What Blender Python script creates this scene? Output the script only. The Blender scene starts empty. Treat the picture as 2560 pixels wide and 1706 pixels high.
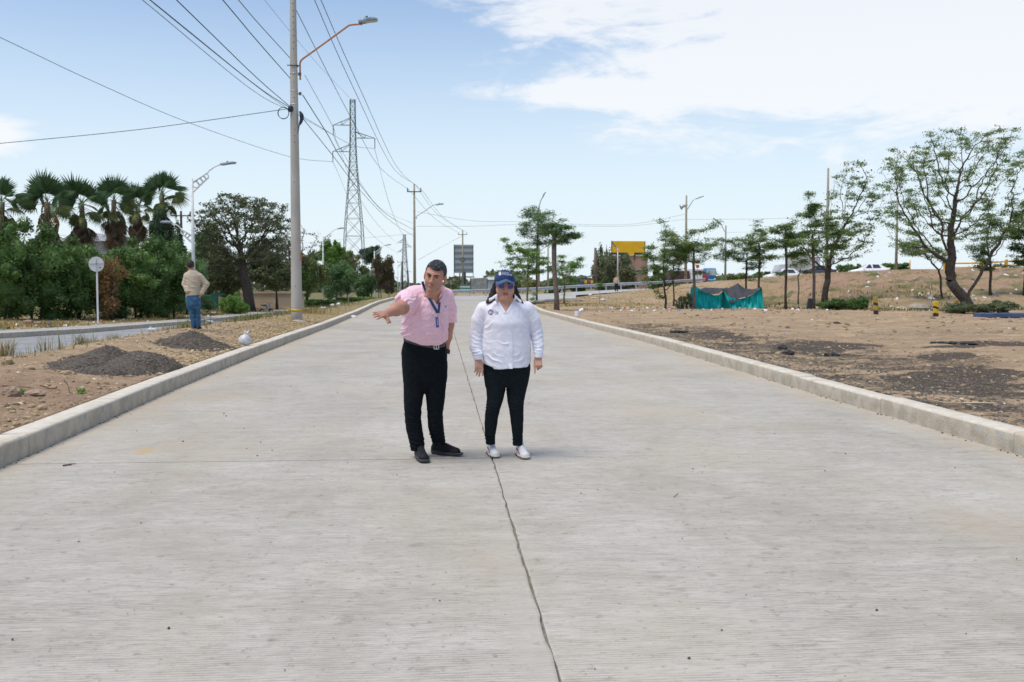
import bpy, math, random
import numpy as np
from mathutils import Vector, Matrix

# ------------------------------------------------------------------ camera, world, sun
SC = bpy.context.scene
COL = SC.collection
FPX = 2560 * 35 / 36.0
TH = math.atan(139 / FPX)
PS = math.atan(.0751 * math.cos(TH))
EYE = 1.5
cam_d = bpy.data.cameras.new('camera')
cam = bpy.data.objects.new('camera', cam_d)
COL.objects.link(cam)
cam.location = (0, 0, EYE)
cam.rotation_euler = (math.pi / 2 - TH, 0, -PS)
cam_d.lens = 35
cam_d.sensor_width = 36
cam_d.clip_start = .1
cam_d.clip_end = 6000
cam_d.dof.use_dof = True
cam_d.dof.focus_distance = 8.6
cam_d.dof.aperture_fstop = 5.0
SC.camera = cam

SUN_EL, SUN_AZ = math.radians(68), math.radians(-120)      # azimuth from +Y towards +X
sun_vec = Vector((math.sin(SUN_AZ) * math.cos(SUN_EL), math.cos(SUN_AZ) * math.cos(SUN_EL), math.sin(SUN_EL)))
sd = bpy.data.lights.new('sun', 'SUN')
sd.energy = 1.5
sd.angle = math.radians(32)
sd.color = (1, .94, .84)
so = bpy.data.objects.new('sun', sd)
COL.objects.link(so)
so.rotation_euler = sun_vec.to_track_quat('Z', 'Y').to_euler()
SC.view_settings.view_transform = 'Standard'
SC.view_settings.look = 'None'
SC.view_settings.gamma = 1
SC.view_settings.use_curve_mapping = False
SC.view_settings.exposure = 0.98

W = bpy.data.worlds.new('World')
SC.world = W
W.use_nodes = True


class NT:
    """tiny helper to write node trees"""
    def __init__(s, nt):
        s.nt = nt
        nt.nodes.clear()

    def n(s, typ, **kw):
        nd = s.nt.nodes.new(typ)
        for k, v in kw.items():
            if k.startswith('i_'):
                key = k[2:]
                key = int(key) if key.isdigit() else key.replace('_', ' ')
                s.set(nd, key, v)
            else:
                setattr(nd, k, v)
        return nd

    def set(s, nd, key, v):
        sock = nd.inputs[key]
        if isinstance(v, bpy.types.NodeSocket):
            s.nt.links.new(v, sock)
        elif isinstance(v, bpy.types.Node):
            s.nt.links.new(v.outputs[0], sock)
        else:
            sock.default_value = v

    def m(s, op, a, b=0.0, c=None, clamp=False):
        nd = s.nt.nodes.new('ShaderNodeMath')
        nd.operation = op
        nd.use_clamp = clamp
        s.set(nd, 0, a)
        s.set(nd, 1, b)
        if c is not None:
            s.set(nd, 2, c)
        return nd.outputs[0]

    def vm(s, op, a, b=(0, 0, 0)):
        nd = s.nt.nodes.new('ShaderNodeVectorMath')
        nd.operation = op
        s.set(nd, 0, a)
        s.set(nd, 1, b)
        return nd.outputs[0]

    def mix(s, f, a, b, blend='MIX'):
        nd = s.nt.nodes.new('ShaderNodeMix')
        nd.data_type = 'RGBA'
        nd.blend_type = blend
        s.set(nd, 0, f)
        s.set(nd, 6, a)
        s.set(nd, 7, b)
        return nd.outputs[2]

    def noise(s, vec, scale, detail=3, rough=.55, dist=0.0):
        nd = s.nt.nodes.new('ShaderNodeTexNoise')
        nd.inputs['Scale'].default_value = scale
        nd.inputs['Detail'].default_value = detail
        nd.inputs['Roughness'].default_value = rough
        nd.inputs['Distortion'].default_value = dist
        s.set(nd, 'Vector', vec)
        return nd.outputs[0]

    def ramp(s, f, lo, hi):
        nd = s.nt.nodes.new('ShaderNodeMapRange')
        nd.interpolation_type = 'SMOOTHSTEP'
        s.set(nd, 0, f)
        nd.inputs[1].default_value = lo
        nd.inputs[2].default_value = hi
        return nd.outputs[0]

    def scalev(s, vec, x, y, z):
        nd = s.nt.nodes.new('ShaderNodeVectorMath')
        nd.operation = 'MULTIPLY'
        s.set(nd, 0, vec)
        nd.inputs[1].default_value = (x, y, z)
        return nd.outputs[0]


def c4(c):
    return (c[0], c[1], c[2], 1)


w = NT(W.node_tree)
sky = w.n('ShaderNodeTexSky', sky_type='NISHITA', sun_disc=False, sun_elevation=SUN_EL,
          sun_rotation=SUN_AZ, altitude=0, air_density=1.0, dust_density=1.0, ozone_density=3.5)
tc = w.n('ShaderNodeTexCoord')
sep = w.n('ShaderNodeSeparateXYZ', i_0=tc.outputs['Generated'])
dx, dy, dz = sep.outputs
hor = w.m('SQRT', w.m('ADD', w.m('MULTIPLY', dx, dx), w.m('MULTIPLY', dy, dy)))
el = w.m('DIVIDE', dz, w.m('MAXIMUM', hor, .001))
az = w.m('ARCTAN2', dx, dy)
cmb = w.n('ShaderNodeCombineXYZ', i_0=w.m('MULTIPLY', az, 1.0), i_1=w.m('MULTIPLY', el, 3.2), i_2=0.0)
wisp = w.noise(cmb.outputs[0], 7.0, 7, .62, .8)
fine = w.noise(cmb.outputs[0], 26.0, 5, .6, .5)
big = w.noise(cmb.outputs[0], 2.6, 3, .5, .2)


def blob(caz, cel, raz, rel):
    a = w.m('DIVIDE', w.m('SUBTRACT', az, caz), raz)
    b = w.m('DIVIDE', w.m('SUBTRACT', el, cel), rel)
    return w.m('SUBTRACT', 1.0, w.m('SQRT', w.m('ADD', w.m('MULTIPLY', a, a), w.m('MULTIPLY', b, b))))


m1 = blob(.58, .232, .47, .118)
m2 = blob(.32, .33, .34, .13)
m3 = w.m('ADD', blob(-.44, .134, .075, .022), .10)
m5 = blob(.36, .205, .27, .062)
m4 = blob(.20, .19, .16, .022)
allb = w.m('MAXIMUM', w.m('MAXIMUM', m1, m2), w.m('MAXIMUM', m5, w.m('MAXIMUM', m3, m4)))
# broken cirrus over the rest of the dome, away from this one bank
rest = w.m('MULTIPLY', w.m('SUBTRACT', big, .53), 5.0)
high = w.ramp(el, .38, .9)
allb = w.m('MAXIMUM', allb, w.m('SUBTRACT', w.m('MULTIPLY', w.m('MULTIPLY', rest, high), .6), w.m('SUBTRACT', 1.0, high)))
nn = w.m('ADD', w.m('MULTIPLY', w.m('SUBTRACT', wisp, .5), 1.45), w.m('MULTIPLY', w.m('SUBTRACT', fine, .5), .6))
dens = w.ramp(w.m('ADD', allb, nn), -.10, .36)
veil = w.m('MULTIPLY', w.ramp(el, .38, -.03), .95)          # thin high haze, paler towards the horizon
skyc = w.mix(w.m('ADD', veil, .0, clamp=True), sky.outputs[0], (5.0, 5.65, 6.05, 1))
skyc = w.mix(w.m('MULTIPLY', dens, .84), skyc, (5.75, 5.85, 6.0, 1))
bg = w.n('ShaderNodeBackground', i_0=skyc, i_1=.085)
wo = w.n('ShaderNodeOutputWorld', i_0=bg)

# ------------------------------------------------------------------ photograph pixel -> place in the world
_F = (math.sin(PS) * math.cos(TH), math.cos(PS) * math.cos(TH), -math.sin(TH))
_R = (math.cos(PS), -math.sin(PS), 0)
_U = (math.sin(PS) * math.sin(TH), math.cos(PS) * math.sin(TH), math.cos(TH))


def ray(u, v):
    x = (u - 1280) / FPX
    y = (853 - v) / FPX
    return [_F[i] + x * _R[i] + y * _U[i] for i in range(3)]


def gp(u, v, z=0.0):
    d = ray(u, v)
    t = (z - EYE) / d[2]
    return d[0] * t, d[1] * t


def pp(u, v, Y):
    d = ray(u, v)
    t = Y / d[1]
    return np.array([d[0] * t, Y, EYE + d[2] * t])


# ------------------------------------------------------------------ materials
MATS = {}


def mat(name, col, col2=None, scale=8.0, rough=.8, metal=0.0, bump=0.0, bscale=None, detail=4, spec=.4,
        lo=.35, hi=.65, coord='Object', stretch=None, translucent=0.0, island=0.0, sheen=0.0, sss=0.0,
        col3=None, scale3=1.0, lo3=.55, hi3=.7, alpha=None):
    if name in MATS:
        return MATS[name]
    m = bpy.data.materials.new(name)
    m.use_nodes = True
    t = NT(m.node_tree)
    tcn = t.n('ShaderNodeTexCoord')
    vec = tcn.outputs[coord]
    if stretch:
        vec = t.scalev(vec, *stretch)
    c = None
    if col2 is not None:
        f = t.ramp(t.noise(vec, scale, detail), lo, hi)
        c = t.mix(f, c4(col), c4(col2))
    if col3 is not None:
        f3 = t.ramp(t.noise(vec, scale3, 4, .6), lo3, hi3)
        c = t.mix(f3, c if c is not None else c4(col), c4(col3))
    if island:
        g = t.n('ShaderNodeNewGeometry')
        fac = t.m('ADD', 1.0 - island, t.m('MULTIPLY', g.outputs['Random Per Island'], 2 * island))
        cc = t.n('ShaderNodeCombineColor', i_0=fac, i_1=fac, i_2=t.m('MULTIPLY', fac, .9))
        c = t.mix(1.0, c if c is not None else c4(col), cc.outputs[0], 'MULTIPLY')
    b = t.n('ShaderNodeBsdfPrincipled')
    t.set(b, 'Base Color', c if c is not None else c4(col))
    b.inputs['Roughness'].default_value = rough
    b.inputs['Metallic'].default_value = metal
    b.inputs['Specular IOR Level'].default_value = spec
    if sheen:
        b.inputs['Sheen Weight'].default_value = sheen
        b.inputs['Sheen Roughness'].default_value = .5
    if sss:
        b.inputs['Subsurface Weight'].default_value = sss
        b.inputs['Subsurface Radius'].default_value = (.012, .005, .003)
    if bump:
        bn = t.n('ShaderNodeBump', i_Strength=bump, i_Distance=.02)
        t.set(bn, 'Height', t.noise(vec, bscale or scale * 3, 5))
        t.set(b, 'Normal', bn)
    out = b.outputs[0]
    if translucent:
        tr = t.n('ShaderNodeBsdfTranslucent')
        t.set(tr, 'Color', c if c is not None else c4(col))
        out = t.n('ShaderNodeMixShader', i_0=translucent, i_1=out, i_2=tr).outputs[0]
    t.n('ShaderNodeOutputMaterial', i_0=out)
    MATS[name] = m
    return m


# ------------------------------------------------------------------ mesh helpers
def mk_mesh(name, V, polys, mats, midx=None, smooth=False):
    """V (N,3); polys: list of (M,k) int arrays; midx: list of arrays/ints per polys entry"""
    V = np.asarray(V, dtype=np.float32)
    me = bpy.data.meshes.new(name)
    me.vertices.add(len(V))
    me.vertices.foreach_set('co', V.ravel())
    polys = [np.asarray(p, dtype=np.int32) for p in polys if len(p)]
    nl = sum(p.size for p in polys)
    npol = sum(len(p) for p in polys)
    me.loops.add(nl)
    me.loops.foreach_set('vertex_index', np.concatenate([p.ravel() for p in polys]) if polys else [])
    me.polygons.add(npol)
    tot = np.concatenate([np.full(len(p), p.shape[1], np.int32) for p in polys])
    st = np.concatenate([[0], np.cumsum(tot)[:-1]]).astype(np.int32)
    me.polygons.foreach_set('loop_start', st)
    me.polygons.foreach_set('loop_total', tot)
    if not isinstance(mats, (list, tuple)):
        mats = [mats]
    for m in mats:
        me.materials.append(m)
    if midx is not None:
        me.polygons.foreach_set('material_index', np.asarray(midx, dtype=np.int32))
    me.polygons.foreach_set('use_smooth', np.full(npol, bool(smooth)))
    me.update(calc_edges=True)
    return me


def link(name, me, parent=None, label=None, cat=None, group=None, kind=None, loc=None, rz=None):
    o = bpy.data.objects.new(name, me)
    COL.objects.link(o)
    if parent is not None:
        o.parent = parent
    if label:
        o['label'] = label
    if cat:
        o['category'] = cat
    if group:
        o['group'] = group
    if kind:
        o['kind'] = kind
    if loc is not None:
        o.location = tuple(float(a) for a in loc)
    if rz is not None:
        o.rotation_euler = (0, 0, rz)
    return o


def thing(name, label, cat, loc=(0, 0, 0), rz=0.0, group=None):
    return link(name, None, None, label, cat, group, None, loc, rz)


def copy_tree(o, parent=None):
    c = o.copy()
    COL.objects.link(c)
    if parent is not None:
        c.parent = parent
    for ch in list(o.children):
        copy_tree(ch, c)
    return c


def rotm(axis, a):
    return np.array(Matrix.Rotation(a, 3, axis))


class MB:
    """collects shapes into one mesh"""
    def __init__(s):
        s.V = []
        s.Q = []
        s.T = []
        s.qi = []
        s.ti = []
        s.n = 0
        s.mi = 0

    def add(s, V, Q=(), T=()):
        V = np.asarray(V, dtype=float)
        if len(Q):
            q = np.asarray(Q) + s.n
            s.Q.append(q)
            s.qi += [s.mi] * len(q)
        if len(T):
            q = np.asarray(T) + s.n
            s.T.append(q)
            s.ti += [s.mi] * len(q)
        s.V.append(V)
        s.n += len(V)

    def box(s, c, size, R=None, bev=0.0, taper=1.0):
        hx, hy, hz = [a / 2 for a in size]
        if bev <= 0:
            P = np.array([[x * (taper if z > 0 else 1), y * (taper if z > 0 else 1), z] for z in (-hz, hz) for y in (-hy, hy) for x in (-hx, hx)])
            Q = [(0, 2, 3, 1), (4, 5, 7, 6), (0, 1, 5, 4), (2, 6, 7, 3), (0, 4, 6, 2), (1, 3, 7, 5)]
            T = []
        else:
            b = min(bev, hx * .9, hy * .9, hz * .9)
            rings = []
            for z, i in ((-hz, b), (-hz + b, 0), (hz - b, 0), (hz, b)):
                X, Y = hx - i, hy - i
                bb = b * .8 if i == 0 else b * .5
                rings.append([[X - bb, -Y, z], [X, -Y + bb, z], [X, Y - bb, z], [X - bb, Y, z], [-X + bb, Y, z], [-X, Y - bb, z], [-X, -Y + bb, z], [-X + bb, -Y, z]])
            P = np.array([p for r in rings for p in r])
            Q = [(k * 8 + i, k * 8 + (i + 1) % 8, (k + 1) * 8 + (i + 1) % 8, (k + 1) * 8 + i) for k in range(3) for i in range(8)]
            for o in (0, 24):
                f = [(o, o + 1, o + 2, o + 3), (o, o + 3, o + 4, o + 7), (o + 4, o + 5, o + 6, o + 7)]
                Q += f if o else [t[::-1] for t in f]
            T = []
        if R is not None:
            P = P @ np.asarray(R).T
        s.add(P + np.asarray(c, float), Q, T)

    def tube(s, pts, rad, sides=8, cap=True, closed=False):
        pts = np.asarray(pts, float)
        n = len(pts)
        rad = np.broadcast_to(np.asarray(rad, float), (n,))
        if closed:
            tang = np.roll(pts, -1, 0) - np.roll(pts, 1, 0)
        else:
            tang = np.gradient(pts, axis=0)
        tang /= np.linalg.norm(tang, axis=1)[:, None] + 1e-9
        ref = np.array([0, 0, 1.0]) if abs(tang[0][2]) < .9 else np.array([1.0, 0, 0])
        P = []
        for i in range(n):
            a = np.cross(tang[i], ref)
            a /= np.linalg.norm(a) + 1e-9
            b = np.cross(tang[i], a)
            ref = np.cross(a, tang[i])
            for k in range(sides):
                t = 2 * math.pi * k / sides
                P.append(pts[i] + rad[i] * (math.cos(t) * a + math.sin(t) * b))
        Q = []
        rng_ = range(n) if closed else range(n - 1)
        for i in rng_:
            j = (i + 1) % n
            for k in range(sides):
                Q.append((i * sides + k, j * sides + k, j * sides + (k + 1) % sides, i * sides + (k + 1) % sides))
        T = []
        if cap and not closed:
            P.append(pts[0])
            P.append(pts[-1])
            for k in range(sides):
                T.append((n * sides, k, (k + 1) % sides))
                T.append((n * sides + 1, (n - 1) * sides + (k + 1) % sides, (n - 1) * sides + k))
        s.add(P, Q, T)

    def ball(s, c, r, nu=10, nv=6, R=None, jit=0.0, rng=None):
        r = np.broadcast_to(np.asarray(r, float), (3,))
        P = [[0, 0, -1]]
        for j in range(1, nv):
            ph = -math.pi / 2 + math.pi * j / nv
            for i in range(nu):
                th = 2 * math.pi * i / nu
                P.append([math.cos(ph) * math.cos(th), math.cos(ph) * math.sin(th), math.sin(ph)])
        P.append([0, 0, 1])
        P = np.array(P)
        if jit:
            P = P * (1 + jit * (rng.random((len(P), 1)) * 2 - 1))
        P = P * r
        if R is not None:
            P = P @ np.asarray(R).T
        T, Q = [], []
        for i in range(nu):
            T.append((0, 1 + (i + 1) % nu, 1 + i))
            T.append((len(P) - 1, 1 + (nv - 2) * nu + i, 1 + (nv - 2) * nu + (i + 1) % nu))
        for j in range(nv - 2):
            for i in range(nu):
                Q.append((1 + j * nu + i, 1 + j * nu + (i + 1) % nu, 1 + (j + 1) * nu + (i + 1) % nu, 1 + (j + 1) * nu + i))
        s.add(P + np.asarray(c, float), Q, T)

    def grid(s, P):
        """P (a,b,3)"""
        a, b = P.shape[:2]
        idx = np.arange(a * b).reshape(a, b)
        Q = np.stack([idx[:-1, :-1], idx[1:, :-1], idx[1:, 1:], idx[:-1, 1:]], -1).reshape(-1, 4)
        s.add(P.reshape(-1, 3), Q)

    def prism(s, poly, z0, z1):
        """poly: list of (x,y) convex-ish counterclockwise, extruded in z"""
        n = len(poly)
        P = [[x, y, z0] for x, y in poly] + [[x, y, z1] for x, y in poly]
        c = np.mean(np.array(poly), 0)
        P += [[c[0], c[1], z0], [c[0], c[1], z1]]
        Q = [(i, (i + 1) % n, n + (i + 1) % n, n + i) for i in range(n)]
        T = [(2 * n, (i + 1) % n, i) for i in range(n)] + [(2 * n + 1, n + i, n + (i + 1) % n) for i in range(n)]
        s.add(P, Q, T)

    def xf(s, R=None, t=None):
        """transform everything collected so far"""
        for i in range(len(s.V)):
            if R is not None:
                s.V[i] = s.V[i] @ np.asarray(R).T
            if t is not None:
                s.V[i] = s.V[i] + np.asarray(t, float)

    def mesh(s, name, mats, smooth=False):
        pol, mi = [], []
        if s.Q:
            pol.append(np.concatenate(s.Q))
            mi += s.qi
        if s.T:
            pol.append(np.concatenate(s.T))
            mi += s.ti
        return mk_mesh(name, np.concatenate(s.V), pol, mats, mi, smooth)

    def obj(s, name, mats, parent=None, smooth=False, **kw):
        return link(name, s.mesh(name, mats, smooth), parent, **kw)


# ------------------------------------------------------------------ 2-D noise for terrain
def _hash(ix, iy, seed):
    h = (ix.astype(np.int64) * 374761393 + iy.astype(np.int64) * 668265263 + seed * 1274126177) & 0xffffffff
    h = ((h ^ (h >> 13)) * 1274126177) & 0xffffffff
    return ((h ^ (h >> 16)) & 0xffff) / 65535.0


def vnoise(x, y, seed=0):
    ix, iy = np.floor(x), np.floor(y)
    fx, fy = x - ix, y - iy
    fx = fx * fx * (3 - 2 * fx)
    fy = fy * fy * (3 - 2 * fy)
    a = _hash(ix, iy, seed)
    b = _hash(ix + 1, iy, seed)
    c = _hash(ix, iy + 1, seed)
    d = _hash(ix + 1, iy + 1, seed)
    return (a * (1 - fx) + b * fx) * (1 - fy) + (c * (1 - fx) + d * fx) * fy


def fbm(x, y, seed=0, oct=4):
    s, a, t = 0, 1.0, 0
    for o in range(oct):
        s = s + a * (vnoise(x * 2 ** o, y * 2 ** o, seed + o * 17) - .5)
        t += a
        a *= .5
    return s / t * 2


def sst(x, a, b):
    t = np.clip((x - a) / (b - a), 0, 1)
    return t * t * (3 - 2 * t)
# ------------------------------------------------------------------ shape of the place
_yl = [-30, 0, 9, 15, 22, 50, 70, 85, 95, 110, 125]
_xl = [-3.4, -3.5, -3.6, -3.8, -3.9, -3.9, -4.0, -3.7, -2.8, -.8, 2.2]
_yr = [-30, 0, 8, 13, 25, 50, 62, 70, 76, 80, 83]
_xr = [5.0, 5.05, 5.12, 5.2, 5.5, 5.2, 5.6, 6.6, 8.2, 10.0, 12.0]


def XL(y):
    return np.interp(y, _yl, _xl)


def XR(y):
    return np.interp(y, _yr, _xr)


def ZR(y):                                                # level of the new road
    return np.interp(y, [-30, 35, 50, 61, 83, 95, 105], [0, 0, .07, .17, .27, .33, .36])


def ZL(y):                                                # level of the older road on the left
    return np.interp(y, [-30, 25, 32, 40, 57, 123, 160, 400], [-.05, -.1, -.17, -.37, -.66, -1.27, -1.75, -1.75])


def LN(y):
    return np.interp(y, [-30, 0, 22, 27, 40, 60, 120, 160, 300], [-13, -11.2, -9.3, -8.8, -8.3, -8.1, -8.0, -5, 3])


def LF(y):
    return np.interp(y, [-30, 0, 30, 57, 123, 160, 300], [-16, -14.6, -13.9, -13.8, -13.6, -10.5, -3])


_tu = np.array([(u - 1093) / 2489.0 for u in (900, 1200, 1337, 1450, 1541, 1640, 1693, 1789, 1918, 2041, 2112, 2270, 2408, 2560, 3200)])
_tz = np.array([.36, .38, .47, .58, .80, 1.12, 1.55, 1.85, 2.3, 2.66, 2.80, 3.1, 3.2, 3.35, 3.6])


def foot(t):
    return np.interp(t, [.03, .20, .30, .45, .6], [66, 70, 66, 57, 55])


def tz(x, y, rough=True):
    """height of the ground"""
    x = np.asarray(x, float)
    y = np.asarray(y, float)
    ys = np.maximum(y, 1.0)
    t = x / ys
    # right: flat lot, then the bank up to the crest of the upper road
    zc = np.interp(t, _tu, _tz)
    ft = foot(t)
    r = np.clip((y - ft) / (99 - ft), 0, 1)
    r = r ** np.interp(t, [.2, .32, .42], [1.15, .85, .58])
    bank = .17 + (zc - .17) * r
    bank = np.where(y > 112, .2 + (zc - .2) * (1 - sst(y, 122 + 20 * (t > .24), 150 + 60 * (t > .24))), bank)
    zr = np.where(y > 45, np.maximum(bank, .1), .17)
    if rough:
        up = sst(y, 52, 66) * (1 - sst(y, 82, 100)) * sst(t, .2, .33)
        zr = zr + up * (fbm(x * .35, y * .35, 5) * .55 + fbm(x * 1.1, y * 1.1, 9) * .30 + fbm(x * 2.6, y * 2.6, 10) * .12)
        zr = zr + sst(x, 5.6, 7) * (1 - sst(y, 97, 103)) * (fbm(x * .25, y * .25, 3) * .10 + fbm(x * 1.3, y * 1.3, 8) * .05 + fbm(x * 5, y * 5, 9) * .02)
    # median
    xl = XL(y) - .26
    ln = LN(y)
    zk = ZR(y) + .185
    cr = np.interp(y, [-10, 8, 12, 16, 24, 30, 36, 50, 70, 85, 120], [.2, .22, .27, .32, .42, .40, .35, .28, .3, .3, .2])
    s = np.clip((xl - x) / np.maximum(xl - ln, .5), 0, 1)
    zl = ZL(y)
    zm = np.where(s < .35, zk + (cr - zk) * sst(s, 0, .35), cr + (zl + .03 - cr) * sst(s, .42, 1.0))
    if rough:
        env = sst(s, .0, .10) * (1 - .8 * sst(s, .85, 1))
        zm = zm + env * (fbm(x * .8, y * .8, 21) * .06 + fbm(x * 3.1, y * 3.1, 22) * .035 + fbm(x * 8, y * 8, 23) * .022)
        # washed-out ledge close by
        zm = zm - env * .13 * sst(x, -5.2, -4.6) * (1 - sst(y, 9.6 + (x + 4.4) * .9, 9.9 + (x + 4.4) * .9)) * (y > 5)
    # left verge beyond the far pavement
    lf = LF(y)
    zv = zl + .17 + np.clip((lf - 1.5 - x) / 9, 0, 1) * .25
    if rough:
        zv = zv + fbm(x * .7, y * .7, 31) * .06 * sst(lf - 1.6 - x, 0, 1)
    z = np.where(x > XR(y) + .26, zr, np.where(x > xl, ZR(y) - .12, np.where(x > ln, zm, np.where(x > lf - 1.45, zl - .12, zv))))
    # beyond the near field
    far = sst(y, 150, 260)
    z = z * (1 - far) + far * np.where(t > -.02, -.2, -1.6)
    z = np.where((x > xl) & (y > 100) & (t < .24), np.minimum(z, zc), z)
    # the old road and its verge carry on on the left, the new road stops at the bend
    z = np.where((y > 104) & (x > xl) & (t < .02), -.3, z)
    return z


def gz(x, y):
    return float(tz(np.array([x]), np.array([y]))[0])


# ---- ground sheet
def graded(segs):
    out = []
    for a, b, n in segs:
        out += list(np.linspace(a, b, n, endpoint=False))
    return np.array(out + [segs[-1][1]])


gx = graded([(-1800, -300, 8), (-300, -60, 24), (-60, -20, 60), (-20, -9.5, 60), (-9.5, -3.6, 110), (-3.6, 5.2, 26), (5.2, 14, 110), (14, 40, 130), (40, 75, 90), (75, 300, 30), (300, 1800, 8)])
gy = graded([(-30, 3, 14), (3, 8, 50), (8, 18, 130), (18, 34, 110), (34, 66, 110), (66, 104, 110), (104, 170, 50), (170, 400, 20), (400, 3500, 12)])
GX, GY = np.meshgrid(gx, gy)
GZ = tz(GX, GY)


def ell_mask(x, y, pts, soft=.35, seed=1):
    """pts: pixel boxes (u0,v0,u1,v1) on the lot; returns soft mask of their footprints"""
    m = np.zeros_like(x)
    for (u0, v0, u1, v1, s_) in pts:
        (xa, ya) = gp((u0 + u1) / 2, v1, .17)
        (xb, yb) = gp((u0 + u1) / 2, v0, .17)
        yc, ry = (ya + yb) / 2, abs(yb - ya) / 2
        (xl_, _) = gp(u0, (v0 + v1) / 2, .17)
        (xr_, _) = gp(u1, (v0 + v1) / 2, .17)
        xc, rx = (xl_ + xr_) / 2, (xr_ - xl_) / 2
        # the footprint follows the sight line a little
        d = np.sqrt(((x - xc - (y - yc) * xc / yc) / rx) ** 2 + ((y - yc) / ry) ** 2)
        m = np.maximum(m, s_ * sst(1 - d + .55 * fbm(x * .9, y * .9, seed) + .25 * fbm(x * 4, y * 4, seed + 3), -.05, soft))
    return m


lot = (GX > XR(GY) + .15)
dark = ell_mask(GX, GY, [(1700, 826, 1900, 850, .8), (1890, 850, 2200, 886, .95), (2225, 915, 2640, 988, 1.0), (2300, 850, 2640, 880, .95),
                         (2290, 884, 2440, 902, .9), (2050, 888, 2560, 925, .45), (1560, 806, 1700, 822, .5), (2000, 840, 2500, 850, .3),
                         (2100, 828, 2560, 842, .35)]) * lot
kerbside = lot * (1 - sst(GX - XR(GY), 1.5, 6.5)) * (1 - sst(GY, 26, 48)) * .75
dark = np.clip(np.maximum(dark, kerbside * (.6 + .8 * fbm(GX * 2, GY * 2, 77))), 0, 1)
tt = GX / np.maximum(GY, 1)
green = np.zeros_like(GX)
slope_g = sst(GY, 54, 62) * (tt > .33) * sst(fbm(GX * .22, GY * .22, 41) + .6 * fbm(GX * .9, GY * .9, 42), -.05, .5)
green = np.maximum(green, slope_g * .95)
foot_g = np.exp(-((GY - foot(tt)) / 3.0) ** 2) * (tt > .12) * sst(fbm(GX * .5, GY * .5, 43), -.3, .4)
green = np.maximum(green, foot_g * .7)
green = np.maximum(green, ((GX < LF(GY) - 1.5) * sst(fbm(GX * .35, GY * .35, 44), -.15, .45)) * .7)
green = np.maximum(green, sst(GY, 130, 200) * .8)
green = np.maximum(green, (GX < -24) * .9)
med = (GX < XL(GY) - .2) & (GX > LN(GY))
green = np.maximum(green, med * sst(-(GX - LN(GY)), -2.2, -.4) * sst(fbm(GX * 1.2, GY * .8, 45), -.35, .3) * .8)
green = np.maximum(green, med * sst(GY, 38, 60) * .5)
dry = np.maximum((GX < LF(GY) - 1.5) * .9, med * sst(fbm(GX * .5, GY * .5, 46) + sst(GY, 20, 36) - .7, -.2, .5))
dry = np.maximum(dry, lot * sst(GY, 48, 60) * sst(fbm(GX * .3, GY * .3, 47), -.4, .3) * .7 * (1 - .8 * sst(tt, .30, .40)))
earth = np.clip(lot * sst(GY, 57, 66) * .0 + med * (1 - sst(GY, 12, 17)) * .9 + sst(tt, .26, .40) * sst(GY, 58, 66) * 1.0, 0, 1)

gm = bpy.data.materials.new('bare_earth')
gm.use_nodes = True
t = NT(gm.node_tree)
tcn = t.n('ShaderNodeTexCoord')
P = tcn.outputs['Object']
at = t.n('ShaderNodeAttribute', attribute_name='cover')
spx = t.n('ShaderNodeSeparateColor', i_0=at.outputs['Color'])
n1 = t.noise(P, 1.1, 6, .65)
n2 = t.noise(P, 9, 5, .7)
n3 = t.noise(P, 38, 3, .7)
n4 = t.noise(t.scalev(P, .25, 1.6, 1), 1.4, 5, .6)
sand = t.mix(t.ramp(n1, .35, .7), c4((.38, .27, .165)), c4((.52, .385, .245)))
sand = t.mix(t.m('MULTIPLY', t.ramp(n4, .43, .62), .8), sand, c4((.31, .225, .145)))
sand = t.mix(t.m('MULTIPLY', t.ramp(n2, .48, .66), .6), sand, c4((.27, .185, .115)))
sand = t.mix(t.m('MULTIPLY', t.ramp(n3, .58, .68), .7), sand, c4((.66, .54, .38)))
soil = t.mix(t.ramp(n2, .35, .7), c4((.40, .275, .185)), c4((.26, .17, .11)))
soil = t.mix(t.m('MULTIPLY', t.ramp(n3, .62, .7), .7), soil, c4((.50, .42, .32)))
sand = t.mix(at.outputs['Alpha'], sand, soil)
grav = t.mix(t.ramp(n3, .42, .66), c4((.060, .047, .038)), c4((.20, .155, .115)))
dryg = t.mix(t.ramp(n2, .35, .65), c4((.36, .25, .11)), c4((.24, .19, .075)))
gre = t.mix(t.ramp(n2, .35, .65), c4((.075, .10, .035)), c4((.14, .15, .055)))
c = t.mix(t.m('MULTIPLY', t.m('MULTIPLY', at.outputs['Alpha'], t.ramp(t.noise(P, .5, 5, .7), .45, .7)), .6), sand, c4((.24, .145, .09)))
c = t.mix(t.m('MULTIPLY', t.m('MULTIPLY', spx.outputs[2], 1.0), t.ramp(n2, .3, .6)), c, dryg) if True else t.mix(t.m('MULTIPLY', spx.outputs[2], t.ramp(n2, .3, .6)), sand, dryg)
c = t.mix(t.m('MULTIPLY', spx.outputs[1], t.ramp(n1, .25, .6)), c, gre)
fd = t.ramp(t.m('ADD', spx.outputs[0], t.m('MULTIPLY', t.m('SUBTRACT', n2, .5), 1.1)), .25, .62)
c = t.mix(fd, c, grav)
b = t.n('ShaderNodeBsdfPrincipled', i_Base_Color=c, i_Roughness=.95)
b.inputs['Specular IOR Level'].default_value = .15
bn = t.n('ShaderNodeBump', i_Strength=1.0, i_Distance=.06)
t.set(bn, 'Height', t.m('ADD', t.m('MULTIPLY', n2, .8), t.m('MULTIPLY', n3, .45)))
t.set(b, 'Normal', bn)
t.n('ShaderNodeOutputMaterial', i_0=b)

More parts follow.
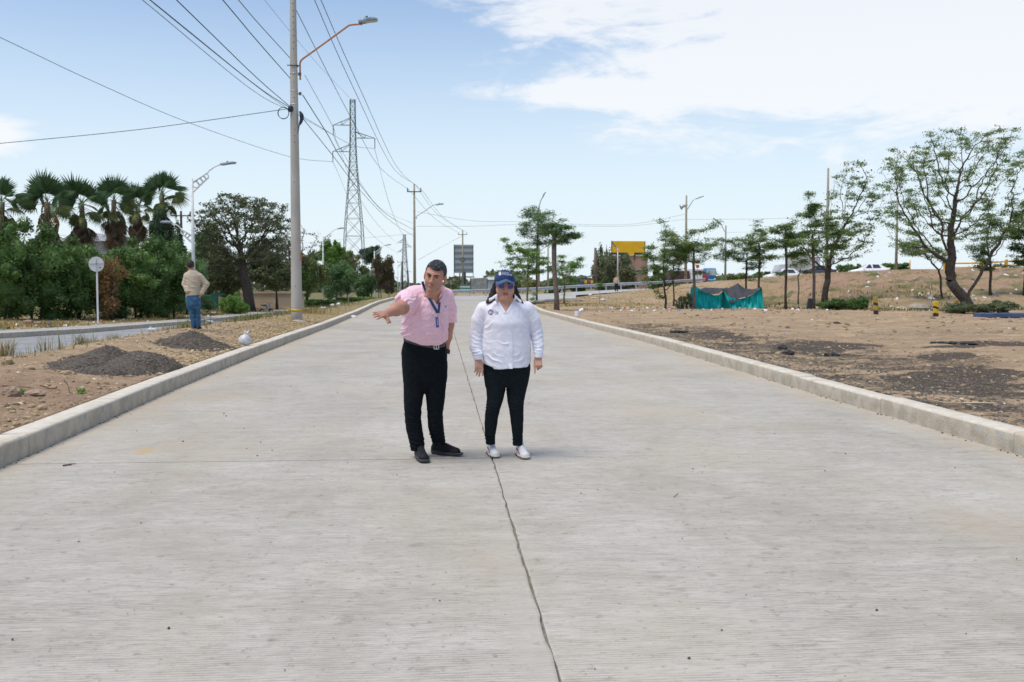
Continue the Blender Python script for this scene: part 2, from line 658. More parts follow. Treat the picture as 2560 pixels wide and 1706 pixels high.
ny, nx = GX.shape
idx = np.arange(nx * ny).reshape(ny, nx)
quads = np.stack([idx[:-1, :-1], idx[:-1, 1:], idx[1:, 1:], idx[1:, :-1]], -1).reshape(-1, 4)
me = mk_mesh('ground', np.stack([GX, GY, GZ], -1).reshape(-1, 3), [quads], gm, smooth=True)
ca = me.color_attributes.new('cover', 'FLOAT_COLOR', 'POINT')
ca.data.foreach_set('color', np.stack([dark, green, dry, earth], -1).astype(np.float32).ravel())
link('ground', me, kind='structure')

# ------------------------------------------------------------------ new concrete road
cm = bpy.data.materials.new('brushed_concrete')
cm.use_nodes = True
t = NT(cm.node_tree)
P = t.n('ShaderNodeTexCoord').outputs['Object']
oi = t.n('ShaderNodeObjectInfo')
jit = t.n('ShaderNodeCombineXYZ', i_0=t.m('MULTIPLY', oi.outputs['Random'], 31.0), i_1=t.m('MULTIPLY', oi.outputs['Random'], 17.0), i_2=0.0)
Pj = t.vm('ADD', P, jit.outputs[0])
ln1 = t.noise(t.scalev(Pj, 3.2, 40, 1), 1.0, 4, .75)
ln2 = t.noise(t.scalev(Pj, 9, 75, 1), 1.0, 3, .8)
ln3 = t.noise(t.scalev(P, .35, 3.2, 1), 1.3, 4, .6)
cloudn = t.noise(P, .55, 5, .6, .3)
tine = t.m('SINE', t.m('ADD', t.m('MULTIPLY', t.n('ShaderNodeSeparateXYZ', i_0=P).outputs[1], 6.2832 / .024), t.m('MULTIPLY', t.noise(t.scalev(Pj, 1.2, 3.0, 1), 1.0, 3), 4.0)))
tine = t.m('MULTIPLY', t.ramp(tine, .25, .95), t.ramp(t.noise(t.scalev(Pj, 4, 9, 1), 1.0, 4, .7), .38, .62))
spot = t.noise(P, 16, 4, .75)
grit = t.noise(P, 150, 2, .7)
c = t.mix(t.ramp(cloudn, .3, .72), c4((.53, .495, .435)), c4((.42, .385, .325)))
c = t.mix(t.m('MULTIPLY', t.ramp(ln3, .4, .7), .45), c, c4((.57, .535, .47)))
wornf = t.ramp(t.noise(P, .8, 4, .6), .35, .65)
c = t.mix(t.m('MULTIPLY', t.ramp(ln1, .5, .70), t.m('ADD', .18, t.m('MULTIPLY', wornf, .55))), c, c4((.20, .178, .145)))
c = t.mix(t.m('MULTIPLY', t.ramp(ln2, .50, .66), .5), c, c4((.21, .20, .18)))
c = t.mix(t.m('MULTIPLY', t.ramp(ln2, .45, .25), .50), c, c4((.68, .645, .575)))
c = t.mix(t.m('MULTIPLY', tine, .72), c, c4((.21, .19, .16)))
stn = t.noise(t.scalev(P, .8, .45, 1), 1.0, 5, .65, .6)
c = t.mix(t.m('MULTIPLY', t.ramp(stn, .47, .68), .5), c, c4((.33, .295, .24)))
blot = t.noise(P, 5.5, 3, .6)
c = t.mix(t.m('MULTIPLY', t.m('MULTIPLY', t.ramp(blot, .60, .70), t.ramp(stn, .42, .60)), .55), c, c4((.25, .215, .165)))
c = t.mix(t.m('MULTIPLY', t.ramp(spot, .57, .70), .75), c, c4((.20, .175, .145)))
c = t.mix(t.m('MULTIPLY', t.ramp(grit, .3, .75), .20), c, c4((.24, .23, .21)))
tan = t.noise(t.scalev(P, .6, .3, 1), .9, 4, .6)
c = t.mix(t.m('MULTIPLY', t.ramp(tan, .46, .72), .62), c, c4((.42, .355, .265)))
# dust washed against both kerbs, then the smooth trowelled strip beside the long joint
sxyz = t.n('ShaderNodeSeparateXYZ', i_0=P)
edge_d = t.m('ABSOLUTE', t.m('SUBTRACT', sxyz.outputs[0], .78))
dustf = t.m('MULTIPLY', t.ramp(t.m('ADD', edge_d, t.m('MULTIPLY', t.m('SUBTRACT', t.noise(t.scalev(P, 1, .35, 1), 1.4, 4, .6), .5), 1.6)), 3.7, 4.7), .5)
c = t.mix(dustf, c, c4((.46, .385, .28)))
jd = t.m('ABSOLUTE', t.m('SUBTRACT', sxyz.outputs[0], t.m('ADD', .375, t.m('MULTIPLY', t.m('SUBTRACT', t.noise(P, 2.2, 2), .5), .05))))
c = t.mix(t.m('MULTIPLY', t.m('MULTIPLY', t.ramp(jd, .085, .055), t.ramp(sxyz.outputs[1], 6.5, 4.2)), .45), c, c4((.44, .405, .35)))
# rusty stain by the left kerb
sv = t.vm('DISTANCE', t.vm('ADD', t.scalev(P, 1.7, .75, 1), t.scalev(t.n('ShaderNodeTexNoise', i_0=P, i_Scale=2.5).outputs[1], .22, .22, 0)), (-4.40, 7.0, 0))
c = t.mix(t.m('MULTIPLY', t.ramp(sv.node.outputs[1], .20, .07), .7), c, c4((.50, .33, .14)))
b = t.n('ShaderNodeBsdfPrincipled', i_Base_Color=c, i_Roughness=.86)
b.inputs['Specular IOR Level'].default_value = .25
bn = t.n('ShaderNodeBump', i_Strength=.65, i_Distance=.012)
t.set(bn, 'Height', t.m('ADD', t.m('ADD', t.m('MULTIPLY', ln1, .5), t.m('MULTIPLY', ln2, .5)), t.m('MULTIPLY', grit, .15)))
t.set(b, 'Normal', bn)
t.n('ShaderNodeOutputMaterial', i_0=b)

joint_m = mat('joint_dirt', (.15, .135, .115), (.27, .24, .20), scale=14, rough=.95)
asph = mat('worn_asphalt', (.30, .30, .295), (.235, .235, .23), scale=.6, rough=.9, bump=.3, bscale=60, col3=(.36, .355, .345), scale3=2.5)

road = link('concrete_road', None, kind='structure')
rb = MB()                                                 # joint bed under the slabs
ys = np.linspace(-24, 83, 60)
rb.grid(np.stack([np.stack([XL(ys), ys, ZR(ys) - .02], -1), np.stack([XR(ys), ys, ZR(ys) - .02], -1)], 0)[::-1])
rb.obj('joint_bed', joint_m, road)
rng = np.random.default_rng(3)
SL = 5.32
y0s = [8.6 + SL * k for k in range(-3, 14)]
for y0 in y0s:
    for lane in (0, 1):
        ya, yb = y0 + .008, y0 + SL - .008
        n = 60
        yy = np.linspace(ya, yb, n)
        wob = .010 * fbm(yy * 3.3, yy * 0 + lane, 61) + .009 * fbm(yy * 13, yy * 0, 62)
        jx = np.interp(yy, [0, 8.5, 43, 90], [.455, .47, .55, .6])
        if lane == 0:
            xa, xb = XL(yy) - .02, jx - .006 + wob
        else:
            xa, xb = jx + .006 + wob * .6, XR(yy) + .02
        z = ZR(yy) + (rng.random() - .5) * .004
        e = .010
        rows = []
        for xx, zz in ((xa, z - .05), (xa, z - .003), (xa + e, z), (xb - e, z), (xb, z - .003), (xb, z - .05)):
            rows.append(np.stack([xx, yy, zz], -1))
        G = np.stack(rows, 1)
        # bevel the transverse edges too
        G[0, :, 2] -= .003
        G[-1, :, 2] -= .003
        G2 = np.concatenate([G[:1] - [0, 0, .04], G[:1], G[1:2] * 0 + G[:1] + [0, .010, .003], G[1:-1], G[-1:] + [0, -.010, .003], G[-1:], G[-1:] - [0, 0, .04]], 0)
        m_ = MB()
        m_.grid(G2[:, ::-1])
        m_.obj('concrete_slab', cm, road)

# end of the road: it bends right and meets the older cross street
P0 = np.array([[*(pp(u, 714, d)[:2]), z] for u, d, z in
               [(1085, 103, .35), (1200, 106, .38), (1337, 109, .50), (1450, 112, .80), (1541, 114, 1.0), (1640, 116, 1.15), (1700, 118, 1.35), (1765, 121, 1.6), (1900, 128, 1.9)]])
P1 = np.array([[*(pp(u, 714, d)[:2]), z] for u, d, z in
               [(1010, 83.1, .275), (1150, 83.1, .275), (1330, 83, .30), (1440, 92, .585), (1541, 97.5, .80), (1640, 100, 1.10), (1693, 101, 1.50), (1789, 104, 1.75), (1900, 106, 2.0)]])
P1[0, 0], P1[1, 0], P1[2, 0] = -3.72, 6.2, 11.6


def dens_(Pts, n):
    s = np.linspace(0, 1, len(Pts))
    q = np.linspace(0, 1, n)
    return np.stack([np.interp(q, s, Pts[:, i]) for i in range(3)], -1)


A, B = dens_(P0, 60), dens_(P1, 60)
rows = [B + (A - B) * f + [0, 0, .012] for f in np.linspace(0, 1, 10)]
st = MB()
st.grid(np.stack(rows, 0)[:, ::-1][::-1, ::-1])
st.obj('road', mat('far_concrete', (.43, .42, .40), (.36, .35, .33), scale=.5, rough=.9, col3=(.30, .29, .27), scale3=1.2), kind='structure')
lf_ = MB()                                                # little apron that closes the left side of the bend
yy = np.linspace(83.1, 104, 12)
lf_.grid(np.stack([np.stack([XL(yy), yy, ZR(yy) + .008], -1), np.stack([yy * 0 + 7, yy, ZR(yy) + .008], -1)], 0)[::-1])
lf_.obj('road', MATS['far_concrete'], kind='structure')

# ------------------------------------------------------------------ older road on the left with its pavement
yy = np.concatenate([np.linspace(-25, 60, 50), np.linspace(63, 300, 40)])
lr = MB()
lr.grid(np.stack([np.stack([LN(yy), yy, ZL(yy)], -1), np.stack([LF(yy), yy, ZL(yy)], -1)], 0))
lr.obj('road', asph, kind='structure')
ln_ = MB()
yk = np.linspace(4, 60, 40)
ln_.grid(np.stack([np.stack([LN(yk) + o, yk, ZL(yk) + h], -1) for o, h in ((0.02, -.06), (0.02, .05), (-.13, .05), (-.14, -.06))], 0))
ln_.obj('edge_kerb', mat('limewashed_kerb', (.55, .54, .51), (.38, .35, .31), scale=3, rough=.9), kind='structure')
sw = MB()
sw.grid(np.stack([np.stack([LF(yy) - o, yy, ZL(yy) + h], -1) for o, h in ((.16, .19), (1.5, .2), (1.5, -.1))], 0))
sw.obj('pavement', mat('old_pavement', (.40, .385, .36), (.31, .295, .27), scale=1.5, rough=.92, bump=.2), kind='structure')

# ------------------------------------------------------------------ kerbs made of blocks
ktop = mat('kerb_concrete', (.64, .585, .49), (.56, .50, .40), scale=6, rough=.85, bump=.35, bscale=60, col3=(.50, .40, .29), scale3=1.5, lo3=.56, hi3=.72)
kside = mat('kerb_side_dirt_shade', (.53, .46, .355), (.40, .345, .265), scale=5, rough=.9, bump=.5, bscale=45, col3=(.44, .425, .39), scale3=9, lo3=.5, hi3=.68)  # upright faces darker than the tops: dirt plus overhead-light shade put into the colour


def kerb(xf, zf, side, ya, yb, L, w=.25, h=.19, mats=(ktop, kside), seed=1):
    root = link('kerb', None, kind='structure')
    rng = np.random.default_rng(seed)
    y = ya
    while y < yb:
        n = 5
        yy = np.linspace(y + .003, y + L - .003, n)
        x = xf(yy) + rng.normal() * .004
        z = zf(yy) + rng.normal() * .003
        prof = [(0, -.08), (0.004, h * .5), (.008, h - .022), (.014, h - .008), (.028, h), (w - .01, h + .002), (w, h - .01), (w, h - .14)]
        rows = [np.stack([x + side * o, yy, z + hh + .0015 * rng.normal(size=n)], -1) for o, hh in prof]
        G = np.stack(rows, 1)
        m_ = MB()
        GG = G if side < 0 else G[:, ::-1]
        m_.grid(GG)
        nq = len(prof) - 1
        for gi, fl in ((0, True), (n - 1, False)):
            ring = G[gi]
            c_ = ring.mean(0)
            V_ = np.vstack([ring, c_])
            T = [(i, i + 1, len(ring)) for i in range(len(ring) - 1)] + [(len(ring) - 1, 0, len(ring))]
            if fl != (side < 0):
                T = [q[::-1] for q in T]
            m_.add(V_, [], T)
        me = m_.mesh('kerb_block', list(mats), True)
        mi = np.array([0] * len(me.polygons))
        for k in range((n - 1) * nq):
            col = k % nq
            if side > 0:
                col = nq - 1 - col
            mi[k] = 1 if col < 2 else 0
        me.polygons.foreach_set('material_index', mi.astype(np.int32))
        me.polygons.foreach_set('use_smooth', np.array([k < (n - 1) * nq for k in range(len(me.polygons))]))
        link('kerb_block', me, root)
        y += L
    return root


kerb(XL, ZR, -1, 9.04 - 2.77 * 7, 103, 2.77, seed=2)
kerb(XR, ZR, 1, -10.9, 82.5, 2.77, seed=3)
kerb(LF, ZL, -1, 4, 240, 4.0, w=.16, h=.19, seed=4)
# ------------------------------------------------------------------ vegetation
bark = mat('bark', (.095, .075, .06), (.05, .04, .033), scale=9, rough=.95, bump=.6)
bark_g = mat('green_bark', (.22, .20, .09), (.14, .12, .06), scale=6, rough=.9, bump=.4)
bark_p = mat('pale_bark', (.20, .155, .125), (.12, .09, .075), scale=7, rough=.95, bump=.6)
LEAF = {
    'mid': mat('leaf_mid', (.24, .33, .13), (.16, .24, .09), scale=1.2, rough=.6, translucent=.45, island=.35),
    'fresh': mat('leaf_fresh', (.22, .36, .09), (.15, .27, .07), scale=1.0, rough=.55, translucent=.45, island=.3),
    'dark': mat('leaf_dark', (.17, .27, .12), (.115, .20, .085), scale=.8, rough=.55, translucent=.35, island=.45),
    'mango': mat('leaf_mango', (.13, .20, .06), (.21, .21, .08), scale=.35, rough=.55, translucent=.2, island=.4, lo=.4, hi=.6),
    'dull': mat('leaf_dull', (.16, .185, .10), (.115, .14, .075), scale=.9, rough=.7, translucent=.25, island=.35),
    'dry': mat('leaf_dry', (.36, .22, .11), (.25, .15, .08), scale=1.5, rough=.8, translucent=.3, island=.3),
    'rust': mat('leaf_rust', (.17, .12, .09), (.11, .105, .05), scale=.5, rough=.8, translucent=.25, island=.35),
    'hedge': mat('leaf_hedge', (.13, .225, .06), (.065, .125, .035), scale=.45, rough=.55, translucent=.25, island=.45, lo=.4, hi=.6),
    'conifer': mat('leaf_conifer', (.045, .09, .05), (.06, .11, .05), scale=.9, rough=.6, translucent=.15, island=.35),
}


def unit(a):
    return a / (np.linalg.norm(a, axis=-1, keepdims=True) + 1e-9)


def leaves_mesh(name, C, size, rng, m, flat=.35, droop=0.0, aspect=.5, jitter=.5):
    """one rhombus per leaf around the points C"""
    n = len(C)
    nrm = unit(rng.normal(size=(n, 3)) * [1, 1, 1] + [0, 0, flat * 3])
    d = unit(np.cross(nrm, unit(rng.normal(size=(n, 3)))))
    d = unit(d + [0, 0, -droop])
    s_ = unit(np.cross(nrm, d))
    L = size * (1 - jitter / 2 + jitter * rng.random((n, 1)))
    w_ = L * aspect
    V = np.stack([C - d * L * .5, C + s_ * w_ * .5 + nrm * L * .08, C + d * L * .5, C - s_ * w_ * .5 + nrm * L * .08], 1).reshape(-1, 3)
    Q = np.arange(4 * n).reshape(n, 4)
    return mk_mesh(name, V, [Q], m)


def in_blobs(blobs, n, rng, shell=0.0):
    """blobs: list of (centre, radii, weight)"""
    w_ = np.array([b[2] for b in blobs], float)
    w_ /= w_.sum()
    which = rng.choice(len(blobs), n, p=w_)
    c_ = np.array([b[0] for b in blobs])[which]
    r_ = np.array([b[1] for b in blobs])[which]
    d = unit(rng.normal(size=(n, 3)))
    rr = rng.random((n, 1)) ** (1 / 3)
    if shell:
        rr = 1 - shell * rng.random((n, 1)) ** 1.5
    return c_ + d * rr * r_


def grow(trunk, blobs, n_attr, step, rng, iters=60, infl=None, kill=None, wobble=.25, up=.05):
    """space colonisation: returns node positions and parents"""
    nodes = [np.array(p, float) for p in trunk]
    par = [-1] + list(range(len(trunk) - 1))
    A = in_blobs(blobs, n_attr, rng)
    infl = infl or 1e9
    kill = kill or step * 1.6
    N = np.array(nodes)
    D = np.linalg.norm(A[:, None] - N[None], axis=2)
    # only grow from the upper part of the trunk
    near = D.argmin(1)
    dist = D.min(1)
    for _ in range(iters):
        if len(A) == 0:
            break
        act = dist < infl
        if not act.any():
            break
        u = np.unique(near[act])
        new, newp = [], []
        for k in u:
            sel = act & (near == k)
            v = unit(A[sel] - N[k]).sum(0)
            v = v / (np.linalg.norm(v) + 1e-9) + rng.normal(size=3) * wobble + [0, 0, up]
            v /= np.linalg.norm(v) + 1e-9
            new.append(N[k] + v * step)
            newp.append(k)
        base = len(N)
        new = np.array(new)
        N = np.vstack([N, new])
        par += newp
        Dn = np.linalg.norm(A[:, None] - new[None], axis=2)
        mn = Dn.min(1)
        better = mn < dist
        near = np.where(better, base + Dn.argmin(1), near)
        dist = np.where(better, mn, dist)
        keep = dist > kill
        A, near, dist = A[keep], near[keep], dist[keep]
    return N, np.array(par)


def limb_mesh(name, N, par, r_base, r_tip, m, expo=2.3, sides=5, ntrunk=0, flare=1.3):
    n = len(N)
    rad = np.zeros(n)
    kids = np.zeros(n, int)
    for i in range(n - 1, 0, -1):
        if kids[i] == 0:
            rad[i] = r_tip ** expo
        if par[i] >= 0:
            rad[par[i]] += rad[i]
            kids[par[i]] += 1
    rad[0] = max(rad[0], r_tip ** expo)
    rad = rad ** (1 / expo)
    rad *= np.where(rad > r_tip * 1.001, 1, 1)
    k = math.log(r_base / r_tip) / math.log(max(rad[0] / r_tip, 1.01))
    rad = r_tip * (rad / r_tip) ** k
    mb = MB()
    if ntrunk > 1:
        tr = rad[:ntrunk].copy()
        tr[0] *= flare
        mb.tube(N[:ntrunk], tr, sides=9)
    i = np.arange(max(ntrunk, 1), n)
    a, b = N[par[i]], N[i]
    ra, rb = rad[par[i]], rad[i]
    ra = np.minimum(ra, rb * 1.35)
    d = unit(b - a)
    ref = np.where(np.abs(d[:, 2:3]) < .9, [[0, 0, 1.0]], [[1.0, 0, 0]])
    x_ = unit(np.cross(d, ref))
    y_ = np.cross(d, x_)
    V = []
    for pt, rr in ((a, ra), (b + d * rb[:, None] * .4, rb)):
        for q in range(sides):
            th = 2 * math.pi * q / sides
            V.append(pt + rr[:, None] * (math.cos(th) * x_ + math.sin(th) * y_))
    V = np.stack(V, 1)                                    # (m, 2*sides, 3)
    m_ = len(i)
    Q = np.array([[q, q + sides, (q + 1) % sides + sides, (q + 1) % sides] for q in range(sides)])
    Q = (Q[None] + (np.arange(m_) * 2 * sides)[:, None, None]).reshape(-1, 4)
    mb.add(V.reshape(-1, 3), Q)
    return mb.mesh(name, m, True), rad, kids


def tree(label, base, trunk, blobs, n_attr=160, step=.3, r_base=.15, r_tip=.012, leaf='mid', n_leaf=3000, size=.16,
         spread=.3, seed=1, bk=None, name='tree', group=None, cat='tree', inner=.0, kill=None, wobble=.25, flat=.35, droop=.1,
         aspect=.5, twigs=None, extra=None, leaf_zone=None, flare=1.35, n_fill=0):
    """trunk and blobs are given relative to the base"""
    rng = np.random.default_rng(seed)
    root = thing(name, label, cat, base, group=group)
    N, par = grow(trunk, blobs, n_attr, step, rng, kill=kill, wobble=wobble)
    me, rad, kids = limb_mesh('trunk', N, par, r_base, r_tip, bk or bark, ntrunk=len(trunk), flare=flare)
    link('trunk', me, root)
    tips = N[(rad < r_tip * 2.1) & (np.arange(len(N)) >= len(trunk))]
    if leaf_zone is not None:
        tips = tips[[leaf_zone(p) for p in tips]]
    if len(tips) and n_leaf:
        # leaves sit in clusters on the thin twigs, some twigs stay bare
        w_ = rng.random(len(tips)) ** 1.5 + .05
        w_[rng.random(len(tips)) < inner] = 0
        which = rng.choice(len(tips), n_leaf, p=w_ / w_.sum())
        C = tips[which] + rng.normal(size=(n_leaf, 3)) * spread * [1, 1, .38]
        if n_fill:
            C = np.vstack([C, in_blobs(blobs, n_fill, rng, .5)])
        link('crown', leaves_mesh('crown', C, size, rng, LEAF[leaf], flat=flat, droop=droop, aspect=aspect), root)
    if extra:
        link('dead_leaves', leaves_mesh('dead_leaves', tips[rng.choice(len(tips), extra)] + rng.normal(size=(extra, 3)) * .2, .2, rng, LEAF['rust'], droop=.8), root)
    return root


def bush(label, base, blobs, n, size, leaf, seed=1, name='bush', cat='bush', group=None, core=.58, shell=.75, stems=3, lump=0.22, flat=.3, limb=None):
    """dense foliage: lumpy masses of leaves with a solid leafy inside, stems below"""
    rng = np.random.default_rng(seed)
    root = thing(name, label, cat, base, group=group)
    # split every blob into lobes so the outline is uneven
    lobes = []
    for c_, r_, w_ in blobs:
        c_, r_ = np.array(c_, float), np.array(r_, float)
        lobes.append((c_, r_ * .8, w_))
        for _ in range(16):
            d = unit(rng.normal(size=3) + [0, -.3, .25])
            f = .5 + .35 * rng.random()
            lobes.append((c_ + d * r_ * (f + .15), r_ * (.14 + lump * 1.1 * rng.random()), w_ * .25))
    vol = [(c_, r_, (r_[0] * r_[2])) for c_, r_, _ in lobes]
    C = in_blobs(vol, n, rng, shell)
    C = C[C[:, 2] > -.05]
    link('crown', leaves_mesh('crown', C, size, rng, LEAF[leaf], flat=flat, droop=.15), root)
    if core:
        mb = MB()
        for c_, r_, _ in vol:
            mb.ball(c_, np.array(r_) * core, 10, 7, jit=.18, rng=rng)
        mb.obj('inner_foliage', LEAF[leaf], root)
    mb = MB()
    zs = limb if limb else 0
    for k in range(stems):
        c_ = np.array(blobs[k % len(blobs)][0], float)
        p0 = np.array([c_[0] * .6 + rng.normal() * .1, c_[1] * .6, 0 if not zs else 0])
        mb.tube([p0, p0 * .5 + c_ * .5 + rng.normal(size=3) * .05, c_], [.07 + .05 * bool(zs), .05, .02], 6)
    mb.obj('stem', bark, root, smooth=True)
    return root


def B_(u, v, d):
    """base point on the ground seen at pixel u, at distance d"""
    p = pp(u, v, d)
    return (p[0], d, gz(p[0], d))


def rel(base, u, v, d):
    return pp(u, v, d) - np.array(base)


def px(d):
    return d / 2489.0


# ---- fan palms behind the hedge
frond_m = mat('palm_green', (.12, .195, .09), (.08, .14, .065), scale=2, rough=.5, translucent=.2, island=.25)
frond_y = mat('palm_yellowing', (.17, .19, .06), (.11, .14, .05), scale=3, rough=.6, translucent=.25, island=.3)
frond_o = mat('palm_orange', (.48, .26, .04), (.30, .16, .04), scale=3, rough=.6, translucent=.3)
frond_d = mat('palm_dead', (.22, .155, .10), (.12, .085, .06), scale=4, rough=.9, translucent=.1, island=.3)
ptrunk = mat('palm_trunk', (.17, .125, .09), (.09, .065, .05), scale=8, rough=.95, bump=.6)


def fan_mesh(name, m, R=1.05, petiole=1.0, nb=22, open_=105, droop=.35, seed=0, close=1.0):
    """a fan leaf pointing along +X, lying in the XY plane and folding down at the tips"""
    rng = np.random.default_rng(seed)
    mb = MB()
    mb.tube([[0, 0, 0], [petiole * .5, 0, .03], [petiole, 0, 0]], [.03, .022, .016], 5)
    h = np.array([petiole, 0, 0])
    angs = np.radians(np.linspace(-open_, open_, nb + 1))
    for i in range(nb):
        a0, a1 = angs[i], angs[i + 1]
        am = (a0 + a1) / 2
        r = R * (.85 + .25 * math.cos(am * .8)) * (.92 + .16 * rng.random())

        def P(a, rr, up):
            dz = -droop * (rr / R) ** 2 * R * .6 + up
            return h + np.array([math.cos(a) * rr * close, math.sin(a) * rr, dz])
        rm = r * .62
        V = [P(am, .03, 0), P(a0, rm * .6, .02), P(a0, rm, .03), P(am, rm, -.045), P(am, rm * .6, -.03), P(a1, rm * .6, .02), P(a1, rm, .03),
             P(am + .03 * rng.normal(), r, -.05 - droop * .15 * rng.random())]
        mb.add(V, [(1, 2, 3, 4), (4, 3, 6, 5)], [(0, 1, 4), (0, 4, 5), (2, 7, 3), (3, 7, 6)])
    return mb.mesh(name, m)


FAN = [fan_mesh('frond', frond_m, seed=1, droop=.12, petiole=.5, open_=82, R=1.15), fan_mesh('frond', frond_m, seed=2, droop=.4, open_=90),
       fan_mesh('yellow_frond', frond_y, seed=3, droop=.7), fan_mesh('dead_frond', frond_d, R=.95, seed=4, droop=1.5, open_=60, close=1.1),
       fan_mesh('orange_frond', frond_o, R=.9, seed=5, droop=1.0)]


def palm(label, u, vc, d, trunk_lean, seed, orange=0, sc=1.0, skirt=10):
    """vc: pixel row of the crown's heart"""
    rng = np.random.default_rng(seed)
    hp = pp(u, vc, d)
    bx, by = hp[0] - trunk_lean, d
    base = np.array([bx, by, gz(bx, by)])
    root = thing('palm_tree', label, 'palm tree', base, group='fan palms behind the hedge')
    top = hp - base
    k = np.linspace(0, 1, 9)
    pts = np.stack([top[0] * k ** 1.6, 0 * k, top[2] * k], -1)
    mb = MB()
    mb.tube(pts, np.interp(k, [0, .1, .7, 1], [.26, .19, .15, .17]), 9)
    mb.obj('trunk', ptrunk, root, smooth=True)
    n = 18
    for i in range(n):
        f = (i + .5) / n
        if i < 8:                                         # young fans stand up and show their broad side
            e_ = math.radians(97 + (1 if i % 2 else -1) * (4 + 6.5 * i) + rng.normal() * 7)
            dv = Vector((math.cos(e_), rng.normal() * .35, math.sin(e_))).normalized()
            nv = Vector((rng.normal() * .45, -1, rng.normal() * .3))
            nv = (nv - dv * nv.dot(dv)).normalized()
            R = Matrix((dv, nv.cross(dv), nv)).transposed()
            mi = 0
        else:
            elev = math.radians(28 - 9.5 * (i - 8) + rng.normal() * 8)
            azm = i * 2.39996 + rng.normal() * .15
            R = Matrix.Rotation(azm, 3, 'Z') @ Matrix.Rotation(-elev, 3, 'Y') @ Matrix.Rotation(rng.normal() * .5 + .6, 3, 'X')
            mi = 1 if i < 13 else 2
        if orange and i >= n - orange:
            mi = 4
        o = link(FAN[mi].name.split('.')[0], FAN[mi], root)
        o.location = Vector(top) + Vector((0, 0, .15 - .5 * f))
        s_ = .86 * sc * (1.0 + .15 * rng.normal() * .5) * (1.0 if f < .6 else .85)
        o.rotation_mode = 'QUATERNION'
        o.rotation_quaternion = (Matrix.Rotation(math.radians(-9), 3, 'Y') @ R).to_quaternion()
        o.scale = (s_, s_, s_)
    for i in range(skirt):
        azm = i * 2.39996 + .5
        elev = math.radians(-58 - 24 * rng.random())
        R = Matrix.Rotation(azm, 3, 'Z') @ Matrix.Rotation(-elev, 3, 'Y') @ Matrix.Rotation(rng.normal() * .3, 3, 'X')
        o = link('dead_frond', FAN[3], root)
        o.location = Vector(top) * .985 + Vector((0, 0, -.12 - .10 * i))
        o.rotation_mode = 'QUATERNION'
        o.rotation_quaternion = R.to_quaternion()
        o.scale = (sc, sc, sc)
    return root


palm('fan palm cut off by the left edge of the photo', 4, 505, 60, .1, 1, sc=1.0, skirt=14)
palm('fan palm with one orange leaf, second from the left edge', 118, 506, 62, .2, 2, orange=2, sc=1.12, skirt=16)
palm('fan palm third from the left, skirt leaning left', 203, 508, 67, -.3, 3, sc=1.12, skirt=9)
palm('fan palm behind the round sign, fourth from the left', 285, 500, 72, .3, 4, sc=1.12, skirt=14)
palm('small fan palm between two bigger ones, fifth from the left', 344, 512, 76, .2, 5, sc=.98, skirt=9)
palm('tallest fan palm nearest the street lamp, blown to the left', 407, 484, 84, 1.0, 6, sc=1.25, skirt=14)

# ---- the hedge of shrubs on the left: each mass is a shrub of its own
def hedge_shrub(label, u, d, wpx, vtop, seed, leaf='hedge', depth=2.0, n=9000, size=.17, vb=785):
    x = pp(u, 714, d)[0]
    base = (x, d, gz(x, d))
    h = 1.5 + (714 - vtop) * px(d) - base[2]
    wd = wpx * 1.25 * px(d) / 2
    blobs = [((0, 0, h * .30), (wd, depth, h * .36), 1), ((wd * .2, .2, h * .64), (wd * .8, depth * .85, h * .36), .8), ((-wd * .45, 0, h * .55), (wd * .55, depth * .8, h * .30), .5)]
    return bush(label, base, blobs, int(n * 1.5), size, leaf, seed=seed, name='shrub', cat='shrub', group='shrubs of the left hedge', lump=.2)


hedge_shrub('big green shrub at the left edge under the cut-off palm', 10, 52, 150, 560, 11)
hedge_shrub('green shrub between the first two palm trunks', 110, 54, 150, 578, 12)
hedge_shrub('green shrub left of the round sign pole', 190, 56, 130, 612, 13)
hedge_shrub('low part of the hedge just behind the round sign pole', 262, 59, 110, 640, 14, n=7000)
hedge_shrub('tall green shrub right of the brown dry shrub', 340, 60, 150, 596, 15, leaf='hedge', n=11000)
hedge_shrub('lush green shrub left of the man in the beige jacket', 415, 63, 130, 600, 16, n=9000)
hedge_shrub('dark bushy shrub behind the man in the beige jacket', 470, 72, 90, 632, 17, leaf='dark', n=6000)
x = pp(268, 714, 55.5)[0]
bush('dry brown shrub beside the round sign pole', (x, 55.5, gz(x, 55.5)), [((.0, 0, 1.2), (.8, .6, 1.4), 1), ((.3, 0, 2.6), (.9, .6, .9), 1)], 2600, .16, 'dry', seed=18, name='shrub', cat='shrub', core=0, shell=.8)
for k, (u, vt, wpx, lb) in enumerate([(400, 505, 40, 'dark conifer-like tree left of the street lamp'), (440, 560, 60, 'dark feathery tree just left of the lamp pole')]):
    d = 82
    x = pp(u, 714, d)[0]
    base = (x, d, gz(x, d))
    h = 1.5 + (714 - vt) * px(d) - base[2]
    wd = wpx * px(d) / 2
    bush(lb, base, [((0, 0, h * .4), (wd * 1.5, 1.5, h * .4), 1), ((0, 0, h * .72), (wd, 1.1, h * .27), 1)], 6000, .2, 'conifer', seed=30 + k, name='tree', cat='tree', core=.6, lump=.15)

# ---- big thorny tree with bare top
d = 86
b0 = B_(622, 714, d)


def RT(u, v, dy=0):
    return tuple(rel(b0, u, v, d + dy) + np.array([0, 0, 0]))


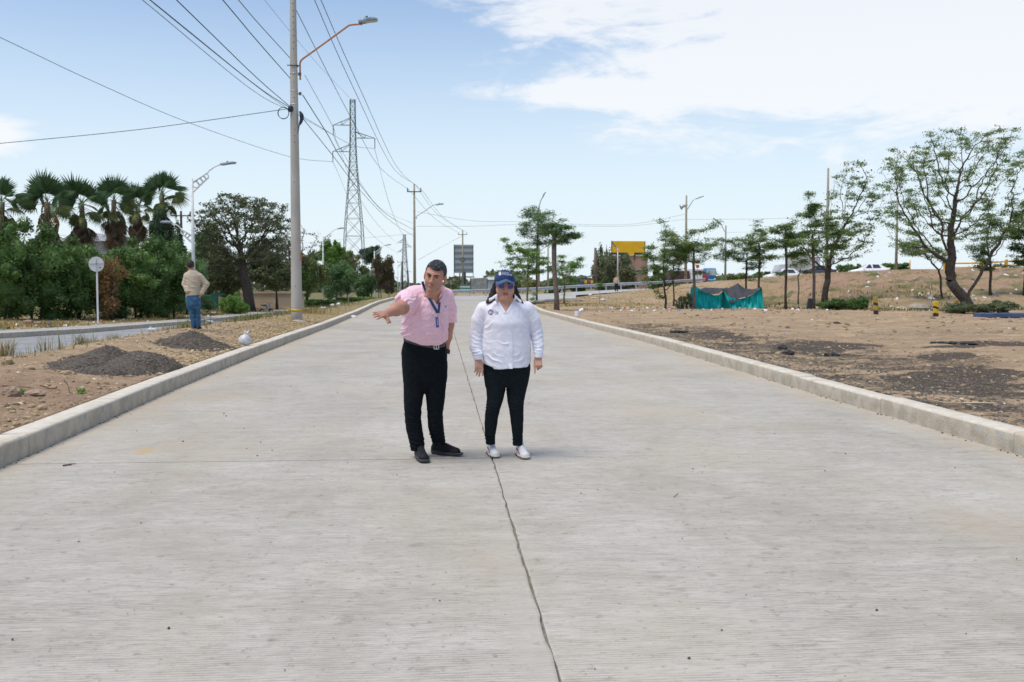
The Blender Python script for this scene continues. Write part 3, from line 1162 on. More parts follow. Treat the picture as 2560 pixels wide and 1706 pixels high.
tree('large spreading tree with a half-bare crown left of the concrete pole', b0,
     [(0, 0, 0), RT(621, 745), RT(617, 715), RT(607, 688), RT(604, 660)],
     [(RT(600, 560), (4.4, 3.2, 2.6), 1), (RT(560, 590), (2.6, 2.6, 2.2), .6), (RT(655, 545), (2.6, 2.4, 1.9), .5), (RT(575, 520), (2.2, 2, 1.4), .4), (RT(640, 630), (3.0, 2.5, 1.4), .5), (RT(545, 655), (2.2, 2, 1.4), .4)],
     n_attr=2600, step=.30, r_base=.44, r_tip=.014, leaf='dull', n_leaf=15000, size=.20, spread=.22, seed=5, inner=.45, wobble=.35)
for (lb, u, v, w_, h_, dd, sd_, lf, n) in [
        ('dark dense foliage under the large half-bare tree', 560, 690, 120, 85, 93, 51, 'dull', 12000),
        ('dark leafy mass left of the large half-bare tree', 525, 640, 70, 110, 96, 64, 'dark', 9000),
        ('dusty foliage filling the gap right of the large trunk', 655, 665, 90, 80, 102, 65, 'dull', 9000),
        ('dark tree right behind the concrete pole', 690, 690, 110, 66, 98, 52, 'dull', 10000),
        ('green mango tree between the concrete pole and the second lamp', 768, 690, 90, 78, 112, 53, 'mango', 9000),
        ('dark round mango tree right of the second lamp pole', 842, 702, 86, 72, 118, 54, 'dark', 9000),
        ('low rounded mango tree left of the third lamp pole', 912, 715, 66, 46, 122, 55, 'dark', 7000),
        ('pale green tree crown behind the second lamp', 826, 640, 62, 50, 140, 56, 'fresh', 5000),
        ('yellowish green tree in front of the pylon legs', 868, 665, 90, 52, 150, 57, 'mango', 6000),
        ('reddish brown tree behind the pylon', 950, 680, 60, 62, 160, 58, 'rust', 6000),
        ('dark treetop right of the pylon legs', 930, 640, 56, 34, 165, 59, 'conifer', 3500),
        ('dry reddish tree at the far right of the left tree row', 972, 712, 32, 40, 170, 60, 'rust', 2500),
        ('small bare-looking tree partly hidden by the concrete pole', 715, 632, 66, 56, 120, 61, 'dull', 1600)]:
    x = pp(u, 714, dd)[0]
    base = (x, dd, gz(x, dd))
    zc = 1.5 + (714 - v) * px(dd) - base[2]
    bush(lb, base, [((0, 0, zc), (w_ * px(dd) / 2, w_ * px(dd) / 2.4, h_ * px(dd) / 1.1 / 1.25), 1)], n, .26 if dd < 130 else .32, lf, seed=sd_, name='tree', cat='tree',
         core=.62 if n > 2000 else 0, lump=.26, stems=2, limb=1)
tree('thin bare tree partly hidden by the concrete pole', B_(742, 714, 104), [(0, 0, 0), (0, 0, 2), (-.1, 0, 4)],
     [((-.3, 0, 7.0), (3.2, 2, 2.6), 1)], n_attr=260, step=.4, r_base=.16, r_tip=.016, leaf='rust', n_leaf=500, size=.22, spread=.25, seed=63)
# street-side shrubs and hedge
for lb, u, d, w_, vt, n, lf, sd_ in [('bright green shrub left of the large tree trunk', 588, 76, 60, 729, 5000, 'fresh', 71), ('small bright shrub behind the left shrub group', 560, 80, 26, 742, 1500, 'fresh', 72)]:
    x = pp(u, 714, d)[0]
    base = (x, d, gz(x, d))
    h = 1.5 + (714 - vt) * px(d) - base[2]
    wd = w_ * px(d) / 2
    bush(lb, base, [((0, 0, h * .45), (wd, .9, h * .5), 1)], n, .16, lf, seed=sd_, lump=.25)
for k, (u0, u1, vt, d, lf, lb) in enumerate([(745, 852, 752, 112, 'hedge', 'low dark hedge between the pole and the second lamp'), (852, 940, 746, 120, 'fresh', 'clipped bright green hedge behind the small round sign'), (940, 1000, 748, 140, 'hedge', 'dark green hedge beyond the third lamp')]):
    rngh = np.random.default_rng(80 + k)
    p0, p1 = pp(u0, 714, d), pp(u1, 714, d)
    zb = gz(p0[0], d)
    h = 1.5 + (714 - vt) * px(d) - zb
    n = 7000
    L = p1[0] - p0[0]
    C = np.stack([rngh.random(n) * L - L / 2, rngh.normal(size=n) * .5, h * (1 - rngh.random(n) ** 2 * .98) + rngh.normal(size=n) * .06], -1)
    root = thing('hedge', lb, 'hedge', ((p0[0] + p1[0]) / 2, d, zb))
    link('foliage', leaves_mesh('foliage', C, .22, rngh, LEAF[lf]), root)
    mb = MB()
    mb.box((0, 0, h * .45), (L, .6, h * .85), bev=.2)
    mb.obj('inner_foliage', LEAF[lf], root)

# ---- trees on the right
def thin_tree(label, u, vb, vtop_trunk, d, crown, seed, leaf='mid', bk=None, r=.09, n_leaf=1800, n_attr=330, lean=0, size=.17, spread=.17, fork=.55, inner=.35, step=.2, flat=.9, **kw):
    n_leaf = int(n_leaf * 2.2)
    r = r * (.62 if r < .14 else .9)
    size = size * .68
    p = pp(u, vb, d)
    base = (p[0], d, gz(p[0], d))
    top = rel(base, u + lean, vtop_trunk, d)
    trunk = [(0, 0, -.05)] + [tuple(top * f + np.array([.03 * math.sin(f * 7 + seed), 0, 0])) for f in (.2, .4, .6, .8, 1.0)]
    blobs = []
    for (cu, cv, ru, rv) in crown:
        c_ = rel(base, cu, cv, d)
        blobs.append((tuple(c_), (ru * px(d) * 1.12, ru * px(d), rv * px(d) * 1.35), ru * rv))
        jr = np.random.default_rng(int(cu * 7 + cv))
        for _ in range(3):
            o_ = jr.normal(size=3) * np.array([ru, ru * .6, rv * 1.9]) * px(d) * .75
            blobs.append((tuple(c_ + o_), (ru * px(d) * .38, ru * px(d) * .38, rv * px(d) * .4), ru * rv * .22))
    return tree(label, base, trunk, blobs, n_attr=n_attr, step=step, r_base=r, r_tip=.009, leaf=leaf, n_leaf=n_leaf, size=size, spread=spread, seed=seed, bk=bk, inner=inner, flat=flat, **kw)


thin_tree('young tree with thick grey trunk right of the woman', 1392, 775, 612, 54, [(1390, 580, 34, 18), (1352, 552, 20, 16), (1425, 590, 28, 12), (1400, 562, 28, 14)], 101, r=.15, n_leaf=3300, bk=bark_p, lean=-8, flare=1.25, size=.17, spread=.17, leaf='dark', n_attr=170)
thin_tree('leafy tree left of the thick grey trunk', 1342, 745, 600, 75, [(1340, 560, 44, 34), (1365, 590, 40, 26)], 102, r=.10, n_leaf=3400, size=.22, spread=.25, leaf='dark')
thin_tree('small tree with smooth green trunk behind the woman', 1319, 757, 700, 70, [(1318, 655, 46, 28), (1290, 670, 26, 16), (1345, 665, 30, 18), (1300, 625, 30, 16)], 103, r=.11, leaf='fresh', bk=bark_g, n_leaf=3600, size=.2)
thin_tree('thin green-trunked tree right of the thick grey trunk', 1411, 757, 700, 70, [(1412, 668, 42, 14), (1440, 665, 24, 12), (1385, 672, 24, 12)], 104, r=.10, leaf='fresh', bk=bark_g, n_leaf=2000, size=.18)
thin_tree('multi-stemmed young tree left of the turquoise tent', 1664, 772, 735, 56, [(1660, 640, 52, 34), (1635, 680, 34, 26), (1690, 625, 40, 22), (1665, 700, 30, 24)], 105, r=.10, n_leaf=4200, size=.17, leaf='mid')
thin_tree('slim tree standing in front of the turquoise tent', 1735, 772, 628, 55, [(1700, 610, 44, 20), (1755, 615, 44, 22), (1730, 640, 50, 18), (1785, 600, 18, 10), (1690, 650, 30, 14)], 106, r=.12, n_leaf=3600, bk=bark_p, size=.17)
thin_tree('thin tree behind the left half of the turquoise tent', 1684, 755, 660, 62, [(1680, 640, 36, 20)], 107, r=.08, n_leaf=1100)
thin_tree('slim tree behind the turquoise tent', 1866, 745, 655, 63, [(1850, 628, 46, 24), (1830, 645, 28, 16), (1880, 660, 26, 16)], 108, r=.10, n_leaf=2800, leaf='dark', size=.18)
thin_tree('tree rising behind the right corner of the tent', 1898, 760, 625, 60, [(1900, 615, 36, 22), (1915, 640, 30, 18), (1885, 600, 28, 12)], 109, r=.11, n_leaf=2600, size=.18)
thin_tree('straight slim tree right of the turquoise tent', 1965, 776, 612, 54, [(1950, 600, 38, 24), (1975, 580, 34, 20), (1985, 625, 30, 20), (1925, 620, 24, 14)], 110, r=.11, n_leaf=3000, bk=bark, size=.17)
thin_tree('thin bare sapling between two slim trees', 1996, 757, 690, 60, [(1996, 668, 24, 18)], 111, r=.06, n_leaf=350, n_attr=60)
thin_tree('tall straight tree beside the black tyre', 2034, 778, 600, 54, [(2010, 570, 44, 34), (2050, 560, 44, 30), (2030, 600, 60, 26), (2090, 600, 34, 30), (2000, 610, 30, 20), (2040, 525, 30, 24)], 112, r=.13, n_leaf=6500, bk=bark_p, leaf='mid', size=.16, n_attr=260)
d = 60
b0 = B_(2062, 750, d)
RT8 = lambda u, v, dy=0: tuple(rel(b0, u, v, d + dy))
tree('spreading multi-trunk tree behind the low green shrubs', b0, [(0, 0, -.1), RT8(2062, 740), RT8(2064, 722), RT8(2070, 700)],
     [(RT8(2130, 470), (1.6, 1.2, 1.8), .8), (RT8(2175, 500), (1.0, 1, 1.3), .3), (RT8(1995, 590), (1.3, 1, 1.1), .5), (RT8(2100, 600), (2.0, 1.5, 1.6), 1), (RT8(2030, 640), (1.6, 1.4, 1.0), .6), (RT8(2150, 590), (1.2, 1.2, 1.4), .6), (RT8(2080, 540), (1.6, 1.3, 1.3), .7)],
     n_attr=900, step=.24, r_base=.19, r_tip=.008, leaf='mid', n_leaf=11000, size=.105, spread=.15, seed=113, inner=.45, extra=420, wobble=.22)
d = 52
b0 = B_(2424, 785, d)
RT9 = lambda u, v, dy=0: tuple(rel(b0, u, v, d + dy))
tree('big crooked tree with dark curved trunk at the right', b0,
     [(0, 0, -.1), RT9(2423, 768), RT9(2410, 745), RT9(2388, 722), RT9(2376, 703)],
     [(RT9(2300, 430), (2.4, 2.0, 1.8), 1), (RT9(2400, 410), (2.4, 2.0, 2.0), 1), (RT9(2500, 430), (2.2, 2.0, 1.8), .9), (RT9(2290, 530), (2.2, 1.8, 1.4), .9),
      (RT9(2400, 540), (2.2, 2.0, 1.5), .8), (RT9(2300, 610), (1.6, 1.6, .8), .9), (RT9(2540, 540), (1.4, 1.4, 1.4), .5), (RT9(2360, 350), (1.4, 1.2, .8), .3), (RT9(2490, 345), (1.4, 1.2, .7), .35)],
     n_attr=2000, step=.26, r_base=.29, r_tip=.009, leaf='mid', n_leaf=24000, size=.105, spread=.15, seed=114, inner=.4, wobble=.22)
thin_tree('thin curved tree leaning left of the crooked trunk', 2356, 730, 690, 58, [(2300, 625, 60, 14), (2270, 610, 34, 12), (2345, 640, 34, 14)], 115, r=.10, n_leaf=2600, size=.15, lean=-6)
thin_tree('dark double-trunked tree right of the crooked tree', 2476, 740, 660, 58, [(2475, 590, 52, 38), (2450, 620, 36, 24)], 116, r=.13, n_leaf=3600, leaf='dark', size=.18)
thin_tree('leafy tree cut off by the right edge of the photo', 2565, 700, 640, 58, [(2570, 570, 50, 60), (2545, 610, 26, 34)], 117, r=.15, n_leaf=7000, leaf='dark', size=.2)
thin_tree('tiny sapling on the dry grass before the guardrail', 1499, 752, 700, 68, [(1500, 700, 9, 14), (1496, 712, 8, 10)], 118, r=.02, n_leaf=260, n_attr=16, size=.16, leaf='fresh', spread=.12, step=.15)
thin_tree('small leafy sapling right beside the woman', 1331, 766, 750, 62, [(1331, 748, 6, 12)], 119, r=.03, n_leaf=260, n_attr=20, size=.14, leaf='mid', spread=.1, step=.12)

# low shrubs on the right
for lb, u, vb, w_, vt, d, n, lf, sd_ in [
        ('green shrub between the black tyre and the leaning bollard', 2085, 782, 90, 748, 53, 5200, 'hedge', 201),
        ('green shrub just left of the leaning bollard', 2148, 782, 60, 740, 52.5, 3800, 'hedge', 202),
        ('grey-green weeds at the foot of the crooked tree', 2400, 795, 110, 758, 46, 3600, 'dull', 203),
        ('weeds behind the long blue slab', 2480, 792, 130, 752, 46, 4200, 'dull', 204),
        ('weedy shrub beside the left corner of the tent', 1712, 774, 50, 735, 56, 1500, 'dull', 205)]:
    x = pp(u, 714, d)[0]
    base = (x, d, gz(x, d))
    h = max(1.5 + (714 - vt) * px(d) - base[2], .4)
    wd = w_ * px(d) / 2
    bush(lb, base, [((-wd * .3, 0, h * .38), (wd * .7, .8, h * .45), 1), ((wd * .4, .1, h * .5), (wd * .55, .7, h * .5), 1)], n, .10, lf, seed=sd_, core=.6 if n > 3700 else 0, shell=.6, lump=.2)

# greenery beyond the road
for lb, u, w_, vt, vb, d, n, lf, sd_ in [
        ('dusty thicket below the yellow billboard', 1540, 120, 636, 712, 150, 7000, 'dull', 301),
        ('thin dusty tree left of the yellow billboard', 1506, 50, 614, 700, 155, 2200, 'dull', 302),
        ('dark green thicket behind the guardrail by the thick grey trunk', 1415, 110, 694, 730, 150, 3500, 'hedge', 303),
        ('bushes behind the guardrail right of the grey board', 1290, 120, 700, 730, 170, 3500, 'mango', 304),
        ('distant low bushes left of the bus', 1650, 60, 670, 710, 190, 2500, 'hedge', 305),
        ('distant bushes right of the bus', 1840, 100, 684, 706, 170, 3500, 'mango', 306),
        ('bush on the crest right of the white saloon car', 2235, 60, 655, 690, 125, 2200, 'hedge', 307),
        ('bush on the crest left of the white saloon car', 2120, 60, 660, 690, 125, 2000, 'hedge', 308),
        ('bush on the crest left of the white pickup', 1905, 30, 680, 700, 125, 1200, 'hedge', 309)]:
    x = pp(u, 714, d)[0]
    zb = gz(x, d)
    base = (x, d, zb)
    h = 1.5 + (714 - vt) * px(d) - zb
    wd = w_ * px(d) / 2
    bush(lb, base, [((-wd * .4, 0, h * .45), (wd * .6, 2, h * .5), 1), ((wd * .4, 0, h * .5), (wd * .6, 2, h * .5), 1)], n, .34, lf, seed=sd_, core=.55, lump=.28)

# far-off tree line that closes the horizon
rngh = np.random.default_rng(400)
n = 26000
az_ = rngh.random(n) * 1.5 - .75
dd = 420 + 120 * rngh.random(n)
hh = 5 + 6 * (fbm(az_ * 40, az_ * 0, 5) + .5)
Ct = np.stack([np.sin(az_) * dd * 1.4, np.cos(az_) * dd, -1.5 + hh * rngh.random(n)], -1)
link('tree_line', leaves_mesh('tree_line', Ct, 2.4, rngh, LEAF['dull'], aspect=.8), kind='stuff')

# ---- grass, weeds: blades
grass_m = mat('grass_blades', (.10, .14, .045), (.26, .22, .09), scale=1.5, rough=.7, translucent=.3, island=.35)
straw_m = mat('straw_blades', (.42, .31, .14), (.28, .22, .09), scale=2, rough=.8, translucent=.3, island=.3)


def blades(name, xy, h, rng, m, lean=.35, wd=.006, per=1):
    n = len(xy)
    z = tz(xy[:, 0], xy[:, 1])
    az_ = rng.random(n) * 6.283
    hh_ = h * (.45 + .75 * rng.random(n))
    le = lean * rng.random(n) * hh_
    bx_ = np.stack([xy[:, 0], xy[:, 1], z - .01], -1)
    s_ = np.stack([np.cos(az_), np.sin(az_), 0 * az_], -1) * (wd * (1 + rng.random(n)))[:, None]
    dirv = np.stack([np.cos(az_ + 1.7), np.sin(az_ + 1.7), 0 * az_], -1)
    mid = bx_ + dirv * le[:, None] * .35 + np.stack([0 * hh_, 0 * hh_, hh_ * .6], -1)
    tip = bx_ + dirv * le[:, None] + np.stack([0 * hh_, 0 * hh_, hh_], -1)
    V = np.stack([bx_ - s_, bx_ + s_, mid - s_ * .7, mid + s_ * .7, tip], 1).reshape(-1, 3)
    o = np.arange(n)[:, None] * 5
    return link(name, mk_mesh(name, V, [np.array([[0, 1, 3, 2]]) + o, np.array([[2, 3, 4]]) + o], m), kind='stuff')


rngg = np.random.default_rng(9)


def along_edge(n, y0, y1, wid, clump, seed):
    y = y0 + (y1 - y0) * rngg.random(n)
    x = LN(y) + .15 + np.abs(rngg.normal(size=n)) * wid
    keep = fbm(x * clump, y * clump, seed) > rngg.random(n) * .5 - .15
    return np.stack([x[keep], y[keep]], -1)


blades('grass', along_edge(5200, 25, 36, .45, 2.1, 3), .15, rngg, grass_m, wd=.005, lean=.9)
blades('grass', along_edge(14000, 30, 70, .9, .8, 4), .26, rngg, grass_m, wd=.009, lean=.8)
blades('dry_grass', along_edge(7000, 24, 70, 1.4, .9, 5), .16, rngg, straw_m, wd=.009)
# tufts: a few tall weeds at the left border
T = []
for (u, v, n, s_, h_) in [(15, 905, 110, .07, .36), (55, 915, 40, .12, .12), (115, 898, 34, .16, .30), (150, 892, 60, .2, .14), (205, 882, 80, .10, .22), (225, 876, 50, .1, .14), (283, 868, 90, .1, .14), (238, 862, 7, .2, .42), (195, 868, 6, .2, .45), (95, 905, 8, .3, .38), (140, 896, 7, .2, .42),
                          (450, 832, 200, .35, .28), (640, 800, 260, .5, .35), (680, 795, 260, .5, .4), (600, 810, 200, .5, .3), (780, 795, 220, .5, .35), (590, 775, 60, .6, .8), (660, 770, 80, .8, .8)]:
    x0, y0 = gp(u, v, .2 if v > 800 else .1)
    T.append((np.stack([x0 + rngg.normal(size=n) * s_, y0 + rngg.normal(size=n) * s_], -1), h_))
for k, (xy, h_) in enumerate(T):
    blades('weed_tuft', xy, h_, rngg, grass_m if k % 3 else straw_m, wd=.003 + .004 * (k > 9), lean=1.3)
# verge beyond the far pavement and the dry grass on the right bank
n = 16000
y = 34 + 70 * rngg.random(n)
x = LF(y) - 1.6 - np.abs(rngg.normal(size=n)) * 4
k = fbm(x * .5, y * .5, 12) > rngg.random(n) * .5 - .2
blades('dry_grass', np.stack([x[k], y[k]], -1), .16, rngg, straw_m, wd=.016)
n = 14000
tq = .10 + .35 * rngg.random(n)
y = 56 + 44 * rngg.random(n)
x = tq * y
k = (fbm(x * .4, y * .4, 14) > rngg.random(n) * .6 - .15)
blades('dry_grass', np.stack([x[k], y[k]], -1), .11, rngg, straw_m, wd=.02, lean=1.0)
n = 14000
tq = .12 + .5 * rngg.random(n)
y = 44 + 22 * rngg.random(n)
x = tq * y
k = (fbm(x * .35, y * .35, 15) > rngg.random(n) * .4 + .0) & (y > foot(tq) - 8)
blades('weeds', np.stack([x[k], y[k]], -1), .16, rngg, grass_m, wd=.02, lean=1.0)
# little green plant near the kerb
for (u, v, lb) in [(203, 978, 'tiny green plant growing out of the bare median by the kerb'), (52, 985, 'small leafy weed in the washed-out hollow by the kerb')]:
    x0, y0 = gp(u, v, .2)
    C = np.array([x0, y0, gz(x0, y0) + .03]) + rngg.normal(size=(60, 3)) * [.035, .035, .025]
    mb_ = leaves_mesh('weed', C, .045, rngg, LEAF['fresh'])
    link('weed', mb_, None, lb, 'weed')
# ------------------------------------------------------------------ poles, lamps, wires
conc = mat('pole_concrete', (.46, .43, .38), (.39, .36, .315), scale=2.5, rough=.9, bump=.25, bscale=40, stretch=(1, 1, .35), col3=(.25, .215, .175), scale3=1.2, lo3=.62, hi3=.75)
conc_far = mat('pole_concrete_far', (.34, .30, .23), (.28, .25, .19), scale=1.5, rough=.9)
galv = mat('galvanised_steel', (.55, .57, .58), (.44, .46, .47), scale=5, rough=.45, metal=.5)
white_st = mat('white_pole_paint', (.72, .72, .71), (.60, .60, .58), scale=3, rough=.5)
orange_st = mat('rusty_orange_pipe', (.46, .21, .09), (.36, .15, .06), scale=12, rough=.6)
dark_st = mat('dark_iron', (.06, .065, .07), (.10, .09, .075), scale=9, rough=.6)
lamp_g = mat('lamp_housing', (.22, .27, .30), (.17, .21, .24), scale=10, rough=.5)
lens_m = mat('lamp_lens', (.42, .42, .38), (.36, .35, .31), scale=20, rough=.3)
cable_m = mat('green_black_cable', (.045, .10, .10), (.03, .06, .065), scale=1, rough=.6)
cable_f = mat('grey_conductor', (.30, .36, .38), (.25, .30, .32), scale=1, rough=.6)
black_m = mat('black_rubber', (.02, .022, .025), (.035, .035, .035), scale=12, rough=.7)
porc = mat('porcelain', (.10, .11, .10), (.16, .14, .12), scale=5, rough=.4)


def sm(pts, n=10):
    """smooth curve through points"""
    P_ = np.asarray(pts, float)
    if len(P_) < 3:
        return P_
    out = []
    Q_ = np.vstack([2 * P_[0] - P_[1], P_, 2 * P_[-1] - P_[-2]])
    for i in range(1, len(Q_) - 2):
        for k in range(n):
            s_ = k / n
            a, b, c_, d_ = Q_[i - 1:i + 3]
            out.append(.5 * (2 * b + (c_ - a) * s_ + (2 * a - 5 * b + 4 * c_ - d_) * s_ ** 2 + (3 * b - a - 3 * c_ + d_) * s_ ** 3))
    out.append(P_[-1])
    return np.array(out)


def lamp_head(parent, c, R, L=.62, m=lamp_g, num=None):
    mb = MB()
    prof = [(-L * .5, -.05, .05, .10), (-L * .35, -.075, .07, .14), (-.05, -.06, .085, .16), (L * .3, -.03, .08, .15), (L * .5, -.03, .03, .11)]
    rows = []
    for x, z0, z1, hw in prof:
        rows.append([[x, -hw, z0], [x, -hw, (z0 + z1) / 2], [x, -hw * .6, z1], [x, hw * .6, z1], [x, hw, (z0 + z1) / 2], [x, hw, z0], [x, -hw, z0]])
    G = np.array(rows)
    mb.grid(G)
    for r_ in (G[0][:-1], G[-1][:-1][::-1]):
        mb.add(list(r_) + [r_.mean(0)], [], [((i + 1) % 6, i, 6) for i in range(6)])
    mb.xf(R, c)
    h = mb.obj('lamp_head', m, parent, smooth=False)
    mb = MB()
    mb.box((L * .16, 0, -.05), (L * .6, .24, .03), bev=.01)
    mb.xf(R, c)
    mb.obj('lens', lens_m, h)
    mb = MB()
    mb.tube([[-.03, 0, .08], [-.03, 0, .15]], [.045, .045], 10)
    mb.xf(R, c)
    mb.obj('photocell', mat('photocell_blue', (.02, .13, .20), rough=.4), h, smooth=True)
    return h


def text_mesh(body, size, m, depth=.0, align='CENTER'):
    cu = bpy.data.curves.new('lettering', 'FONT')
    cu.body = body
    cu.size = size
    cu.align_x = align
    cu.align_y = 'CENTER'
    cu.extrude = depth
    cu.resolution_u = 3
    ob = bpy.data.objects.new('lettering_tmp', cu)
    me = bpy.data.meshes.new_from_object(ob)
    bpy.data.objects.remove(ob)
    me.materials.clear()
    me.materials.append(m)
    return me


def band(parent, name, z, r, m, h=.03):
    mb = MB()
    mb.tube([[0, 0, z - h / 2], [0, 0, z + h / 2]], [r, r], 16)
    return mb.obj(name, m, parent, smooth=True)


# ---- near pole
d = 35.0
pb = pp(742, 797, d)
pz = gz(pb[0], d)
pole = thing('utility_pole', 'tall concrete pole with orange lamp arm standing on the median, nearest of the poles', 'utility pole', (pb[0], d, pz))
H = 12.3 - pz


def pr(z):
    return np.interp(z, [0, H], [.195, .098])


mb = MB()
zz_ = np.linspace(-.2, H, 24)
mb.tube(np.stack([0 * zz_, 0 * zz_, zz_], -1), pr(zz_), 24)
mb.obj('shaft', conc, pole, smooth=True)
mb = MB()
mb.ball((0, 0, .0), (.34, .34, .07), 14, 6, jit=.1, rng=np.random.default_rng(4))
mb.obj('footing', conc, pole, smooth=True)


def on_pole(v, ang):
    """a point on the pole's skin at pixel row v; ang 0 faces the camera, + to the right"""
    z = pp(742, v, d)[2] - pz
    r = pr(z)
    return np.array([r * math.sin(ang), -r * math.cos(ang), z])


mb = MB()
for v in (12, 29, 44, 59, 76, 92, 108, 124, 172, 188, 207, 246, 325, 341, 357, 457, 716):
    p = on_pole(v, .15 if v < 400 else -.1)
    mb.tube([p + [0, .01, 0], p + [0, -.004, 0]], [.016, .016], 8)
mb.obj('bolt_hole', black_m, pole)
arm = MB()
P3 = [pp(u, v, d + dd_) - [pb[0], d, pz] for u, v, dd_ in [(750.6, 200, -.02), (750.2, 170, -.02), (750.4, 158, -.02), (755.5, 149, -.02), (780, 131, -.02), (842, 86, -.03), (868, 67, -.03), (876, 63, -.03), (897, 61, -.03), (906, 61, -.03)]]
arm.tube(sm(P3, 6), .031, 10)
arm.obj('lamp_arm', orange_st, pole, smooth=True)
hc = pp(920, 51.5, d) - [pb[0], d, pz]
Rl = np.array(Matrix.Rotation(math.radians(-7), 3, 'Y') @ Matrix.Rotation(math.radians(0), 3, 'X'))
hd = lamp_head(pole, hc, Rl, L=.66)
tm = text_mesh('Y1BA7', .10, mat('lamp_number_ink', (.03, .07, .13), rough=.6))
to = link('lettering', tm, hd)
to.location = tuple(hc + np.array([.0, -.155, .035]))
to.rotation_euler = (math.radians(75), math.radians(-7), 0)
for v, nm in ((166, 'clamp'), (185, 'clamp'), (228, 'clamp'), (262, 'clamp')):
    z = pp(742, v, d)[2] - pz
    band(pole, nm, z, pr(z) + .006, galv if v != 166 else dark_st, .025)
mb = MB()
z166 = pp(742, 166, d)[2] - pz
mb.box((0, -pr(z166) - .012, z166), (.42, .02, .03))
mb.box((.14, -.03, z166), (.03, .25, .03))
mb.obj('bracket', dark_st, pole)
for v, s_ in ((186, 1), (235, .9)):                       # insulator spools on the right
    z = pp(742, v, d)[2] - pz
    mb = MB()
    for k in range(3):
        mb.tube([[pr(z) + .075, -.02, z - .045 + k * .035], [pr(z) + .075, -.02, z - .02 + k * .035]], [.055 * s_, .055 * s_], 10)
    mb.tube([[pr(z) - .02, -.02, z], [pr(z) + .12, -.02, z]], .012, 6)
    mb.obj('insulator', porc, pole, smooth=True)
mb = MB()
cc = pp(709.8, 284.5, d) - [pb[0], d, pz]
th = np.linspace(0, 2 * math.pi, 25)[:-1]
for k in range(3):
    mb.tube(np.stack([cc[0] + (.178 + .006 * k) * np.cos(th), 0 * th - .1 - .012 * k, cc[2] + (.20 - .005 * k) * np.sin(th)], -1), .011, 6, closed=True)
mb.obj('cable_coil', black_m, pole, smooth=True)
mb = MB()
bc = pp(728, 274, d) - [pb[0], d, pz]
mb.ball(bc + [0, -.14, 0], (.095, .07, .12), 12, 8)
mb.obj('splice_box', mat('splice_box_navy', (.015, .025, .05), rough=.5), pole, smooth=True)
mb = MB()
P3 = [pp(u, v, d - .08) - [pb[0], d, pz] for u, v in [(749, 279), (753, 286), (754.5, 296), (751, 308), (748, 315), (745.5, 335)]]
mb.tube(sm(P3, 5), np.interp(np.linspace(0, 1, 26), [0, .3, .6, .8, 1], [.03, .075, .05, .018, .01]), 8)
mb.obj('cable_bundle', mats_ := MATS['splice_box_navy'], pole, smooth=True)
z = pp(742, 776, d)[2] - pz
band(pole, 'yellow_tape', z, pr(z) + .006, mat('caution_tape', (.62, .42, .02), (.45, .30, .03), scale=14, rough=.6), .085)
mb = MB()
mb.box((-.28, -.12, z + .06), (.16, .01, .07), R=rotm('Y', .6))
mb.obj('tape_end', MATS['caution_tape'], pole)
mb = MB()
p = on_pole(643, 1.45)
mb.box(p + [.0, 0, 0], (.02, .12, .28))
mb.obj('red_sticker', mat('red_sticker', (.55, .06, .05), rough=.5), pole)
mb = MB()
mb.box((.02, -.05, 12.05 - pz), (1.25, .10, .10), bev=.01)
mb.obj('crossarm', dark_st, pole)


def crossarm_pole(label, u, vtop, vcross, half, d, vb, r=(.17, .09), lamp=None, armc=True, m=conc_far, group=None, extra=()):
    b_ = pp(u, vb, d)
    z0 = b_[2]
    root = thing('utility_pole', label, 'utility pole', (b_[0], d, z0), group=group)
    top = pp(u, vtop, d)[2] - z0
    mb = MB()
    mb.tube([[0, 0, -.3], [0, 0, top * .5], [0, 0, top]], [r[0], (r[0] + r[1]) / 2, r[1]], 12)
    mb.obj('shaft', m, root, smooth=True)
    if armc:
        zc_ = pp(u, vcross, d)[2] - z0
        hw = half * px(d)
        mb = MB()
        mb.box((0, -.12, zc_), (2 * hw, .09, .10))
        mb.obj('crossarm', dark_st, root)
        for sx in (-1, 1):
            mb = MB()
            mb.tube([[sx * hw * .95, -.12, zc_], [sx * hw * .95, -.12, zc_ + .4]], [.07, .05], 8)
            mb.obj('insulator', porc, root, smooth=True)
    if lamp:
        P_ = [pp(a, b, d - .1) - b_ for a, b in lamp]
        mb = MB()
        mb.tube(sm(P_, 5), .05 if d < 120 else .07, 8)
        mb.obj('lamp_arm', galv, root, smooth=True)
        dv = unit((P_[-1] - P_[-2])[None])[0]
        a = math.atan2(dv[2], dv[0])
        lamp_head(root, P_[-1] + dv * .3, rotm('Y', -a), L=.85 if d < 130 else 1.1)
    return root


crossarm_pole('second concrete pole with crossarm and lamp, behind the man in pink', 1037, 461, 480, 17, 105, 745,
              lamp=[(1041, 548), (1042, 541), (1060, 529), (1083, 513), (1092, 512)])
q = crossarm_pole('third concrete pole standing in front of the grey billboard', 1157, 576, 587, 11, 190, 724, r=(.2, .12))
mb = MB()
mb.tube(np.stack([.5 * np.cos(th), 0 * th - .25, pp(1160, 650, 190)[2] - q.location[2] + .35 * np.sin(th)], -1), .06, 5, closed=True)
mb.obj('cable_coil', black_m, q, smooth=True)
crossarm_pole('concrete pole with slanted lamp behind the leafy tree', 1346, 523, 0, 0, 125, 722, armc=False, r=(.2, .11), lamp=[(1343, 540), (1344, 530), (1352, 502), (1357, 493)])
crossarm_pole('concrete pole with lamp and horn loudspeaker left of the turquoise tent', 1714, 489, 0, 0, 136, 704, armc=False, r=(.22, .12), lamp=[(1716, 528), (1722, 518), (1734, 500), (1745, 496)])
p0 = pp(1706, 515, 136)
mb = MB()
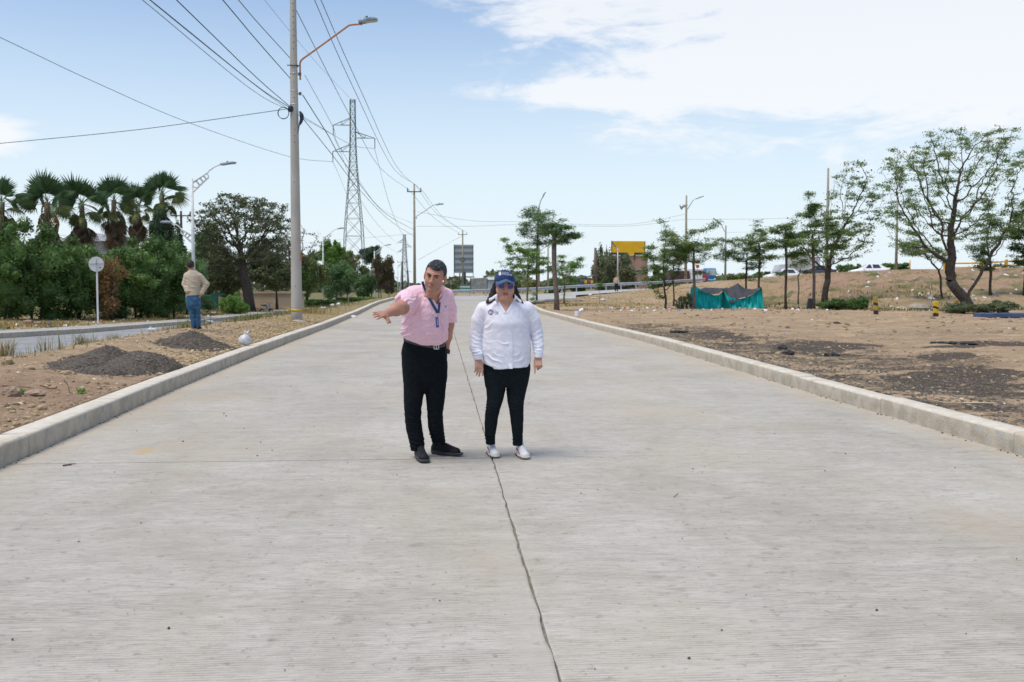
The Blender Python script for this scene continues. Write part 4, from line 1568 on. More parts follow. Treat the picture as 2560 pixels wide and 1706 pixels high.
mb.tube([p0 + [.7, 0, .1], p0 + [.1, 0, -.05], p0 + [-.25, 0, -.2]], [.08, .22, .38], 12)
sp = link('loudspeaker', mb.mesh('loudspeaker', galv, True), None, 'grey horn loudspeaker fixed high on the pole above the tent', 'loudspeaker')
crossarm_pole('thin pole with lamp arm to the left, above the blue bus', 1813, 564, 0, 0, 165, 704, armc=False, r=(.2, .12), lamp=[(1812, 580), (1808, 572), (1800, 558), (1793, 553)])
crossarm_pole('bare concrete pole rising out of the multi-trunk tree', 2066, 421, 0, 0, 110, 690, armc=False, r=(.2, .11))
crossarm_pole('bare concrete pole right of the white saloon car', 2240, 493, 0, 0, 122, 681, armc=False, r=(.19, .10))
crossarm_pole('thin pole behind the leafy tree by the guardrail', 1370, 612, 0, 0, 140, 722, armc=False, r=(.16, .1))
crossarm_pole('old pole wrapped in creeper left of the yellow billboard', 1488, 620, 0, 0, 145, 708, armc=False, r=(.34, .16), m=bark_p)
crossarm_pole('small lamp pole in front of the yellow billboard', 1544, 622, 0, 0, 140, 710, armc=False, r=(.12, .08), m=galv, lamp=[(1543, 625), (1540, 620), (1537, 615)])
crossarm_pole('double-crossarm timber pole behind the first street lamp', 457, 528, 540, 24, 92, 780, r=(.15, .1), m=bark)
crossarm_pole('distant crossarm pole left of the man in pink', 1006, 654, 656, 12, 260, 745, r=(.3, .2), m=bark)
crossarm_pole('farthest small crossarm pole by the man in pink', 1020, 676, 680, 6, 330, 742, r=(.3, .2), m=bark)
for u, vt, w_ in ((1122, 702, 'left'), (1132, 700, 'right')):
    crossarm_pole('tiny far-off pole between the man and the billboard, the %s one' % w_, u, vt, vt + 2, 4, 420, 722, r=(.3, .25), m=bark, group='far-off poles on the skyline')

# ---- white street lamps of the old road
def street_lamp(label, u, vtop, d, vb, hf=1.0):
    b_ = pp(u, vb, d)
    root = thing('street_lamp', label, 'street lamp', (b_[0], d, b_[2]), group='white street lamps along the old road')
    H_ = pp(u, vtop, d)[2] - b_[2]
    mb = MB()
    mb.tube([[0, 0, -.3], [0, 0, H_ * .5], [0, 0, H_]], [.12, .10, .075], 12)
    mb.obj('pole', white_st, root, smooth=True)
    s_ = H_ / 8.8
    for side, z0, k in ((1, H_ - .25, 1.0), (-1, H_ * .59, .72)):
        mb = MB()
        a0, a1 = np.array([0, 0, z0 - .65 * s_ * k]), np.array([side * 1.05 * s_ * k, 0, z0 + .35 * s_ * k])
        b0, b1 = np.array([0, 0, z0 + .05]), np.array([side * 1.05 * s_ * k, 0, z0 + .75 * s_ * k])
        mb.tube([a0, a1], .035, 6)
        mb.tube([b0 * .9 + a0 * .1, b1 * .9 + a1 * .1], .045, 6)
        for f in (.22, .45, .66, .84):                    # ringed web plate
            c_ = (a0 * (1 - f) + a1 * f) * .5 + (b0 * (1 - f) + b1 * f) * .5
            rr = np.linalg.norm((b0 - a0) * (1 - f) + (b1 - a1) * f) * .30
            t2 = np.linspace(0, 2 * math.pi, 13)[:-1]
            mb.tube(np.stack([c_[0] + rr * np.cos(t2), 0 * t2, c_[2] + rr * np.sin(t2)], -1), .035, 5, closed=True)
        tip = b1 + np.array([side * .75, 0, .42]) * s_ * k
        mb.tube(sm([b1, (b1 + tip) / 2 + [0, 0, .05], tip], 5), .04, 6)
        mb.obj('bracket', white_st, root, smooth=True)
        if side == 1 or d < 130:
            lamp_head(root, tip + np.array([side * .42 * k, 0, .05]), rotm('Y', -.12 * side) if side == 1 else np.array(Matrix.Rotation(math.pi, 3, 'Z')), L=.95 * k)
    return root


street_lamp('white street lamp rising behind the man in the beige jacket, first of its row', 486, 447, 61, 799)
street_lamp('white street lamp next to the concrete pole, second of its row', 809, 591, 123, 771)
street_lamp('white street lamp left of the pointing hand, third of its row', 937, 628, 160, 766)
street_lamp('white street lamp farthest along the old road', 995, 662, 262, 744)


def round_sign(label, u, v, d, vb, diam, face=False):
    b_ = pp(u + 3, vb, d)
    root = thing('road_sign', label, 'road sign', (b_[0], d, b_[2]))
    c_ = pp(u, v, d) - b_
    mb = MB()
    mb.box((c_[0] * .5, 0, c_[2] * .5), (.06, .06, c_[2] + .1), R=rotm('Y', math.atan2(c_[0], c_[2])))
    mb.obj('post', white_st, root)
    mb = MB()
    mb.tube([c_ + [0, -.05, 0], c_ + [0, -.062, 0]], [diam / 2, diam / 2], 32)
    dk = mb.obj('disc', mat('sign_back', (.62, .62, .60), (.55, .55, .53), scale=4, rough=.5, metal=.2), root)
    mb = MB()
    mb.box(c_ + [0, -.075, .03], (diam * .95, .02, .045 if not face else .10))
    mb.obj('cross_bar', galv if not face else dark_st, dk)
    if not face:
        mb = MB()
        mb.box(c_ + [0, -.075, -.02], (.035, .02, diam * .9))
        mb.obj('upright_bar', galv, dk)
        mb = MB()
        mb.box(c_ + [diam * .24, -.066, -diam * .22], (.10, .004, .035))
        mb.obj('maker_plate', dark_st, dk)
    return root


round_sign('back of a round road sign on a white post beside the hedge', 242, 661, 43, 806, .63)
round_sign('small distant round sign in front of the clipped hedge', 869, 720, 118, 771, .62, face=True)

# ---- lattice pylons
def pylon(label, u, vtop, d, vb, arms, hw, th_, m, insul=True):
    b_ = pp(u, vb, d)
    root = thing('pylon', label, 'pylon', (b_[0], d, b_[2]))
    zt = pp(u, vtop, d)[2] - b_[2]
    vs, ws = hw
    zs = np.array([pp(u, v, d)[2] - b_[2] for v in vs])

    def W_(z):
        return np.interp(z, zs[::-1], np.array(ws)[::-1])
    Rz = rotm('Z', .22)
    mb = MB()
    cor = [(-1, -1), (1, -1), (1, 1), (-1, 1)]
    zz = np.linspace(0, zt, 14)
    for cx_, cy_ in cor:
        mb.tube(np.stack([cx_ * W_(zz), cy_ * W_(zz), zz], -1), th_ * 1.3, 4)
    mb.xf(Rz)
    mb.obj('leg', m, root)
    mb = MB()
    z = 0.0
    while z < zt - .3:
        h_ = max(W_(z) * 2.0, 1.1)
        if z + h_ > zt:
            h_ = zt - z
        for k in range(4):
            a, b = cor[k], cor[(k + 1) % 4]
            w0, w1 = W_(z), W_(z + h_)
            p0, p1 = np.array([a[0] * w0, a[1] * w0, z]), np.array([b[0] * w1, b[1] * w1, z + h_])
            p2, p3 = np.array([b[0] * w0, b[1] * w0, z]), np.array([a[0] * w1, a[1] * w1, z + h_])
            mb.tube([p0, p1], th_ * .7, 4, cap=False)
            mb.tube([p2, p3], th_ * .7, 4, cap=False)
            if z > zt * .6 or k % 2 == 0:
                mb.tube([p3, p1], th_ * .7, 4, cap=False)
        z += h_
    mb.xf(Rz)
    mb.obj('bracing', m, root)
    for ut, vt_, vr in arms:
        tip = pp(ut, vt_, d) - b_
        zr_ = pp(u, vr, d)[2] - b_[2]
        s_ = np.sign(tip[0])
        w0 = W_(tip[2])
        mb = MB()
        for sy in (-1, 1):
            mb.tube([[s_ * w0, sy * w0, tip[2]], tip], th_ * .9, 4)
            mb.tube([[s_ * w0, sy * w0, zr_], tip], th_ * .9, 4)
            mid = tip * .5 + np.array([s_ * w0, sy * w0, tip[2]]) * .5
            mid2 = tip * .5 + np.array([s_ * w0, sy * w0, zr_]) * .5
            mb.tube([mid, mid2], th_ * .6, 4)
            mb.tube([[s_ * w0, sy * w0, zr_], mid], th_ * .6, 4)
        ar = mb.obj('arm', m, root)
        if insul:
            mb = MB()
            mb.tube([tip, tip + [0, 0, -1.55]], .07, 6)
            mb.obj('insulator_string', porc, ar)
    return root


steel = mat('pylon_steel', (.09, .115, .095), (.16, .18, .16), scale=.4, rough=.6, metal=.3)
pylon('tall lattice power pylon beside the concrete pole', 886, 250, 152, 766, [(833, 313, 296), (937, 346, 330), (832, 379, 362)],
      ((250, 350, 400, 470, 568, 641, 766), (.36, .40, .50, .78, 1.25, 1.45, 2.1)), .036, steel)
pylon('small distant lattice pylon above the man in pink', 1012, 586, 420, 745, [(994, 607, 598), (1029, 618, 609), (994, 630, 622)],
      ((586, 640, 745), (.45, .8, 2.0)), .10, mat('pylon_far', (.42, .46, .48), rough=.7), insul=False)

# ---- overhead wires: (u, v, height)
def wire(label, pts, r=.013, m=cable_m, ext=0, kind='overhead cables at the near pole'):
    P_ = []
    for u, v, z in pts:
        rr = ray(u, v)
        t_ = (z - EYE) / rr[2]
        P_.append([rr[0] * t_, rr[1] * t_, z])
    P_ = np.array(P_)
    if ext:
        dv = P_[0] - P_[1]
        dv /= np.linalg.norm(dv)
        P_ = np.vstack([P_[0] + dv * ext, P_])
    mb = MB()
    S_ = sm(P_, 12)
    mb.tube(S_, r, 5)
    return mb.obj('cable', m, None, smooth=True, label=label, cat='cable', group=kind)


wire('cable from the near pole to the upper left, lowest one ending at the coil', [(375, 0, 7.4), (640, 214, 7.45), (727, 271, 7.7)], ext=22)
wire('cable from the near pole to the upper left, ending just above the coil', [(441, 0, 7.45), (640, 193, 7.5), (724, 266, 7.75)], ext=22)
wire('cable from the near pole ending at the little loop below the lamp arm', [(557, 0, 8.5), (640, 99, 8.55), (727, 198, 8.75)], r=.015, ext=20)
wire('cable ending behind the clamp of the orange lamp arm', [(596, 0, 9.2), (640, 52, 9.25), (731, 152, 9.45)], ext=18)
wire('long sagging conductor crossing the upper left corner down to the pylon', [(0, 94, 19.6), (240, 207, 18.6), (480, 310, 18.2), (724, 392, 19.2), (832, 405, 20.3)], r=.03, m=cable_f, ext=30, kind='conductors of the pylon line')
wire('thin wire from the top left that ends at the pylon peak', [(661, 0, 24.5), (726, 80, 24.6), (800, 167, 26.5), (878, 249, 29.8)], r=.018, m=cable_f, ext=20, kind='conductors of the pylon line')
wire('conductor passing behind the pole to the right pylon arm', [(356, 0, 17.6), (640, 232, 18.4), (757, 292, 19.6), (878, 362, 21.6), (936, 372, 22.3)], r=.028, m=cable_f, ext=15, kind='conductors of the pylon line')
wire('conductor passing behind the pole to the upper left pylon arm', [(300, -60, 20.0), (640, 215, 20.6), (740, 285, 22.2), (833, 338, 24.4)], r=.028, m=cable_f, ext=10, kind='conductors of the pylon line')
wire('cable from the coil running to the far left over the old road', [(-160, 375, 6.4), (0, 359, 6.6), (350, 324, 7.0), (696, 276, 7.6), (726, 272, 7.7)], r=.012)
wire('upper left line wire from the near pole to the second pole', [(707, -40, 12.1), (744, 33, 11.4), (876, 292, 10.35), (951, 420, 10.5), (1022, 475, 11.5)], r=.014)
wire('middle line wire leaving the top edge right of the pole', [(767, -40, 12.1), (786, 0, 11.7), (880, 213, 10.5), (983, 420, 10.6), (1038, 462, 12.1)], r=.014)
wire('rightmost line wire leaving the top edge right of the pole', [(783, -40, 12.1), (802, 0, 11.7), (893, 207, 10.5), (994, 420, 10.7), (1053, 475, 11.5)], r=.014)
wire('thick cable from the lower insulator to the second pole', [(757, 238, 8.2), (815, 330, 7.8), (870, 420, 7.5), (960, 531, 7.2), (1034, 575, 7.4)], r=.018)
wire('thin cable from the upper insulator to the second pole', [(762, 188, 8.9), (833, 319, 8.2), (856, 380, 8.1), (950, 520, 8.0), (1035, 560, 8.0)], r=.010, m=cable_f)
wire('cable from the black bundle to the foot of the second pole', [(757, 296, 7.4), (831, 388, 6.9), (900, 476, 6.7), (975, 552, 6.7), (1033, 590, 6.9)], r=.014)
wire('line wire from the second pole to the third pole, left side', [(1022, 475, 11.5), (1090, 549, 11.2), (1146, 582, 11.7)], r=.02, m=cable_f, kind='wires beyond the second pole')
wire('line wire from the second pole to the third pole, right side', [(1054, 475, 11.5), (1110, 545, 11.2), (1167, 582, 11.7)], r=.02, m=cable_f, kind='wires beyond the second pole')
wire('line wire from the second pole top to the third pole top', [(1038, 462, 12.1), (1096, 538, 11.4), (1157, 577, 12.0)], r=.02, m=cable_f, kind='wires beyond the second pole')
wire('faint horizontal wire from the second pole to the loudspeaker pole, lower', [(1042, 566, 7.7), (1180, 566, 8.0), (1310, 562, 8.6), (1560, 566, 9.0), (1714, 548, 10.5)], r=.016, m=cable_f, kind='wires across the street')
wire('faint horizontal wire from the second pole to the loudspeaker pole, upper', [(1042, 530, 9.3), (1180, 552, 8.8), (1300, 555, 8.8), (1560, 562, 9.1), (1714, 536, 11.2)], r=.016, m=cable_f, kind='wires across the street')
wire('faint wire from the loudspeaker pole to the right', [(1716, 549, 10.5), (1929, 547, 9.2), (2066, 538, 9.3)], r=.016, m=cable_f, kind='wires across the street')
wire('faint wire from the thin lamp pole to the right', [(1815, 582, 10.2), (1912, 579, 9.0), (2066, 570, 7.9)], r=.018, m=cable_f, kind='wires across the street')
wire('slanting wire from the third pole down to the left', [(1046, 650, 4.2), (1100, 620, 7.6), (1155, 590, 11.0)], r=.02, m=cable_f, kind='wires beyond the second pole')
wire('cable over the old road behind the left trees', [(0, 570, 5.5), (240, 600, 5.0), (520, 640, 4.6), (740, 610, 6.5), (1033, 585, 7.2)], r=.012, m=cable_f, kind='wires across the street')
for k, (a, b, nm) in enumerate([((833, 338, 24.4), (995, 612, 18.5), 'conductor from the upper left arm to the distant pylon'), ((936, 372, 22.3), (1029, 622, 17), 'conductor from the right arm to the distant pylon'), ((832, 405, 20.3), (995, 634, 15), 'conductor from the lower left arm to the distant pylon')]):
    mid = ((a[0] + b[0]) / 2 + 8, (a[1] + b[1]) / 2 + 58, 11 + 2.5 * (2 - k) * .8)
    wire(nm, [a, mid, b], r=.028, m=cable_f, kind='conductors of the pylon line')

# ---- billboards and boards
def billboard(label, u0, u1, v0, v1, d, vb, m, legs, name='billboard', frame=True, strip=None, rib=0):
    a, b = pp(u0, v0, d), pp(u1, v1, d)
    cx_, W__ = (a[0] + b[0]) / 2, b[0] - a[0]
    zb = pp((u0 + u1) / 2, vb, d)[2]
    root = thing(name, label, 'billboard', (cx_, d, zb))
    zt, z0 = a[2] - zb, b[2] - zb
    if rib:
        n = 41
        zz = np.linspace(z0, zt, n)
        yy_ = .05 * np.sin((zz - z0) / (zt - z0) * rib * 2 * math.pi)
        mb = MB()
        mb.grid(np.stack([np.stack([x_ + 0 * zz, yy_, zz], -1) for x_ in (-W__ / 2, W__ / 2)], 0))
        mb.box((0, .16, (zt + z0) / 2), (W__, .2, zt - z0))
        mb.obj('panel', m, root)
    else:
        mb = MB()
        mb.box((0, 0, (zt + z0) / 2), (W__, .2, zt - z0), bev=.03)
        mb.obj('panel', m, root)
    if strip:
        for k, (s0, s1, hh_) in enumerate(strip):
            mb = MB()
            mb.box((-W__ / 2 + W__ * (s0 + s1) / 2, -.12, z0 + hh_ / 2), (W__ * (s1 - s0), .06, hh_))
            mb.obj('black_strip', black_m, root)
    mb = MB()
    for f, r_ in legs:
        mb.tube([[W__ * f, .2, -.5], [W__ * f, .2, z0 + .3]], r_, 8)
    mb.obj('leg', dark_st, root)
    if frame:
        mb = MB()
        for s_ in (-1, 1):
            mb.box((s_ * W__ / 2, 0, (zt + z0) / 2 - .3), (.12, .3, zt - z0 + .6))
        mb.obj('frame', dark_st, root)
    return root


bb = billboard('tall grey corrugated back of a billboard behind the third pole', 1135, 1183, 612, 683, 215, 724,
               mat('grey_sheet', (.30, .33, .35), (.24, .27, .29), scale=.25, rough=.5, metal=.2, stretch=(.4, 1, 3)), [(-.2, .12), (.05, .3)], rib=5)
mb = MB()
zc_ = pp(1160, 693, 215)[2] - bb.location[2]
mb.box((0, -.6, zc_), (4.6, .9, .25))
mb.obj('catwalk', dark_st, bb)
billboard('low grey weathered board beside the woman', 1176, 1218, 696, 724, 150, 728,
          mat('weathered_board', (.30, .32, .31), (.20, .215, .21), scale=1.2, rough=.7, col3=(.09, .09, .085), scale3=2.2, lo3=.62, hi3=.7), [(-.3, .08), (.3, .08)])
billboard('yellow billboard with a broken black strip along its lower edge', 1529, 1612, 603, 638, 175, 645,
          mat('yellow_vinyl', (.80, .46, .01), (.72, .40, .01), scale=.5, rough=.5), [(-.2, .15), (.2, .15)], strip=[(0, .48, .42), (.68, 1.0, .42)])
# green and white stand behind the third pole
for k, (u0, u1, v0, v1, lb) in enumerate([(1150, 1176, 712, 727, 'green and white striped stand behind the third pole')]):
    a, b = pp(u0, v0, 165), pp(u1, v1, 165)
    root = thing('kiosk', lb, 'kiosk', ((a[0] + b[0]) / 2, 165, b[2]))
    hgt = a[2] - b[2]
    for j in range(4):
        mb = MB()
        mb.box((0, 0, hgt * (j + .5) / 4), (b[0] - a[0], .8, hgt / 4 - .01))
        mb.obj('board', mat('teal_board', (.02, .22, .17), rough=.6) if j % 2 else mat('white_board', (.6, .62, .6), rough=.6), root)

# ---- buildings
def building(label, u0, u1, vt, vb, d, depth, m, roofm=None, windows=(), name='building', cat='building', gable=0.0):
    a, b = pp(u0, vt, d), pp(u1, vb, d)
    W__, H_ = b[0] - a[0], a[2] - b[2]
    root = thing(name, label, cat, ((a[0] + b[0]) / 2, d, b[2]))
    mb = MB()
    mb.box((0, depth / 2, H_ / 2 - .5), (W__, depth, H_ + 1))
    mb.obj('wall', m, root)
    mb = MB()
    if gable:
        mb.add([[-W__ / 2 - .3, -.4, H_ + .02], [W__ / 2 + .3, -.4, H_ + .02], [W__ / 2 + .3, depth + .4, H_ + .02], [-W__ / 2 - .3, depth + .4, H_ + .02], [-W__ / 2 + .8, depth / 2, H_ + gable], [W__ / 2 + .3, depth / 2, H_ + gable * .5]],
               [(0, 1, 5, 4), (3, 4, 5, 2)], [(0, 4, 3), (1, 2, 5)])
    else:
        mb.box((0, depth / 2, H_ + .1), (W__ + .3, depth + .3, .2))
    mb.obj('roof', roofm or m, root)
    for (fx, fz, fw, fh) in windows:
        w0 = MB()
        w0.box((W__ * fx, -.03, H_ * fz), (fw, .1, fh))
        wo_ = w0.obj('window', mat('window_frame', (.5, .5, .48), rough=.5), root)
        w1 = MB()
        w1.box((W__ * fx, -.09, H_ * fz), (fw * .8, .03, fh * .8))
        w1.obj('pane', mat('window_glass', (.04, .05, .06), rough=.1), wo_)
    return root


building('pinkish brick building below the yellow billboard', 1531, 1619, 641, 712, 188, 10, mat('pink_brick', (.46, .27, .20), (.36, .22, .17), scale=.6, rough=.9, stretch=(1, 1, .3)),
         windows=[(-.15, .45, 1.1, 1.0), (.25, .45, 1.1, 1.0)])
building('low house with pale grey sloping roof behind the palms', 150, 268, 604, 690, 98, 9, mat('house_wall', (.45, .44, .42), (.38, .37, .35), scale=.5, rough=.9), mat('grey_roof', (.33, .34, .36), (.27, .28, .30), scale=1, rough=.8), gable=1.2)
building('beige garden wall behind the green gate', 528, 760, 734, 775, 101, .3, mat('beige_wall', (.52, .42, .30), (.44, .35, .26), scale=.8, rough=.9), name='garden_wall', cat='wall')
building('long pale roof far away beside the woman', 1215, 1260, 700, 720, 240, 12, mat('pale_shed', (.42, .46, .49), rough=.8), gable=.8)

gm_ = mat('green_gate_paint', (.015, .13, .085), (.02, .10, .07), scale=3, rough=.5)
b_ = pp(520, 775, 90)
gate = thing('gate', 'dark green solid gate right of the man in the beige jacket', 'gate', b_)
mb = MB()
mb.box((0, 0, .65), (1.5, .08, 1.3), bev=.02)
mb.obj('panel', gm_, gate)
for s_ in (-.8, .8):
    mb = MB()
    mb.box((s_, 0, .8), (.12, .12, 1.7))
    mb.obj('post', gm_, gate)
b_ = pp(545, 773, 90)
stand = thing('fence', 'dark green open railing beside the gate', 'fence', b_)
for k in range(7):
    mb = MB()
    mb.box((-.45 + k * .16, 0, .6), (.05, .05, 1.3))
    mb.obj('upright', gm_, stand)
mb = MB()
mb.box((.03, 0, 1.3), (1.25, .1, .16))
mb.obj('top_rail', gm_, stand)
for u in (512, 566):
    b_ = pp(u, 772, 96)
    mb = MB()
    mb.box((0, 0, 1.3), (.32, .3, 2.8), bev=.02)
    mb.obj('pillar', mat('pale_pillar', (.5, .5, .49), rough=.8), None, label='pale pillar ' + ('left' if u < 540 else 'right') + ' of the green railing', cat='pillar').location = tuple(b_)

# canopy stall
b_ = pp(1467, 716, 142)
stall = thing('market_stall', 'dark canopy stall with yellow and red goods beyond the guardrail', 'stall', b_)
mb = MB()
mb.add([[-1.6, -1, 1.0], [1.6, -1, 1.55], [1.6, 1, 1.6], [-1.6, 1, 1.05], [-1.6, -1, 1.08], [1.6, -1, 1.63], [1.6, 1, 1.68], [-1.6, 1, 1.13]], [(0, 3, 2, 1), (4, 5, 6, 7), (0, 1, 5, 4), (2, 3, 7, 6), (1, 2, 6, 5), (0, 4, 7, 3)])
mb.obj('canopy', mat('dark_canopy', (.05, .055, .065), rough=.7), stall)
for x_ in (-1.4, 0, 1.4):
    mb = MB()
    mb.box((x_, -.8, .5), (.08, .08, 1.2))
    mb.obj('post', dark_st, stall)
mb = MB()
mb.box((0, -.6, .15), (2.8, .5, .5))
mb.obj('counter', mat('stall_counter', (.10, .12, .16), rough=.7), stall)
for k, (x_, c_) in enumerate([(-.3, (.75, .38, .02)), (.25, (.4, .05, .08)), (.6, (.6, .45, .05)), (-.9, (.05, .10, .25))]):
    mb = MB()
    mb.box((x_, -.85, .6), (.35, .3, .42), bev=.04)
    mb.obj('goods', mat('goods_%d' % k, c_, rough=.6), None, label=['yellow goods on the stall counter', 'dark red goods on the stall counter', 'mustard goods on the stall counter', 'blue goods on the stall counter'][k], cat='goods').location = tuple(b_)

# ---- guardrail
def guardrail(label, pts, name='guardrail', step=2.0):
    P_ = sm(pts, 10)
    root = thing(name, label, 'guardrail', P_[0])
    seg = np.linalg.norm(np.diff(P_, axis=0), axis=1)
    s_ = np.concatenate([[0], np.cumsum(seg)])
    q = np.arange(0, s_[-1], .5)
    C_ = np.stack([np.interp(q, s_, P_[:, i]) for i in range(3)], -1)
    T_ = unit(np.gradient(C_, axis=0) * [1, 1, 0])
    N_ = np.stack([T_[:, 1], -T_[:, 0], 0 * q], -1)
    prof = [(.0, .44), (.05, .47), (.085, .50), (.05, .54), (.0, .58), (0, .60), (.05, .64), (.085, .68), (.05, .72), (0, .75)]
    per = 8
    for a in range(0, len(q) - 1, per):
        b = min(a + per, len(q) - 1)
        mb = MB()
        mb.grid(np.stack([C_[a:b + 1] + N_[a:b + 1] * o + [0, 0, h] - P_[0] for o, h in prof], 1))
        mb.grid(np.stack([C_[a:b + 1] + N_[a:b + 1] * (o - .012) + [0, 0, h] - P_[0] for o, h in prof[::-1]], 1))
        mb.obj('beam', galv, root)
    for a in range(0, len(q), int(step / .5)):
        mb = MB()
        mb.box(C_[a] - N_[a] * .08 - P_[0] + [0, 0, .32], (.12, .12, .86))
        mb.obj('post', galv, root)
    return root


guardrail('long galvanised guardrail on the far side of the bend', [pp(u, 714, dd_)[:2].tolist() + [z_ + .02] for u, dd_, z_ in
          [(1040, 101, .26), (1130, 102.5, .27), (1200, 104, .33), (1337, 107.5, .52), (1450, 110.5, .80), (1541, 112.5, 1.02), (1640, 114.5, 1.22), (1700, 116.5, 1.42), (1766, 119, 1.62)]])

# yellow pipe railing on the crest at the right
ymat = mat('yellow_railing_paint', (.72, .40, .02), (.60, .33, .03), scale=3, rough=.5)
rl = thing('railing', 'yellow pipe railing on top of the bank at the right edge', 'railing', (0, 0, 0))
Pt = [pp(u, v, 92) for u, v in ((2362, 659), (2452, 658), (2516, 654), (2600, 650), (2680, 646))]
for off in (0, -.42):
    mb = MB()
    mb.tube([p + [0, 0, off] for p in Pt], .075, 8)
    mb.obj('rail', ymat, rl, smooth=True)
for p in Pt:
    mb = MB()
    mb.box(p + [0, 0, -.55], (.26, .2, 1.5), bev=.03)
    mb.obj('post', ymat, rl)
p = pp(2275, 660, 96)
mb = MB()
mb.tube([[0, 0, -1.0], [0, 0, .35]], .07, 8)
mb.obj('post', ymat, None, smooth=True, label='lone yellow post on the crest left of the yellow railing', cat='post').location = tuple(p)


# ---- yellow and black bollards
def bollard(label, u, vb, vt, d, lean=0.0, m1='bollard_yellow', col=(.75, .47, .02), seed=1):
    b_ = pp(u, vb, d)
    b_[2] = gz(b_[0], d)
    H_ = pp(u, vt, d)[2] - b_[2]
    root = thing('bollard', label, 'bollard', b_)
    R = rotm('Y', lean)
    bands = [(0, .22, 1), (.22, .50, 0), (.50, .64, 1), (.64, 1, 0)]
    for k, (a, b, dk) in enumerate(bands):
        mb = MB()
        mb.box((0, 0, H_ * (a + b) / 2), (.17, .17, H_ * (b - a) - .002), bev=.012 if k == 3 else 0)
        if k in (1, 2, 3):                                # stripes run diagonally: shear the joints
            V = mb.V[0]
            V[:, 2] += np.where(V[:, 2] < H_ * (a + b) / 2, -.35 * V[:, 0], (-.35 * V[:, 0]) * (k != 3))
        mb.xf(R)
        mb.obj('black_band' if dk else 'yellow_band', black_m if dk else mat(m1, col, tuple(c_ * .7 for c_ in col), scale=14, rough=.6), root)
    return root


bollard('upright yellow and black bollard between the green shrub and the crooked tree', 2339, 798, 754, 41)
bollard('leaning weathered yellow and black bollard by the green shrub', 2190, 790, 742, 46, lean=-.06, m1='bollard_faded', col=(.48, .32, .05))
bollard('faded bollard half hidden in the weeds behind the crooked trunk', 2390, 785, 750, 47, m1='bollard_dull', col=(.40, .24, .05))

# blue slab and the black tyre piece
a, b = pp(2425, 798, 41.5), pp(2640, 806, 40)
sl = MB()
sl.box((0, 0, .11), (b[0] - a[0], .55, .20), bev=.03)
sl.obj('plastic_slab', mat('navy_slab', (.045, .07, .16), (.07, .10, .20), scale=2, rough=.5), None, label='long dark blue slab lying on the ground at the right edge', cat='slab',
       loc=((a[0] + b[0]) / 2, 41, gz((a[0] + b[0]) / 2, 41)))
p = pp(2024, 780, 53)
mb = MB()
mb.box((0, 0, .30), (.26, .2, .62), R=rotm('Y', .16), bev=.05, taper=.8)
mb.obj('tyre_piece', black_m, None, label='black upright piece of tyre leaning on a slim trunk', cat='tyre', loc=(p[0], 53, gz(p[0], 53)))

# ---- turquoise and black tarpaulin shelter
teal = mat('turquoise_tarp', (.012, .62, .59), (.012, .50, .49), scale=2.5, rough=.45, translucent=.25, bump=.3, bscale=9)
btarp = mat('black_net', (.035, .038, .045), (.055, .058, .065), scale=4, rough=.75, bump=.3, bscale=12)
D0 = 56.5
tb = pp(1816, 772, D0)
tzb = gz(tb[0], D0)
tent = thing('tarp_shelter', 'makeshift shelter of turquoise and black tarpaulin between slim trees', 'tent', (tb[0], D0, tzb))


def tl(u, v, dy=0.0):
    return pp(u, v, D0 + dy) - np.array([tb[0], D0, tzb])


us = np.linspace(1727, 1905, 90)
topv = np.interp(us, [1727, 1732, 1740, 1760, 1785, 1797, 1806, 1809, 1814, 1820, 1835, 1850, 1866, 1885, 1897, 1903, 1905], [722, 715, 716, 729, 739, 738, 730, 727, 731, 742, 746, 748, 744, 735, 723, 721, 722])
rngt = np.random.default_rng(7)
rows = []
for j, f in enumerate(np.linspace(0, 1, 16)):
    base_v = 773.5 + 1.5 * np.sin(us * .11) + 2 * (us > 1890) * f
    vv = topv + (base_v - topv) * f
    uu = us + f * np.interp(us, [1727, 1735, 1880, 1905], [-4, 2, 0, 5])
    yo = -.25 * f + (.03 + .07 * f) * np.sin(us * .33 + 2.2 * f + 1.1 * np.sin(us * .07)) + .05 * np.sin(us * .8 - 3 * f) + .5 * np.exp(-((us - 1812) / 9) ** 2) * f
    diag = .06 * np.sin((us - 1735) * .16 - f * 5.5)
    rows.append(np.array([tl(u_, v_, y_ + dg) for u_, v_, y_, dg in zip(uu, vv, yo, diag)]))
mb = MB()
mb.grid(np.array(rows))
mb.obj('turquoise_sheet', teal, tent, smooth=True)
for nm, ua, ub in (('turquoise_side', 1727, 1731), ('turquoise_side', 1905, 1899)):
    rows = []
    for f in np.linspace(0, 1, 8):
        rows.append([tl(ua + (ub - ua) * g + (4 if ua > 1800 else -4) * f, (722 if ua > 1800 else 717) + (2) * g + (52 - 3 * g) * f, 2.6 * g - .25 * f * (1 - g) + .06 * math.sin(g * 14)) for g in np.linspace(0, 1, 10)])
    mb = MB()
    mb.grid(np.array(rows))
    mb.obj(nm, teal, tent, smooth=True)
